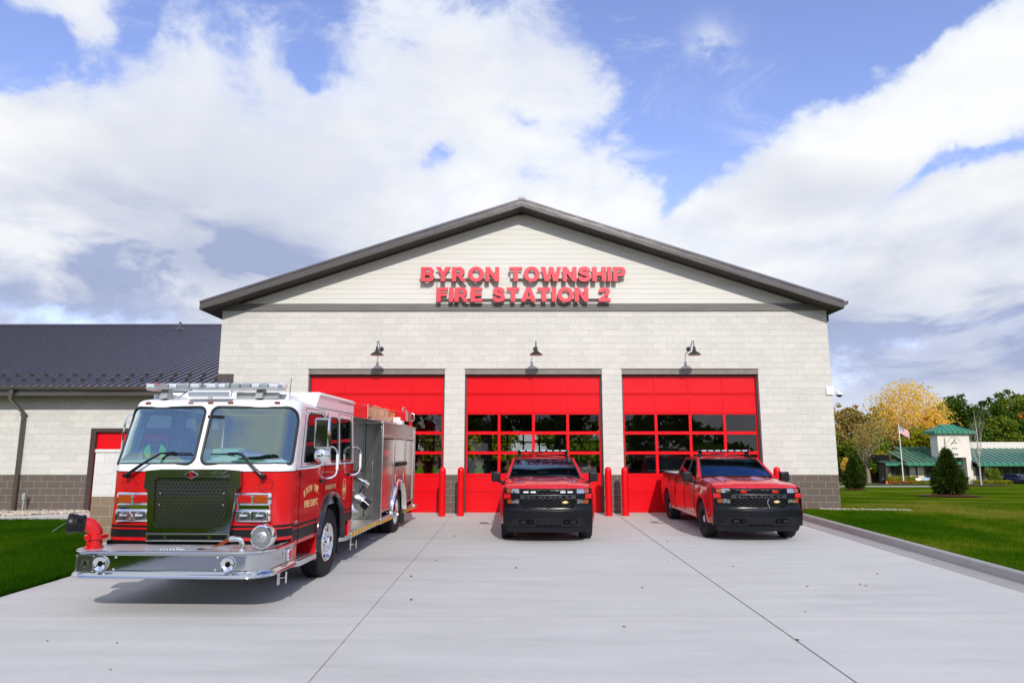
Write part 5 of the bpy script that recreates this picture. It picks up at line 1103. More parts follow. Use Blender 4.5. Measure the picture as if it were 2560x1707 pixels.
# ================================================================== PICKUPS (local: origin under the front axle, -y forward)
M['pred'] = mat('pickup_red', (.60, .006, .012), .3, coat=1., spec=.4)
M['navy2'] = mat('grained_plastic', (.008, .0095, .013), .36, spec=.32)
M['pglass'] = glass('pickup_glass', (.13, .20, .25), boost=3.2, gcol=(.30, .55, 1.))
M['barblk'] = mat('satin_bar', (.026, .029, .035), .34, spec=.5)
M['psilver'] = mat('badge_silver', (.6, .6, .62), .3, .8)
M['tonneau'] = mat('bed_cover', (.45, .46, .47), .5)
def sst(a, b, x): t = max(0, min(1, (x-a)/(b-a))); return t*t*(3-2*t)
def make_pickup(loc, rz, label):
    P = thing('pickup_truck', label, 'pickup truck', loc, rz, 'red fire department pickups in front of the bay doors')
    def B(mb, name, m, parent=P, **k): return mb.build(name, M[m], parent, **k)
    ARCH = ((0, .42), (3.745, .42)); RA = .475
    def zt(y): return interp(y, [(-.95, 1.12), (-.7, 1.165), (-.5, 1.18), (0, 1.215), (.45, 1.248), (2.8, 1.25), (2.95, 1.265), (5, 1.275)])
    def sw(y, zz):
        z = zz if zz < .9 else .9+(zz-.9)*(zt(y)-.9)/.34
        x = interp(z, [(.30, .95), (.45, .985), (.70, 1.0), (.93, 1.003), (1.0, .99), (1.12, .972), (1.25, .925), (1.4, .90)])
        for cy, cz in ARCH:
            d = math.hypot(y-cy, z-cz)-RA
            if z > .2: x += .035*math.exp(-(max(d-.05, 0)/.09)**2)
        if y < -.45: x -= .11*((-.45-y)/.45)**2
        if y > 4.6: x -= .05*((y-4.6)/.35)**2
        return x, z
    q = MB()
    for s in (1, -1):
        def S(y, zz): x, z = sw(y, zz); return (s*x, y, z)
        for (cy, cz), ya, yb in ((ARCH[0], -.80, .68), (ARCH[1], 3.06, 4.45)):
            outer = [(ya, .36), (yb, .36), (yb, 1.24), (ya, 1.24)]; a0 = math.asin(-.06/RA); A = sorted([a0+(PI-2*a0)*i/40 for i in range(41)]+[math.atan2(p[1]-cz, p[0]-cy) for p in outer[2:]])
            rws = []
            for k in range(8):
                t = k/7; r = []
                for a in A:
                    h = hit(outer, (cy, cz), a); i_ = (cy+RA*cos(a), cz+RA*sin(a)); t2 = t**1.5; r.append(S(i_[0]*(1-t2)+h[0]*t2, max(.36, i_[1]*(1-t2)+h[1]*t2)))
                rws.append(r)
            q.rows(rws)
            lip = [Vector(p) for p in rws[0]]; q.rows([lip, [Vector((p.x-s*.06, p.y, p.z)) for p in lip]])
        q.grid(S, .68, 3.06, .36, 1.24, 30, 12); q.grid(S, 4.45, 4.93, .36, 1.24, 8, 12)
        # rocker lower return
        q.rows([[S(y, .36) for y in (.55, 1.5, 3.1)], [(s*.85, y, .33) for y in (.55, 1.5, 3.1)]])
    B(q, 'body', 'pred', smooth=50)
    q = MB()   # tailgate, bed front, cover
    q.box(-.88, .88, 4.86, 4.92, .55, 1.27); q.box(-.92, .92, 2.84, 2.88, .4, 1.27); B(q, 'tailgate', 'pred', bevel=.01)
    q = MB(); q.box(-.86, .86, 2.92, 4.88, 1.275, 1.305)
    for y in (3.5, 4.1): q.box(-.87, .87, y, y+.03, 1.30, 1.316)
    B(q, 'bed_cover', 'tonneau', bevel=.008)
    q = MB()
    for s in (1, -1): q.box(*sorted((s*.865, s*.925)), 2.9, 4.9, 1.262, 1.285)
    B(q, 'bed_rail', 'black', bevel=.008)
    # hood
    def yf(x): return -.905+.155*(abs(x)/.9)**2.6
    def ycw(x): return .40+.13*(abs(x)/.85)**2
    def H(x, t):
        y = yf(x)+(ycw(x)-yf(x))*t; a = abs(x); xx = x*(1-.02*(1-t))
        z = 1.130+.082*(1-math.exp(-t*17))+.098*t-.050*(a/.93)**4*(.4+.6*t)
        z += .032*sst(.60, .44, a)*sst(.06, .30, t)*(1-.45*t)-.016*sst(.34, .20, a)*sst(.2, .5, t)+.010*sst(.90, .76, a)*sst(.58, .70, a)*sst(.1, .35, t)
        return (xx, y, z)
    q = MB(); q.grid(H, -.93, .93, 0, 1, 96, 50); q.rows([[H(-.93+1.86*i/60, 0) for i in range(61)], [(p[0], p[1]+.012, p[2]-.022) for p in [H(-.93+1.86*i/60, 0) for i in range(61)]], [(p[0], p[1]+.05, p[2]-.03) for p in [H(-.93+1.86*i/60, 0) for i in range(61)]]]); 
    for s in (1, -1):
        hp = lambda y: H(s*.93, min(1, max(0, (y-yf(.93))/(ycw(.93)-yf(.93)))))
        ysn = [-.80+1.36*i/24 for i in range(25)]
        q.rows([[(s*sw(y, 1.24)[0], y, zt(y)) for y in ysn], [(s*(sw(y, 1.24)[0]*.5+.5*.926), y, .5*zt(y)+.5*hp(y)[2]+.004) for y in ysn], [(hp(y)[0]-s*.006, y, hp(y)[2]-.012) for y in ysn]])
    B(q, 'hood', 'pred', smooth=55)
    q = MB()
    for s in (1, -1): q.tube([Vector(H(s*.925, t/12))+Vector((s*.005, 0, .002)) for t in range(1, 13)], .006, 4)
    q.rows([[(x, ycw(x)-.05, 1.288-.02*(x/.9)**2) for x in [-.9+1.8*i/16 for i in range(17)]], [(x, ycw(x)+.06, 1.318-.02*(x/.9)**2) for x in [-.9+1.8*i/16 for i in range(17)]]]); B(q, 'cowl', 'black')
    # cab
    def wsS(u, v):
        hw = .855*(1-v)+.705*v; x = u*hw; yb = .42+.15*u*u; yt = 1.19+.10*u*u
        return (x, yb+(yt-yb)*v, 1.318+(1.725-1.318)*v-.02*u*u*(1-v)+.012*sin(PI*v))
    q = MB(); q.grid(wsS, -.97, .97, .03, .965, 24, 8); B(q, 'windscreen', 'pglass', smooth=60, recalc=False)
    q = MB(); q.tube([Vector(wsS(*p))+Vector((0, -.003, .003)) for p in [(u/10*.97, .03) for u in range(-10, 11)]+[(.97, .03+.935*i/8) for i in range(1, 9)]+[(u/10*.97, .965) for u in range(9, -11, -1)]+[(-.97, .965-.935*i/8) for i in range(1, 8)]], .014, 6, 0, True); B(q, 'windscreen_gasket', 'gasket')
    def sg_(y, z): return .928-(z-1.235)*.40
    w1 = rquad([(.76, 1.275), (1.655, 1.275), (1.655, 1.69), (1.33, 1.69)], [.05, .03, .03, .08]); w2 = rquad([(1.765, 1.275), (2.60, 1.275), (2.44, 1.69), (1.765, 1.69)], [.03, .06, .07, .03])
    def A_(t): return (.48+(1.30-.48)*t, 1.236+(1.755-1.236)*t)
    for s in (1, -1):
        q = MB(); gk = MB(); S = lambda y, z: (s*sg_(y, z), y, z)
        q.ring([A_(0), (1.71, 1.236), (1.71, 1.755), A_(1)], w1, S, 0, 30, 1); q.ring([(1.71, 1.236), (2.86, 1.236), (2.62, 1.70), (2.50, 1.755), (1.71, 1.755)], w2, S, 0, 30, 1)
        q.rows([[S(*A_(t/8)) for t in range(9)], [Vector(wsS(s*1.06, t/8))*.5+Vector(S(*A_(t/8)))*.5+Vector((s*.01, -.015, .008)) for t in range(9)], [wsS(s*.97, t/8) for t in range(9)]])
        q.rows([[S(2.50, 1.755), S(2.62, 1.70), S(2.86, 1.236)], [(s*.66, 2.53, 1.755), (s*.67, 2.66, 1.70), (s*.80, 2.90, 1.236)]])
        for w_ in (w1, w2):
            gk.tube([(s*(sg_(*p)+.002), p[0], p[1]) for p in w_], .012, 6, 0, True)
            g_ = MB(); g_.fill(w_, S, 0, 2); B(g_, 'side_window', 'pglass', smooth=0, recalc=False)
        gk.add([(s*(sg_(0, z)+.003), y, z) for y, z in ((1.64, 1.275), (1.79, 1.275), (1.79, 1.69), (1.64, 1.69))], [(0, 1, 2, 3)])
        B(gk, 'window_gasket', 'gasket'); B(q, 'cab_side', 'pred', smooth=45)
    q = MB()
    def RF(x, y):
        e = (y-1.19)/1.31; return (x, y+.10*(x/.71)**2*(1-e), 1.725+.085*min(1, max(0, (y-1.17)/.55))**.55-.06*max(0, e-.6)-.065*(abs(x)/.715)**3.2)
    q.rows([[RF(x, 1.175+(2.56-1.175)*j/14) for j in range(15)] for x in [-.725+1.45*i/20 for i in range(21)]])
    q.rows([[RF(x, 2.56) for x in [-.7+1.4*i/8 for i in range(9)]], [(x*1.0, 2.62, 1.70) for x in [-.68+1.36*i/8 for i in range(9)]]])
    q.box(-.82, .82, 2.88, 2.92, .6, 1.25)
    B(q, 'cab_roof', 'pred', smooth=45)
    q = MB(); q.add([(-.80, 2.89, 1.24), (.80, 2.89, 1.24), (.67, 2.64, 1.70), (-.67, 2.64, 1.70)], [(0, 1, 2, 3)]); B(q, 'rear_window', 'pglass', recalc=False)
    q = MB()
    for s in (1, -1):
        X = lambda y, z: (s*(sw(y, z)[0]+.0015), y, sw(y, z)[1])
        for pts in ([(.70, z/20) for z in range(9, 25)], [(1.71, z/20) for z in range(9, 25)], [(2.72, z/20) for z in range(15, 25)], [(2.86, z/20) for z in range(8, 25)]): q.tube([X(*p) for p in pts], .006, 4)
        q.tube([X(y/10, .46) for y in range(7, 28)], .005, 4); q.tube([(s*(sg_(0, 1.24)+.004), y/10, 1.242) for y in range(6, 28)], .008, 4)
    B(q, 'shut_line', 'dark', smooth=0)
    for y in (1.50, 2.56):
        for s in (1, -1): q = MB(); q.box(*sorted((s*.985, s*1.03)), y-.10, y+.10, 1.085, 1.115); B(q, 'door_handle', 'black', bevel=.012)
    for s in (1, -1): q = MB(); q.text('SILVERADO', T3(s*(sw(.88, 1.12)[0]+.003), .90, 1.115) @ (SIDE if s > 0 else LSIDE), .36, .034, .003, .03); B(q, 'side_badge', 'psilver', smooth=0)
    # front fascia
    def yb(z): return interp(z, [(.20, -.86), (.33, -.925), (.52, -.975), (.64, -.99), (.675, -.985), (.70, -.95), (.80, -.94), (1.0, -.935), (1.09, -.92), (1.15, -.88)])
    def Fs(x, z): return (x, yb(z)+.17*(abs(x)/.95)**3, z)
    def Fo(o): return lambda x, z: (x, Fs(x, z)[1]-o, z)
    q = MB(); q.grid(Fs, -.955, .955, .33, 1.125, 40, 24)
    for s in (1, -1): q.rows([[Fs(s*.955, .33+.39*j/8) for j in range(9)], [(s*.955, -.70, .33+.39*j/8) for j in range(9)], [(s*.93, -.42, .40+.3*j/8) for j in range(9)]])
    B(q, 'front_bumper', 'navy', smooth=40)
    def slab(mb, poly, o0, o1, mi=0):   # raised polygon that follows the fascia
        n = 14; xs_ = [p[0] for p in poly]; a, b_ = min(xs_), max(xs_); c = (sum(xs_)/len(poly), sum(p[1] for p in poly)/len(poly))
        mb.fill(poly, Fo(o1), mi, 3); mb.rows([[Fo(o1)(*p) for p in poly], [Fo(o0)(*p) for p in poly]], mi, True)
    def dens(poly, m=6):
        out = []
        for i in range(len(poly)):
            p, r = poly[i], poly[(i+1) % len(poly)]; out += [(p[0]+(r[0]-p[0])*k/m, p[1]+(r[1]-p[1])*k/m) for k in range(m)]
        return out
    q = MB(); slab(q, dens(rquad([(-.93, .545), (.93, .545), (.945, .675), (-.945, .675)], .02)), -.02, .012); B(q, 'bumper_step', 'navy', smooth=40)
    q = MB(); slab(q, dens(rquad([(-.88, .345), (.88, .345), (.80, .40), (.68, .53), (-.68, .53), (-.80, .40)], .02)), -.02, .014); B(q, 'lower_bumper', 'navy2', smooth=40)
    q = MB(); slab(q, dens(rquad([(-.86, .215), (.86, .215), (.90, .325), (-.90, .325)], .02)), -.05, -.01); q.rows([[Fo(-.012)(x, .33) for x in [-.9+1.8*i/20 for i in range(21)]], [(x, -.6, .30) for x in [-.9+1.8*i/20 for i in range(21)]]]); B(q, 'air_dam', 'navy2', smooth=40)
    q = MB()
    for s in (1, -1):
        slab(q, dens(rquad(sorted([(s*.30, .395), (s*.63, .395), (s*.60, .49), (s*.32, .49)], key=lambda p: math.atan2(p[1]-.44, p[0]-s*.46)), .02)), .0, .0165)
    for k in range(4): x = -.21+.14*k; slab(q, dens(rr(x-.055, x+.055, .345, .378, .005, 2), 1), 0, .0168)
    B(q, 'bumper_recess', 'dark', smooth=0)
    q = MB()
    for s in (1, -1):
        q.tube([(s*.40, -.985, .43), (s*.37, -1.005, .45), (s*.345, -.99, .44)], .014, 6); q.box(*sorted((s*.47, s*.58)), -.985, -.96, .41, .47)
    B(q, 'tow_hook', 'navy2')
    q = MB(); slab(q, dens(rr(-.575, .575, 1.005, 1.095, .02, 2), 2), 0, .004); B(q, 'grille', 'dark', smooth=0); q = MB(); slab(q, dens(rquad([(-.55, .715), (.55, .715), (.58, .905), (-.58, .905)], .04), 2), 0, .004); B(q, 'grille', 'dark', smooth=0)
    q = MB()
    def bars(z0, z1, n, w_):
        for j in range(n):
            z = z0+(z1-z0)*(j+.5)/n; k = -.52+(.065 if j % 2 else 0)
            while k < .52:
                y = Fo(.012)(k, z)[1]; q.cbox((k, y, z), (w_, .03, .012)); q.cbox((k+.0625, y+.006, z+.5*(z1-z0)/n), (.03, .02, .010)); k += .13
    bars(.725, .90, 5, .075); B(q, 'grille_insert', 'navy2', bevel=.003, smooth=0); q = MB(); bars(1.012, 1.09, 2, .075); B(q, 'grille_insert', 'navy2', bevel=.003, smooth=0)
    q = MB(); slab(q, dens(rquad([(-.60, .912), (.60, .912), (.58, .998), (-.58, .998)], .012), 3), 0, .038); gb = B(q, 'grille_bar', 'barblk', smooth=40)
    q = MB(); x = -.505
    for ch in 'CHEVROLET':
        xc = x+.05; q.text(ch, T3(xc, Fo(.040)(xc, .955)[1], .926) @ FRONT @ Matrix.Rotation(math.atan(.17*3*abs(xc)**2/.86)*(1 if xc > 0 else -1)*-1, 4, 'Y'), .094, .056, .004, .045); x += .1135
    B(q, 'grille_lettering', 'dark', gb, smooth=0)
    q = MB(); bt = [(-.062, -.014), (-.03, -.014), (-.036, -.026), (.022, -.026), (.03, -.014), (.066, -.014), (.058, .014), (.03, .014), (.036, .026), (-.022, .026), (-.03, .014), (-.068, .014)]; q.prism(bt, 'y', -.012, .012, 0, T3(.36, Fo(.035)(.36, .845)[1], .845)); B(q, 'bow_tie_badge', 'gold', bevel=.003)
    for s in (1, -1):
        for z0, z1, xi, xo in ((1.018, 1.122, .605, .89), (.803, .908, .60, .875)):
            pl = sorted([(s*xi, z0), (s*xo, z0+.004), (s*(xo+.012), z1), (s*xi, z1)], key=lambda p: math.atan2(p[1]-(z0+z1)/2, p[0]-s*(xi+xo)/2))
            q = MB(); slab(q, dens(rquad(pl, .012), 2), -.01, .022); hl = B(q, 'headlight', 'black', smooth=40)
            xm = xi+(xo-xi)*.62
            q = MB(); slab(q, dens(rr(*sorted((s*(xi+.012), s*(xm-.006))), z0+.010, z1-.010, .01, 2), 2), .02, .0245); B(q, 'headlight_reflector', 'polished', hl, smooth=0)
            q = MB()
            for k in range(3): c_ = s*(xi+.04+.05*k); q.lathe([(.022, 0), (.02, -.004), (.006, .006), (0, .008)], (c_, Fo(.027)(c_, z0+.05)[1], z0+.045+.012*(k % 2)), (0, 1, 0), 12)
            B(q, 'headlight_bowl', 'alu', hl)
            q = MB(); slab(q, dens(rr(*sorted((s*xm, s*(xo-.012))), z0+.012, z1-.012, .01, 2), 2), .02, .030); B(q, 'turn_signal', 'amber', hl, smooth=40)
            q = MB(); slab(q, dens(rr(*sorted((s*(xi+.006), s*(xm-.002))), z0+.006, z1-.006, .01, 2), 2), .03, .034); B(q, 'headlight_lens', 'lensglass', hl, smooth=40)
        pl = sorted([(s*.79, .925), (s*.938, .91), (s*.942, 1.012), (s*.80, 1.005)], key=lambda p: math.atan2(p[1]-.96, p[0]-s*.88))
        q = MB(); slab(q, dens(rquad(pl, .012), 3), -.03, .022); B(q, 'fender_trim', 'pred', smooth=40)
        q = MB(); q.rows([[(s*.958, Fs(s*.95, z)[1]+.0, z), (s*.99, Fs(.95, z)[1]+.05, z), (s*sw(-.72, z)[0], -.72, z)] for z in (.56, .7, .8, .92, 1.0)]); B(q, 'fender_edge', 'pred', smooth=50)
    # mirrors
    for s in (1, -1):
        q = MB(); q.box(*sorted((s*1.045, s*1.255)), .60, .74, 1.20, 1.425); mm = B(q, 'side_mirror', 'black', bevel=.03, seg=3)
        q = MB(); q.prism([(s*.90, 1.10), (s*.92, 1.20), (s*1.10, 1.25), (s*1.13, 1.20), (s*1.06, 1.17)], 'y', .64, .72); q.build('mirror_arm', M['black'], mm, bevel=.01)
    # light bar
    q = MB(); q.prism(rr(-.64, .64, 1.47, 1.72, .05), 'z', 1.878, 1.898); lb = B(q, 'light_bar', 'black', bevel=.006)
    q = MB(); q.prism(rr(-.645, .645, 1.465, 1.725, .055), 'z', 1.8985, 1.94); q.build('light_bar_lens', M['lensglass'], lb, bevel=.008)
    q = MB()
    for k in range(7): q.cbox((-.51+k*.17, 1.50, 1.918), (.12, .04, .026))
    q.build('light_module', M['whitelens'], lb, bevel=.004)
    q = MB(); q.box(-.62, .62, 1.56, 1.64, 1.8985, 1.932); q.build('light_bar_core', M['dark'], lb)
    q = MB()
    for s in (1, -1): q.prism([(s*.56, 1.76), (s*.64, 1.745), (s*.62, 1.878), (s*.54, 1.878)], 'y', 1.55, 1.64)
    q.tube([(-.35, 1.5, 1.83), (-.1, 1.45, 1.85), (0, 1.48, 1.878)], .012, 6); q.build('light_bar_foot', M['black'], lb)
    q = MB(); q.tube([(.60, 1.35, 1.75), (.58, 1.45, 1.80)], .03, 8); q.ball((.575, 1.48, 1.80), (.03, .05, .02)); B(q, 'antenna', 'black')
    # wheels
    for x in (.865, -.865):
        for y in (0, 3.745):
            s = 1 if x > 0 else -1; prof = [(.215, -.10), (.23, -.125), (.31, -.14), (.37, -.135), (.392, -.12), (.402, -.09), (.402, -.045), (.402, 0), (.402, .045), (.402, .09), (.392, .12), (.37, .135), (.31, .14), (.23, .125), (.215, .10)]
            q = MB(); q.lathe(prof, (0, 0, 0), (s, 0, 0), 72, 0, lambda i, k: .975 if (i in (6, 8) and k % 3 == 0) or (i == 7 and k % 4 == 1) or (i in (5, 9) and k % 2 == 0) else 1.)
            wo = q.build('wheel', M['rubber'], P, smooth=28); wo.location = (x, y, .40)
            q = MB(); q.lathe([(.215, -.10), (.212, .09), (.222, .105), (.215, .112), (.20, .10), (.19, .06), (.17, .055), (.13, .075), (.08, .07), (.075, .06)], (0, 0, 0), (s, 0, 0), 36); q.build('rim', M['black'], wo)
            q = MB()
            for k in range(8): a = 2*PI*k/8; q.lathe([(.024, 0), (0, .001)], (s*.068, .155*cos(a), .155*sin(a)), (s, 0, 0), 10)
            q.build('rim_slot', M['dark'], wo)
            q = MB(); q.lathe([(.08, .06), (.078, .085), (.06, .10), (0, .105)], (0, 0, 0), (s, 0, 0), 20); q.build('hub_cap', M['psilver'], wo)
    q = MB()
    for cy in (0, 3.745):
        for s in (1, -1):
            r = []
            for i in range(19): a = -.1+(PI+.2)*i/18; r.append([(s*.985, cy+(RA+.005)*cos(a), .42+(RA+.005)*sin(a)), (s*.60, cy+(RA+.005)*cos(a), .42+(RA+.005)*sin(a))])
            q.rows(r); q.add([(s*.60, cy-.48, .3), (s*.60, cy+.48, .3), (s*.60, cy+.48, .95), (s*.60, cy-.48, .95)], [(0, 1, 2, 3)])
    q.box(-.62, .62, -.6, 4.8, .33, .5); q.cyl((-.8, 0, .4), (.8, 0, .4), .05); q.cyl((-.8, 3.745, .38), (.8, 3.745, .38), .06); q.ball((0, 3.745, .38), (.16, .16, .16))
    for s in (1, -1): q.box(*sorted((s*.80, s*.98)), 4.24, 4.26, .22, .55); q.box(*sorted((s*.80, s*.985)), .50, .52, .24, .52)
    B(q, 'underbody', 'rubber')
    # cabin
    q = MB(); q.box(-.85, .85, .5, 2.85, .5, .9); q.prism([(.55, 1.0), (.50, 1.24), (.75, 1.27), (1.0, 1.18), (1.0, .9), (.55, .9)], 'x', -.80, .80); B(q, 'dashboard', 'seat', bevel=.01)
    for x in (-.40, .40):
        q = MB(); q.box(x-.26, x+.26, 1.35, 1.85, .9, 1.05); q.prism([(1.75, 1.0), (1.88, 1.0), (2.0, 1.52), (1.9, 1.54)], 'x', x-.25, x+.25); q.box(x-.12, x+.12, 1.92, 2.0, 1.53, 1.66); B(q, 'seat', 'seat', bevel=.04, seg=2)
    q = MB(); q.lathe([(.175, -.014), (.192, 0), (.175, .014), (.162, 0), (.175, -.014)], (.40, 1.02, 1.20), (0, -.8, .55), 26); q.cbox((.40, 1.02, 1.20), (.3, .04, .05)); B(q, 'steering_wheel', 'black')
    q = MB(); q.box(-.12, .12, 1.06, 1.10, 1.60, 1.66); B(q, 'rear_view_mirror', 'black', bevel=.01)
    q = MB(); q.box(-.62, -.30, .62, .80, 1.255, 1.36); B(q, 'dash_computer', 'navy2', bevel=.01)
    return P, Fo
P1, Fo = make_pickup((.715, 15.56, -.053), R(0), 'red pickup facing the camera head on before the middle bay door')
P2 = copy_tree(P1); P2.location = (5.27, 15.72, -.052); P2.rotation_euler = (0, 0, R(-1.2)); P2['label'] = 'red pickup at the right bay door with two red grille lights'
for x in (-.47, -.315, .315, .47):
    y = Fo(.02)(x, 1.055)[1]; q = MB(); q.box(x-.062, x+.062, y-.02, y+.02, 1.033, 1.075); o = q.build('grille_strobe', M['black'], P1, bevel=.005); q = MB(); q.box(x-.055, x+.055, y-.025, y-.019, 1.038, 1.070); q.build('strobe_lens', M['whitelens'], o, bevel=.003)
for x in (-.335, .335):
    y = Fo(.03)(x, 1.055)[1]; q = MB(); q.box(x-.075, x+.075, y-.02, y+.02, 1.015, 1.092); o = q.build('grille_strobe', M['black'], P2, bevel=.006); q = MB(); q.box(x-.066, x+.066, y-.032, y-.019, 1.022, 1.086); q.build('strobe_lens', M['redlens'], o, bevel=.008)
q = MB(); q.tube([(.20, -.96, .90), (.16, -.985, .86), (.16, -.99, .80), (.19, -.99, .74), (.185, -.985, .71)], .007, 6); q.build('charge_cable', M['galv'], P2)
# ================================================================== BACKGROUND
def leaf_quads(pts, size, flat=.0):
    n = len(pts); a = RNG.normal(size=(n, 3)); a /= np.linalg.norm(a, axis=1)[:, None]; b = RNG.normal(size=(n, 3)); b -= a*(a*b).sum(1)[:, None]; b /= np.linalg.norm(b, axis=1)[:, None]
    s = size*(.6+.8*RNG.random(n))[:, None]; Q = np.empty((n, 4, 3)); Q[:, 0] = pts-a*s; Q[:, 1] = pts-b*s*.55; Q[:, 2] = pts+a*s; Q[:, 3] = pts+b*s*.55
    return Q.reshape(-1, 3)
def clump_points(cl, n, shell=.55):
    vol = np.array([r[0]*r[1]*r[2] for _, r in cl]); cnt = np.maximum(1, (n*vol**.8/(vol**.8).sum()).astype(int)); out = []
    for (c, r), k in zip(cl, cnt):
        d = RNG.normal(size=(k, 3)); d /= np.linalg.norm(d, axis=1)[:, None]; t = (shell+(1-shell)*RNG.random(k)**.7)*(1+.12*RNG.normal(size=k)); out.append(np.array(c)+d*t[:, None]*np.array(r))
    return np.concatenate(out)
def limbs(mb, base, h, spread, n, r0, depth=2, lean=.0, up=.6, jit=.13):
    tips = []
    def grow(p, d, L_, r, k):
        q = p; pts = [p]; rad = [r]
        for i in range(3): d = (d+Vector((random.gauss(0, jit if k == 0 else .13), random.gauss(0, jit if k == 0 else .13), random.gauss(.02, .07)))).normalized(); q = q+d*L_/3; pts.append(q); rad.append(r*(1-.16*(i+1)))
        mb.tube(pts, rad, 6 if k else 8); tips.append(q)
        if k < depth:
            for _ in range(n if k == 0 else random.choice((2, 3))):
                a = random.uniform(0, 2*PI); e = Vector((cos(a)*spread, sin(a)*spread, up+random.uniform(-.15, .25))).normalized(); dd = (d*.55+e).normalized()
                grow(q if random.random() < .6 else pts[2], dd, L_*random.uniform(.55, .85), rad[-1]*random.uniform(.55, .75), k+1)
    grow(Vector(base), Vector((lean, 0, 1)).normalized(), h, r0, 0); return tips
M['bark'] = mat('bark', (.16, .13, .10), .9, bump=(9, .03), var=(3, .25)); M['twig'] = mat('twig_bark', (.27, .21, .16), .9, var=(3, .2)); M['barkl'] = mat('pale_bark', (.42, .38, .33), .9, var=(3, .2))
LF = {'orange': leaf_mat('orange_leaves', [(.85, .50, .07), (.92, .66, .11), (.80, .58, .10), (.88, .62, .22)], .5), 'dkgreen': leaf_mat('dark_green_leaves', [(.022, .055, .008), (.05, .11, .012), (.09, .16, .02), (.13, .19, .03)], .3),
      'green': leaf_mat('green_leaves', [(.06, .12, .012), (.12, .20, .02), (.19, .26, .03), (.28, .27, .03)], .35), 'yellow': leaf_mat('yellow_green_leaves', [(.20, .24, .015), (.34, .34, .02), (.42, .36, .03), (.14, .20, .02)], .4),
      'mixed': leaf_mat('autumn_mixed_leaves', [(.36, .26, .10), (.55, .36, .10), (.22, .24, .05), (.6, .40, .14), (.34, .32, .09)], .35), 'fir': leaf_mat('fir_needles', [(.012, .035, .008), (.03, .065, .010), (.06, .105, .014), (.14, .15, .03)], .25),
      'rust': leaf_mat('rust_leaves', [(.35, .12, .02), (.5, .2, .03), (.3, .16, .05)], .3)}
def tree(name, label, x, y, h, cw, leaf, n=5000, size=.34, trunk=.25, z=None, group=None, base=.28, bark='bark', k=16, shell=.35, tall=1., lim=(4, 2)):
    z = G(x, y)-.1 if z is None else z; t = thing(name, label, 'tree', (x, y, z), 0, group)
    q = MB(); limbs(q, (0, 0, 0), h*base, .75, lim[0], trunk, lim[1], up=.75); q.build('trunk', M[bark], t, recalc=False)
    cl = []; H0 = h*base*.9
    for i in range(k):
        u = (i+.5)/k; zz = H0+(h-H0)*(.08+.84*u); w_ = cw*math.sin(PI*min(1, .18+.80*u**tall))**.7; a = i*2.4+random.random(); rad = w_*random.uniform(.35, .75); r = max(.12*cw, w_*random.uniform(.32, .5)); cl.append(((rad*cos(a), rad*sin(a), zz), (r*1.15, r*1.15, r*.9)))
    np_mesh('crown', leaf_quads(clump_points(cl, n, shell), size), 4, LF[leaf], t); return t
WOOD = 'woods behind the green roofed building'
def at112(x, y): return x*y/112
# big orange tree: open crown with pale limbs
t = tree('autumn_tree', 'tall orange autumn tree with pale limbs rising above the flag', at112(65.2, 128), 128, 19.6, 7.2, 'orange', 8200, .21, .30, bark='barkl', base=.34, k=60, shell=.8, lim=(7, 4))
tree('autumn_tree', 'smaller orange tree right of the flag, beside the white tower', at112(69.2, 126), 126, 14.5, 3.6, 'orange', 6500, .26, .25, bark='barkl', shell=.5)
tree('yellow_tree', 'bright yellow green bushy tree between the flag and the white tower', at112(66.8, 122), 122, 10.5, 4.6, 'yellow', 5200, .32, base=.12)
tree('yellow_tree', 'yellowish round top showing just right of the tall orange tree', at112(71.4, 138), 138, 16.5, 4.2, 'yellow', 4000, .36)
for i, (x, y, h, cw, lf, lab) in enumerate(((73.3, 134, 17.5, 5.0, 'dkgreen', 'dark green tree directly above the roof of the white tower'), (78.5, 132, 16.5, 4.4, 'dkgreen', 'dark tree seen through the bare sapling branches'), (81.5, 136, 18.6, 5.2, 'green', 'tall green tree above the long right roof'), (85.5, 130, 17.6, 5.0, 'green', 'green tree with rust tints at the right edge of the photo'), (90.5, 128, 18, 5.5, 'dkgreen', 'dark green tree at the far right, partly out of frame'),
                                                 (80.5, 126, 12.5, 4.4, 'green', 'lower green tree just behind the white roof band'), (85, 124, 12., 4.2, 'dkgreen', 'low dark tree behind the right end of the white roof band'), (75.5, 127, 12, 3.8, 'dkgreen', 'dark low tree right behind the white tower'))):
    tree('woodland_tree', lab, at112(x, y), y, h, cw, lf, 9500, .27, .25, None, WOOD)
tree('woodland_tree', 'rust tinted sparse tree among the green ones on the far right', at112(84, 127), 127, 13.6, 2.2, 'rust', 900, .34, .2, None, WOOD)
for x, y, h, cw, lf, lab in ((53.2, 140, 16.2, 4.6, 'mixed', 'brownish autumn tree right against the station corner'), (56.2, 138, 15.8, 4.2, 'mixed', 'tan autumn tree behind the bare branched tree'), (60.4, 136, 15.8, 4.4, 'yellow', 'yellow tinged tree left of the tall orange tree'), (58.5, 126, 10, 4.2, 'green', 'low green tree filling behind the bare trunk'), (63.4, 126, 10.8, 4.0, 'mixed', 'brown orange tree behind the flag pole'),
                             (53.8, 122, 7.4, 3.6, 'green', 'low green tree above the small fir bush'), (50.5, 126, 12, 4, 'green', 'green tree just hidden by the station corner'), (56.4, 118, 5., 2.6, 'dkgreen', 'dark shrubby tree left of the bare tree trunk'), (60.6, 120, 6, 3, 'yellow', 'yellow green undergrowth tree left of the green roof')):
    tree('woodland_tree', lab, at112(x, y), y, h, cw, lf, 8500, .26, .22, None, WOOD, base=.15)
tree('woodland_tree', 'small vivid orange young tree beside the station corner', at112(54.4, 110), 110, 4.6, .9, 'orange', 700, .22, .08, None, WOOD)
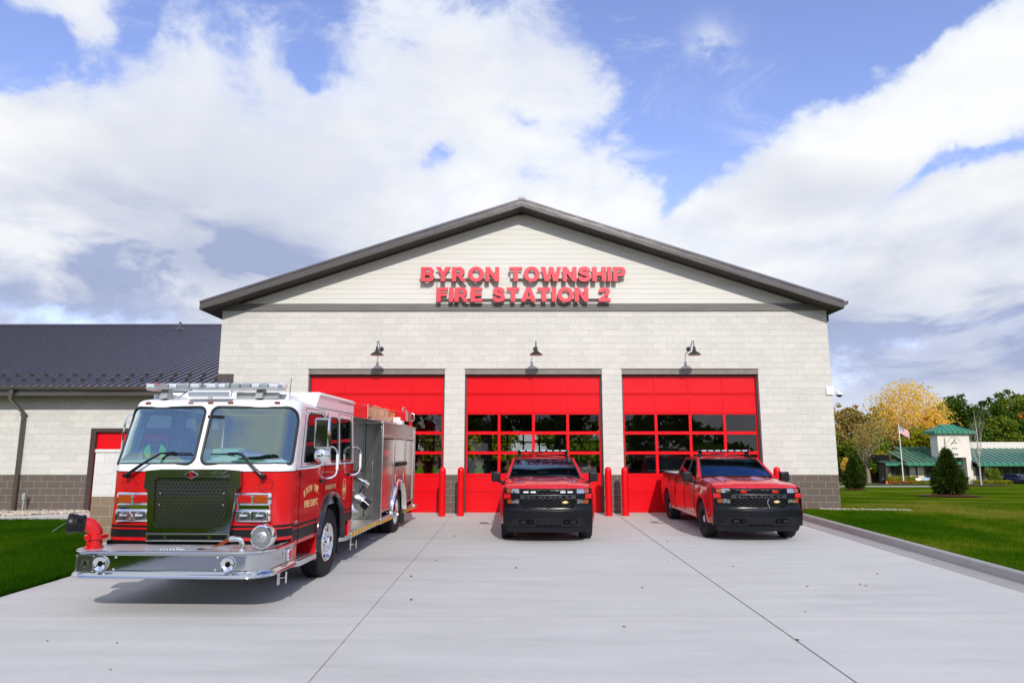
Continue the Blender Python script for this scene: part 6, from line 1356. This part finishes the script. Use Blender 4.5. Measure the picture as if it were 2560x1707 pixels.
# bare branched tree
bx, by = at112(57.8, 114), 114; t = thing('bare_tree', 'nearly leafless grey branched tree standing left of the flag pole', 'tree', (bx, by, G(bx, by)-.1))
q = MB(); tips = limbs(q, (0, 0, 0), 4.0, 1.05, 9, .36, 5, up=.75, jit=.05); q.build('trunk', M['twig'], t, recalc=False)
tp = np.array([tuple(p) for p in tips if p.z > 3.5]); tp = np.repeat(tp, 8, 0)+RNG.normal(0, .45, (len(tp)*8, 3)); np_mesh('crown', leaf_quads(tp[RNG.permutation(len(tp))[:2200]], .14), 4, LF['mixed'], t)
# sapling with mulch ring
def mulch(x, y, rx, ry, name='mulch'):
    q = MB(); r = []
    for k in (0, .5, .85, 1): r.append([(x+rx*k*cos(a)*(1+.06*sin(5*a)), y+ry*k*sin(a)*(1+.05*sin(4*a)), G(x+rx*k*cos(a), y+ry*k*sin(a))+.05+.10*(1-k**2)) for a in [2*PI*i/40 for i in range(40)]])
    q.rows(r, 0, True); tag(q.build(name, M['mulch'], smooth=60), kind='structure')
sx, sy = 57.7, 85; t = thing('sapling', 'thin leafless sapling standing in a mulch bed before the green roof', 'tree', (sx, sy, G(sx, sy)))
q = MB(); limbs(q, (0, 0, 0), 3.4, .34, 9, .12, 4, up=1.1, jit=.02); q.tube([(0, 0, 3.4), (.15, 0, 6), (.1, .1, 9.5)], [.09, .05, .012], 6); q.build('trunk', M['barkl'], t, recalc=False); mulch(58.3, 85, 3.6, 1.6)
# fir bushes
def fir(label, x, y, h, w_, n):
    t = thing('fir_bush', label, 'fir', (x, y, G(x, y))); q = MB(); q.tube([(0, 0, -.1), (0, 0, h*.75), (0, 0, h*1.30 if h > 2.35 else h)], [.09, .03, .008], 7); q.build('trunk', M['bark'], t)
    pts = []; dr = []; nb = n//64
    for i in range(nb):
        u = ((i+.5)/nb)**1.05; z = h*(.02+.93*u); L_ = w_*interp(u, [(0, .50), (.10, .84), (.22, .98), (.5, .68), (.75, .36), (1, .07)])*(.80+.38*RNG.random()); a = i*2.39996+RNG.normal(0, .2)
        e = np.array((cos(a), sin(a), .30+.55*u+RNG.normal(0, .10))); e /= np.linalg.norm(e); dr0 = np.array((0, 0, -.10*L_))
        for tt in np.sqrt(.06+.94*RNG.random(64)):
            sd2 = RNG.normal(size=3); c = np.array((0, 0, z))+e*L_*tt+dr0*tt*tt+sd2*(.055+.05*(1-tt))
            q2 = e+sd2*.55; pts.append(c); dr.append(q2)
    P = np.array(pts); n = len(P); D = np.array(dr); D /= np.linalg.norm(D, axis=1)[:, None]; s = (.09+.08*RNG.random(n))[:, None]; Wv = np.cross(D, RNG.normal(size=(n, 3))); Wv /= np.linalg.norm(Wv, axis=1)[:, None]
    Q = np.empty((n, 4, 3)); Q[:, 0] = P-D*s; Q[:, 1] = P+Wv*.016; Q[:, 2] = P+D*s; Q[:, 3] = P-Wv*.016; np_mesh('crown', Q.reshape(-1, 3), 4, LF['fir'], t); return t
f1 = fir('larger dark fir bush in a mulch bed in front of the white tower', 22.75, 36, 2.40, .86, 30000)
q = MB()
for k in range(22): a = k*2.4; z = 2.25+.03*k; q.tube([(0, 0, z), (.16*cos(a)*(1-k/26), .16*sin(a)*(1-k/26), z+.22)], [.008, .003], 4)
q.build('leader_twig', M['bark'], f1); mulch(22.75, 36, 1.6, 1.3)
fir('smaller dark fir bush standing beside the station corner', 23.74, 48, 2.25, .84, 20000); mulch(23.74, 48, .9, .8)
# flag pole and flag
fy = 105; fx = at112(63.45, fy); FP = thing('flag_pole', 'white flag pole in front of the green roofed building', 'flag pole', (fx, fy, G(fx, fy)))
q = MB(); q.tube([(0, 0, 0), (0, 0, 8.95)], [.085, .05], 10); q.build('pole', M['flagpole'], FP); q = MB(); q.ball((0, 0, 9.03), .09); q.build('finial', M['gold'], FP)
FL = thing('flag', 'stars and stripes flag flying from the white pole', 'flag', (fx, fy, G(fx, fy)+6.9))
fm = [mat('flag_red', (.55, .015, .03), .7), mat('flag_white', (.8, .8, .8), .7), mat('flag_blue', (.02, .03, .16), .7)]
def fS(u, v): return (.06+1.55*u, .16*sin(u*7+.5*v)*u, 1.85-1.15*v-.85*u*u*.75-.25*u+.06*sin(u*9))
q = MB()
for j in range(13):
    for i in range(16):
        u0, u1, v0, v1 = i/16, (i+1)/16, j/13, (j+1)/13; q.add([fS(u0, v0), fS(u1, v0), fS(u1, v1), fS(u0, v1)], [(0, 1, 2, 3)], 2 if (i < 7 and j < 7) else j % 2)
q.build('cloth', fm, FL, smooth=60, recalc=False)
q = MB()
for j in range(9):
    for i in range(6 if j % 2 == 0 else 5):
        u = (i+.5+(.5 if j % 2 else 0))/6*.43; v = (j+.6)/9*.53; p = Vector(fS(u, v)); q.add([p+Vector((a*.035, -.012, b*.035)) for a, b in ((-1, 0), (0, -1), (1, 0), (0, 1))], [(0, 1, 2, 3)])
q.build('star', fm[1], FL, smooth=0, recalc=False)
# green roofed building
M['green'] = mat('green_roof', (.055, .20, .13), .35, .2, coat=.3); M['greenf'] = mat('green_fascia', (.04, .22, .13), .4); M['stucco'] = mat('tower_stucco', (.74, .68, .60), .9, var=(2, .06)); M['logo'] = mat('logo_grey', (.12, .13, .12), .6)
M['wallbrown'] = mat('dark_wall', (.06, .045, .035), .8); M['pane1'] = mat('olive_pane', (.26, .32, .09), .15, spec=.6); M['pane2'] = mat('tan_pane', (.72, .64, .46), .3); M['rib'] = mat('roof_rib', (.018, .06, .045), .5); M['pane3'] = mat('dark_pane', (.018, .02, .018), .1, spec=.6); M['bandw'] = mat('ribbed_band', (.70, .66, .60), .7)
OB = thing('office_building', 'low office building with green standing seam roof and white entrance tower', 'building', (72, 112, -3.6))
rbq = MB()
def roofplane(q, x0, x1, y0, z0, y1, z1, fas, st=1.0):
    q.prism([(y0, z0), (y1, z1), (y1, z1-.15), (y0, z0-.15)], 'x', x0, x1); x = x0
    while x <= x1: rbq.prism([(y0-.02, z0), (y1, z1), (y1, z1+.09), (y0-.02, z0+.09)], 'x', x-.04, x+.04); rbq.box(x-.035, x+.035, y0-.06, y0-.021, z0-fas, z0+.05); x += st
q = MB(); roofplane(q, 63.6, 69.6, 110.8, -.24, 117, 1.62, .46); roofplane(q, 74.9, 125, 110.8, -.27, 118, 2.08, .5); roofplane(q, 68.2, 75.5, 113.4, .56, 120, 2.3, .1); roofplane(q, 66.4, 75, 117, 1.5, 120, 2.35, .1); roofplane(q, 60.1, 63.4, 110.8, -.32, 113.5, .05, .4); roofplane(q, 69.6, 74.9, 113.2, .35, 115, .9, .3); q.build('roof', M['green'], OB, world=True, smooth=0); rr_o = rbq.build('roof_seam', M['rib'], OB, world=True, smooth=0); rr_o['kind'] = 'stuff'
q = MB(); q.box(63.6, 69.4, 110.78, 110.95, -.71, -.25); q.box(75.0, 125, 110.78, 110.95, -.78, -.28); q.box(60.1, 62.3, 110.78, 110.95, -.71, -.33); q.box(70.3, 74.0, 113.0, 113.2, -.6, -.1); q.box(63.4, 63.6, 110.8, 117, -.7, -.2); q.build('fascia', M['greenf'], OB, world=True, smooth=0)
q = MB(); q.box(62.5, 69.6, 113.6, 113.9, -3.9, .3); q.box(69.6, 75, 114.5, 114.8, -3.9, .8); q.box(75, 125, 113.6, 113.9, -3.9, .3); q.box(62.5, 62.8, 113.9, 125, -3.9, 1.); q.box(60.3, 60.6, 111.2, 113.4, -3.9, -.6); q.box(60.6, 62.5, 113.4, 113.6, -3.9, -.5); q.build('wall', M['wallbrown'], OB, world=True)
q = MB(); q.box(75.3, 125, 118, 118.3, 1.8, 3.15)
x = 75.3
while x < 125: q.box(x, x+.10, 117.97, 118, 1.85, 3.1); x += .55
q.build('parapet', M['bandw'], OB, world=True)
wn = [(63.0, 63.9, 'pane3'), (64.1, 64.7, 'pane1'), (64.8, 65.3, 'pane3'), (65.4, 66.5, 'pane2'), (66.7, 67.9, 'pane2'), (68.1, 69.4, 'pane3'), (60.9, 62.2, 'pane1'), (75.6, 76.4, 'pane2'), (76.6, 77.6, 'pane3'), (77.8, 79.0, 'pane2'), (79.4, 80.6, 'pane3'), (80.8, 82.0, 'pane3'), (82.2, 83.4, 'pane3'), (83.6, 84.8, 'pane3'), (85.0, 86.4, 'pane3'), (86.6, 88, 'pane2'), (71.0, 72.4, 'pane3'), (72.6, 73.8, 'pane3')]
for a, b_, mm in wn:
    yy = 114.5 if 70 < a < 75 else (113.4 if a < 62 else 113.6); q = MB(); q.box(a, b_, yy-.06, yy+.02, -3.1, -.9); o = q.build('window', M[mm], OB, world=True); q = MB()
    for c in (a, b_): q.box(c-.06, c+.06, yy-.12, yy, -3.3, -.85)
    q.box(a, b_, yy-.11, yy, -2.12, -2.04); fo = q.build('window_frame', M['logo'], None); fo.data.transform(Matrix.Translation((-72, -112, 3.6))); fo.parent = o
q = MB(); q.prism([(69.63, -3.9), (70.35, -3.9), (70.35, .59), (74.02, .59), (74.02, -3.9), (74.95, -3.9), (74.85, 4.4), (69.63, 4.4)], 'y', 112, 114); q.build('tower', M['stucco'], OB, world=True, smooth=0)
q = MB()
ev = [(68.9, 111.4, 4.83), (75.65, 111.4, 4.83), (75.65, 114.8, 4.83), (68.9, 114.8, 4.83)]; rg = [(70.9, 113.1, 5.98), (73.2, 113.1, 5.98)]
q.add(ev+rg, [(0, 1, 5, 4), (1, 2, 5), (2, 3, 4, 5), (3, 0, 4)]); q.box(68.9, 75.65, 111.4, 114.8, 4.42, 4.829); q3 = MB()
for k in range(8):
    x = 69.3+.86*k; tx = min(max(x, 70.9), 73.2); q3.tube([(x, 111.39, 4.45), (x, 111.37, 4.85), (tx, 113.1, 6.0)], .045, 4)
q.build('tower_roof', M['greenf'], OB, world=True, smooth=0); q3.build('tower_roof_seam', M['rib'], OB, world=True, smooth=0)
q = MB(); q.text('8700', T3(72.2, 111.97, .92) @ FRONT, 1.12, .34, .03, .03)
q.tube([(71.75, 111.97, 2.62), (72.55, 111.97, 3.62)], .05, 5); q.tube([(72.5, 111.97, 3.6), (72.5, 111.97, 2.9)], .04, 5); q.tube([(71.75, 111.97, 2.9), (72.9, 111.97, 2.95)], .04, 5)
for k in range(9): a = PI*(.12+.76*k/8); q.cbox((72.3+1.05*cos(a), 111.98, 2.75+1.15*sin(a)), (.12, .03, .14))
for k in range(3): q.cbox((71.95+.33*k, 111.98, 2.05), (.2, .03, .2))
q.build('tower_marking', M['logo'], OB, world=True, smooth=0)
pd = MB()
def Pz(x, y): return (x, y, G(x, y)+.03)
for (xa, xb, ya, yb, n_) in ((36, 80, 78, 98, 20), (60, 100, 98, 110.6, 16)):
    pd.rows([[Pz(xa+(xb-xa)*i/n_+(y-78)*.35*(ya < 90), y) for i in range(n_+1)] for y in np.linspace(ya, yb, 5)])
dr_ = MB(); dr_.rows([[Pz(x+(y-74)*.55, y) for x in np.linspace(28, 47, 14)] for y in np.linspace(73, 84, 5)]+[]); tag(dr_.build('pavement', M['walkway'], smooth=60), kind='structure')
dr2 = MB(); dr2.rows([[Pz(x, y) for x in np.linspace(40, 70, 14)] for y in np.linspace(96, 108, 5)]); tag(dr2.build('parking_road', M['asphalt'], smooth=60), kind='structure')
# plants and small things by the building
def shrub(name, lab, x, y, w_, d, h, leaf, n, cat='hedge'):
    t = thing(name, lab, cat, (x, y, G(x, y))); q = MB(); q.tube([(0, 0, -.05), (0, 0, h*.7)], [.06, .02], 6); q.build('stem', M['bark'], t)
    cl = [((w_*(i/6-.5), RNG.normal(0, d*.1), h*.5), (w_/7, d*.5, h*.52)) for i in range(7)]; np_mesh('crown', leaf_quads(clump_points(cl, n, .3), .11), 4, LF[leaf], t)
shrub('hedge', 'clipped yellow green hedge left of the white bench sign', 63.3*.97, 108.6, 4.0, 1.0, 1.25, 'yellow', 2600)
shrub('flower_bed', 'orange and green bedding plants at the foot of the flag pole', 58.9, 104.2, 3.2, .8, .55, 'rust', 900, 'flower bed'); shrub('flower_bed', 'low bright green bedding plants right of the flag pole', 61.4, 104.0, 2.6, .8, .55, 'yellow', 900, 'flower bed')
shrub('shrub', 'rounded green shrub by the glass doors right of the tower', 78.3*.97, 109, 1.9, 1.6, 2.4, 'green', 2600, 'shrub'); shrub('ground_hedge', 'low yellow green planting in front of the right glass wall', 79.5*.96, 107.5, 7.0, 1.2, .6, 'yellow', 2400)
shrub('flower_bed', 'green planting in front of the pale blue sign board', 66.9*.96, 107, 3.0, .9, .5, 'yellow', 1000, 'flower bed')
def board(name, lab, x, y, w_, z0, h, m):
    t = thing(name, lab, 'sign board', (x, y, G(x, y))); q = MB(); q.box(-w_/2, w_/2, -.03, .03, z0, z0+h); q.build('panel', m, t, bevel=.01)
    q = MB()
    for s in (-1, 1): q.box(s*w_*.42-.05, s*w_*.42+.05, -.04, .04, -.2, z0)
    q.build('post', M['flagpole'], t)
board('sign_board', 'white board on two legs beside the hedge', 65.6*.96, 107, .95, .35, .55, M['white']); board('sign_board', 'pale blue board leaning before the windows left of the tower', 67.4*.98, 110, 1.1, .45, .5, mat('board_blue', (.35, .55, .75), .5))
t = thing('road_sign', 'yellow diamond road sign beside the bare tree trunk', 'road sign', (at112(58.3, 116), 116, G(58, 116))); q = MB(); q.prism([(-.75, 0), (0, -.75), (.75, 0), (0, .75)], 'y', -.02, .02, 0, T3(0, 0, 1.75)); q.build('sign_panel', mat('sign_yellow', (.75, .42, .02), .5), t); q = MB(); q.box(-.05, .05, .02, .08, -.1, 2.3); q.build('post', M['galv'], t)
t = thing('litter_bin', 'black litter bin under the small green canopy', 'bin', (at112(60.0, 110), 110, G(58, 110))); q = MB(); q.lathe([(0, 1.0), (.28, .98), (.36, .85), (.36, 0)], (0, 0, .0), (0, 0, 1), 16); q.build('bin_body', M['black'], t)
t = thing('traffic_cone', 'red orange cone lying by the canopy corner', 'cone', (at112(60.7, 108), 108, G(58, 108))); q = MB(); q.lathe([(.3, 0), (.3, .05), (.18, .06), (.05, .5), (0, .52)], (0, 0, 0), (0, 0, 1), 14); q.build('cone_body', M['orange'], t)
# dark blue car
CB = thing('parked_car', 'dark blue car parked at the right edge before the glass doors', 'car', (82.4*.955, 107, G(79, 107)), R(8)); M['blue'] = mat('car_blue', (.012, .02, .12), .25, coat=1)
q = MB(); rws = []
for x, z0, z1 in ((-.9, .35, .62), (-.93, .25, .80), (-.86, .25, .98), (.0, .25, 1.02), (.86, .25, .98), (.93, .25, .80), (.9, .35, .62)): rws.append([(x, y, z0 if k == 0 else z1*hh) for k, (y, hh) in enumerate(((-2.2, 1), (-2.25, .70), (-2.1, .86), (-1.2, .95), (.0, 1), (2.2, .98), (2.3, .6)))])
q.rows(rws); q.prism([(-1.1, .92), (-.25, 1.46), (1.0, 1.52), (1.9, 1.35), (2.15, .95)], 'x', -.72, .72); q.box(-.9, .9, -2.2, 2.2, .25, .7); q.build('body', M['blue'], CB, bevel=.05)
q = MB(); q.add([(-.68, -1.10, .97), (.68, -1.10, .97), (.58, -.33, 1.43), (-.58, -.33, 1.43)], [(0, 1, 2, 3)]); q.xf(T3(0, -.03, .03)); q.build('windscreen', M['pane3'], CB)
for s in (-1, 1):
    q = MB(); q.box(*sorted((s*.50, s*.86)), -2.27, -2.1, .62, .78); q.build('headlight', M['whitelens'], CB, bevel=.03)
    for y in (-1.35, 1.4): q = MB(); q.lathe([(0, .1), (.2, .1), (.32, .08), (.33, -.08), (0, -.1)], (s*.84, y, .33), (s, 0, 0), 20); q.build('wheel', M['rubber'], CB)
    q = MB(); q.add([(s*.735, y, z) for y, z in ((-.95, 1.0), (.4, 1.0), (.4, 1.42), (-.28, 1.40))], [(0, 1, 2, 3)]); q.build('side_window', M['pane3'], CB)
# trees seen through the bays and mirrored in the glass
for x, y, h, lf in ((-14, 68, 11, 'yellow'), (-8, 74, 12, 'green'), (-3, 70, 10, 'yellow'), (6, 66, 11, 'green'), (12, 70, 12, 'dkgreen'), (18, 78, 12, 'green'), (24, 72, 11, 'dkgreen'), (-20, 78, 12, 'green')):
    tree('garden_tree', 'leafy tree behind the station seen through the bay door glass', x, y, h, 4.2, lf, 3000, .34, .22, -1.0, 'trees seen through the bay windows', base=.08)
pts = []
for i in range(34):
    x = -120+i*7.3+random.uniform(-2, 2); h = random.uniform(4.5, 10.5) if -30 < x < 40 else random.uniform(7, 13); y = -62+random.uniform(-8, 4)
    cl = [((x+random.gauss(0, 1.6), y+random.gauss(0, 1.5), h*(.2+.75*j/8)), (2.4, 2.4, h*.16)) for j in range(9)]; pts.append(leaf_quads(clump_points(cl, 900, .4), .55))
tag(np_mesh('treeline', np.concatenate(pts), 4, LF['green']), 'green trees across the road, mirrored in the door glass and chrome', 'trees', kind='stuff')
ST = tree('street_tree', 'large leafy tree across the road whose shadow falls on the near corner of the drive', -2.2, -29.6, 22.5, 7.0, 'green', 16000, .55, .4, -.4, base=.22, shell=.1)
# ---- people behind the glass
SK = mat('skin', (.50, .28, .19), .55); HAIR = mat('hair_dark', (.03, .02, .015), .7)
def skin_mesh(name, verts, edges, rad, m, parent, root=0, lv=1):
    me = bpy.data.meshes.new(name); me.from_pydata(verts, edges, []); me.materials.append(m); o = bpy.data.objects.new(name, me); COL.objects.link(o); o.parent = parent
    s = o.modifiers.new('skin', 'SKIN'); s.use_smooth_shade = True
    for i, r in enumerate(rad): me.skin_vertices[0].data[i].radius = r if isinstance(r, tuple) else (r, r); me.skin_vertices[0].data[i].use_root = (i == root)
    d = o.modifiers.new('sub', 'SUBSURF'); d.levels = lv; d.render_levels = lv; return o
def person(label, x, y, rz, sc, top, legs, vest=None, gr='people standing behind the bay door glass', bend=0.):
    p = thing('person', label, 'person', (x, y, 0), rz, gr); p.scale = (sc,)*3
    V = [(0, 0, .98), (0, 0, 1.12), (0, -.01, 1.28), (0, 0, 1.42), (0, 0, 1.52), (0, -.015, 1.60), (0, -.02, 1.68), (0, -.01, 1.74)]; Ed = [(i, i+1) for i in range(7)]; Rd = [(.15, .11), (.14, .10), (.16, .105), (.13, .085), .055, (.068, .08), (.074, .092), (.05, .06)]
    def ch(start, pts, rs):
        b = start
        for q_, r in zip(pts, rs): V.append(q_); Rd.append(r); Ed.append((b, len(V)-1)); b = len(V)-1
        return b
    for s in (-1, 1):
        ch(0, [(s*.10, 0, .88), (s*.11, -.01, .50), (s*.11, .01, .09), (s*.12, -.13, .04)], [.088, .06, .042, .035])
        h = ch(3, [(s*.19, 0, 1.41), (s*.25, .01, 1.14), (s*.25, -.10, .92), (s*.245, -.14, .84)], [.058, .045, .034, (.026, .036)])
        for k in range(4): ch(h, [(s*(.245+.004), -.145-.018*(k-1.5), .80), (s*.243, -.155-.018*(k-1.5), .765-.006*abs(k-1.5)), (s*.236, -.16-.018*(k-1.5), .735-.008*abs(k-1.5))], [.0095, .0085, .007])
        ch(h, [(s*.225, -.175, .815), (s*.215, -.185, .785)], [.010, .008])
    o = skin_mesh('body', V, Ed, Rd, SK, p, 0, 2)
    q = MB(); q.ball((0, -.112, 1.645), (.014, .02, .024), 8, 6)
    for s in (-1, 1): q.ball((s*.072, -.005, 1.65), (.014, .02, .032), 8, 6)
    q.build('nose_and_ears', SK, p)
    q = MB()
    for s in (-1, 1): q.ball((s*.030, -.092, 1.675), (.012, .008, .008), 8, 6)
    q.box(-.024, .024, -.097, -.088, 1.598, 1.604); q.build('face_features', HAIR, p)
    q = MB(); q.ball((0, .012, 1.715), (.084, .098, .075), 14, 8); q.build('hair', HAIR, p)
    tv = [(0, 0, .94), (0, 0, 1.12), (0, -.01, 1.28), (0, 0, 1.42), (0, 0, 1.47)]; te = [(i, i+1) for i in range(4)]; tr = [(.168, .128), (.158, .118), (.176, .122), (.146, .10), .07]
    for s in (-1, 1):
        b = len(tv); tv += [(s*.19, 0, 1.41), (s*.25, .01, 1.14), (s*.25, -.08, .97)]; tr += [.070, .058, .046]; te += [(3, b), (b, b+1), (b+1, b+2)]
    skin_mesh('shirt', tv, te, tr, top, p, 0, 2)
    lv = [(0, 0, .99), (-.10, 0, .88), (-.11, -.01, .5), (-.11, .01, .10), (.10, 0, .88), (.11, -.01, .5), (.11, .01, .10)]; skin_mesh('trousers', lv, [(0, 1), (1, 2), (2, 3), (0, 4), (4, 5), (5, 6)], [(.158, .12), .1, .074, .06, .1, .074, .06], legs, p, 0, 2)
    if vest: skin_mesh('vest', [(0, 0, 1.0), (0, 0, 1.12), (0, -.01, 1.28), (0, 0, 1.41), (-.12, 0, 1.44), (.12, 0, 1.44)], [(0, 1), (1, 2), (2, 3), (3, 4), (3, 5)], [(.178, .138), (.168, .128), (.186, .132), (.156, .11), .06, .06], vest, p, 0, 2)
    q = MB()
    for s in (-1, 1): q.ball((s*.115, -.06, .045), (.05, .14, .05), 10, 6)
    q.build('shoe', HAIR, p)
    return p
VS = mat('hi_vis_lime', (.28, .62, .02), .7); WS_ = mat('white_shirt', (.72, .72, .74), .8); NV = mat('navy_cloth', (.015, .02, .04), .9); DK = mat('dark_jacket', (.02, .02, .022), .9)
pw = person('person in a white uniform shirt behind the glass right of the middle pickup', 2.42, 22.1, R(4), .91, WS_, NV)
q = MB()
for s in (-1, 1): q.box(s*.085-.05, s*.085+.05, -.135, -.122, 1.22, 1.27)
q.prism([(.05, 1.30), (.085, 1.285), (.12, 1.30), (.115, 1.36), (.085, 1.375), (.055, 1.36)], 'y', -.135, -.12); q.build('badge', HAIR, pw)
person('person in a lime vest behind the first bay door, left of two', -3.12, 22.4, R(25), .98, DK, DK, VS); person('person in a lime vest behind the first bay door, beside the bollard', -2.58, 22.7, R(-30), .98, DK, DK, VS)
person('person in a lime vest at the left end of the middle bay window', -1.18, 22.5, R(15), 1.0, DK, NV, VS); person('person in a lime vest just left of the middle pickup cab', -.22, 23.2, R(-20), .90, DK, DK, VS)
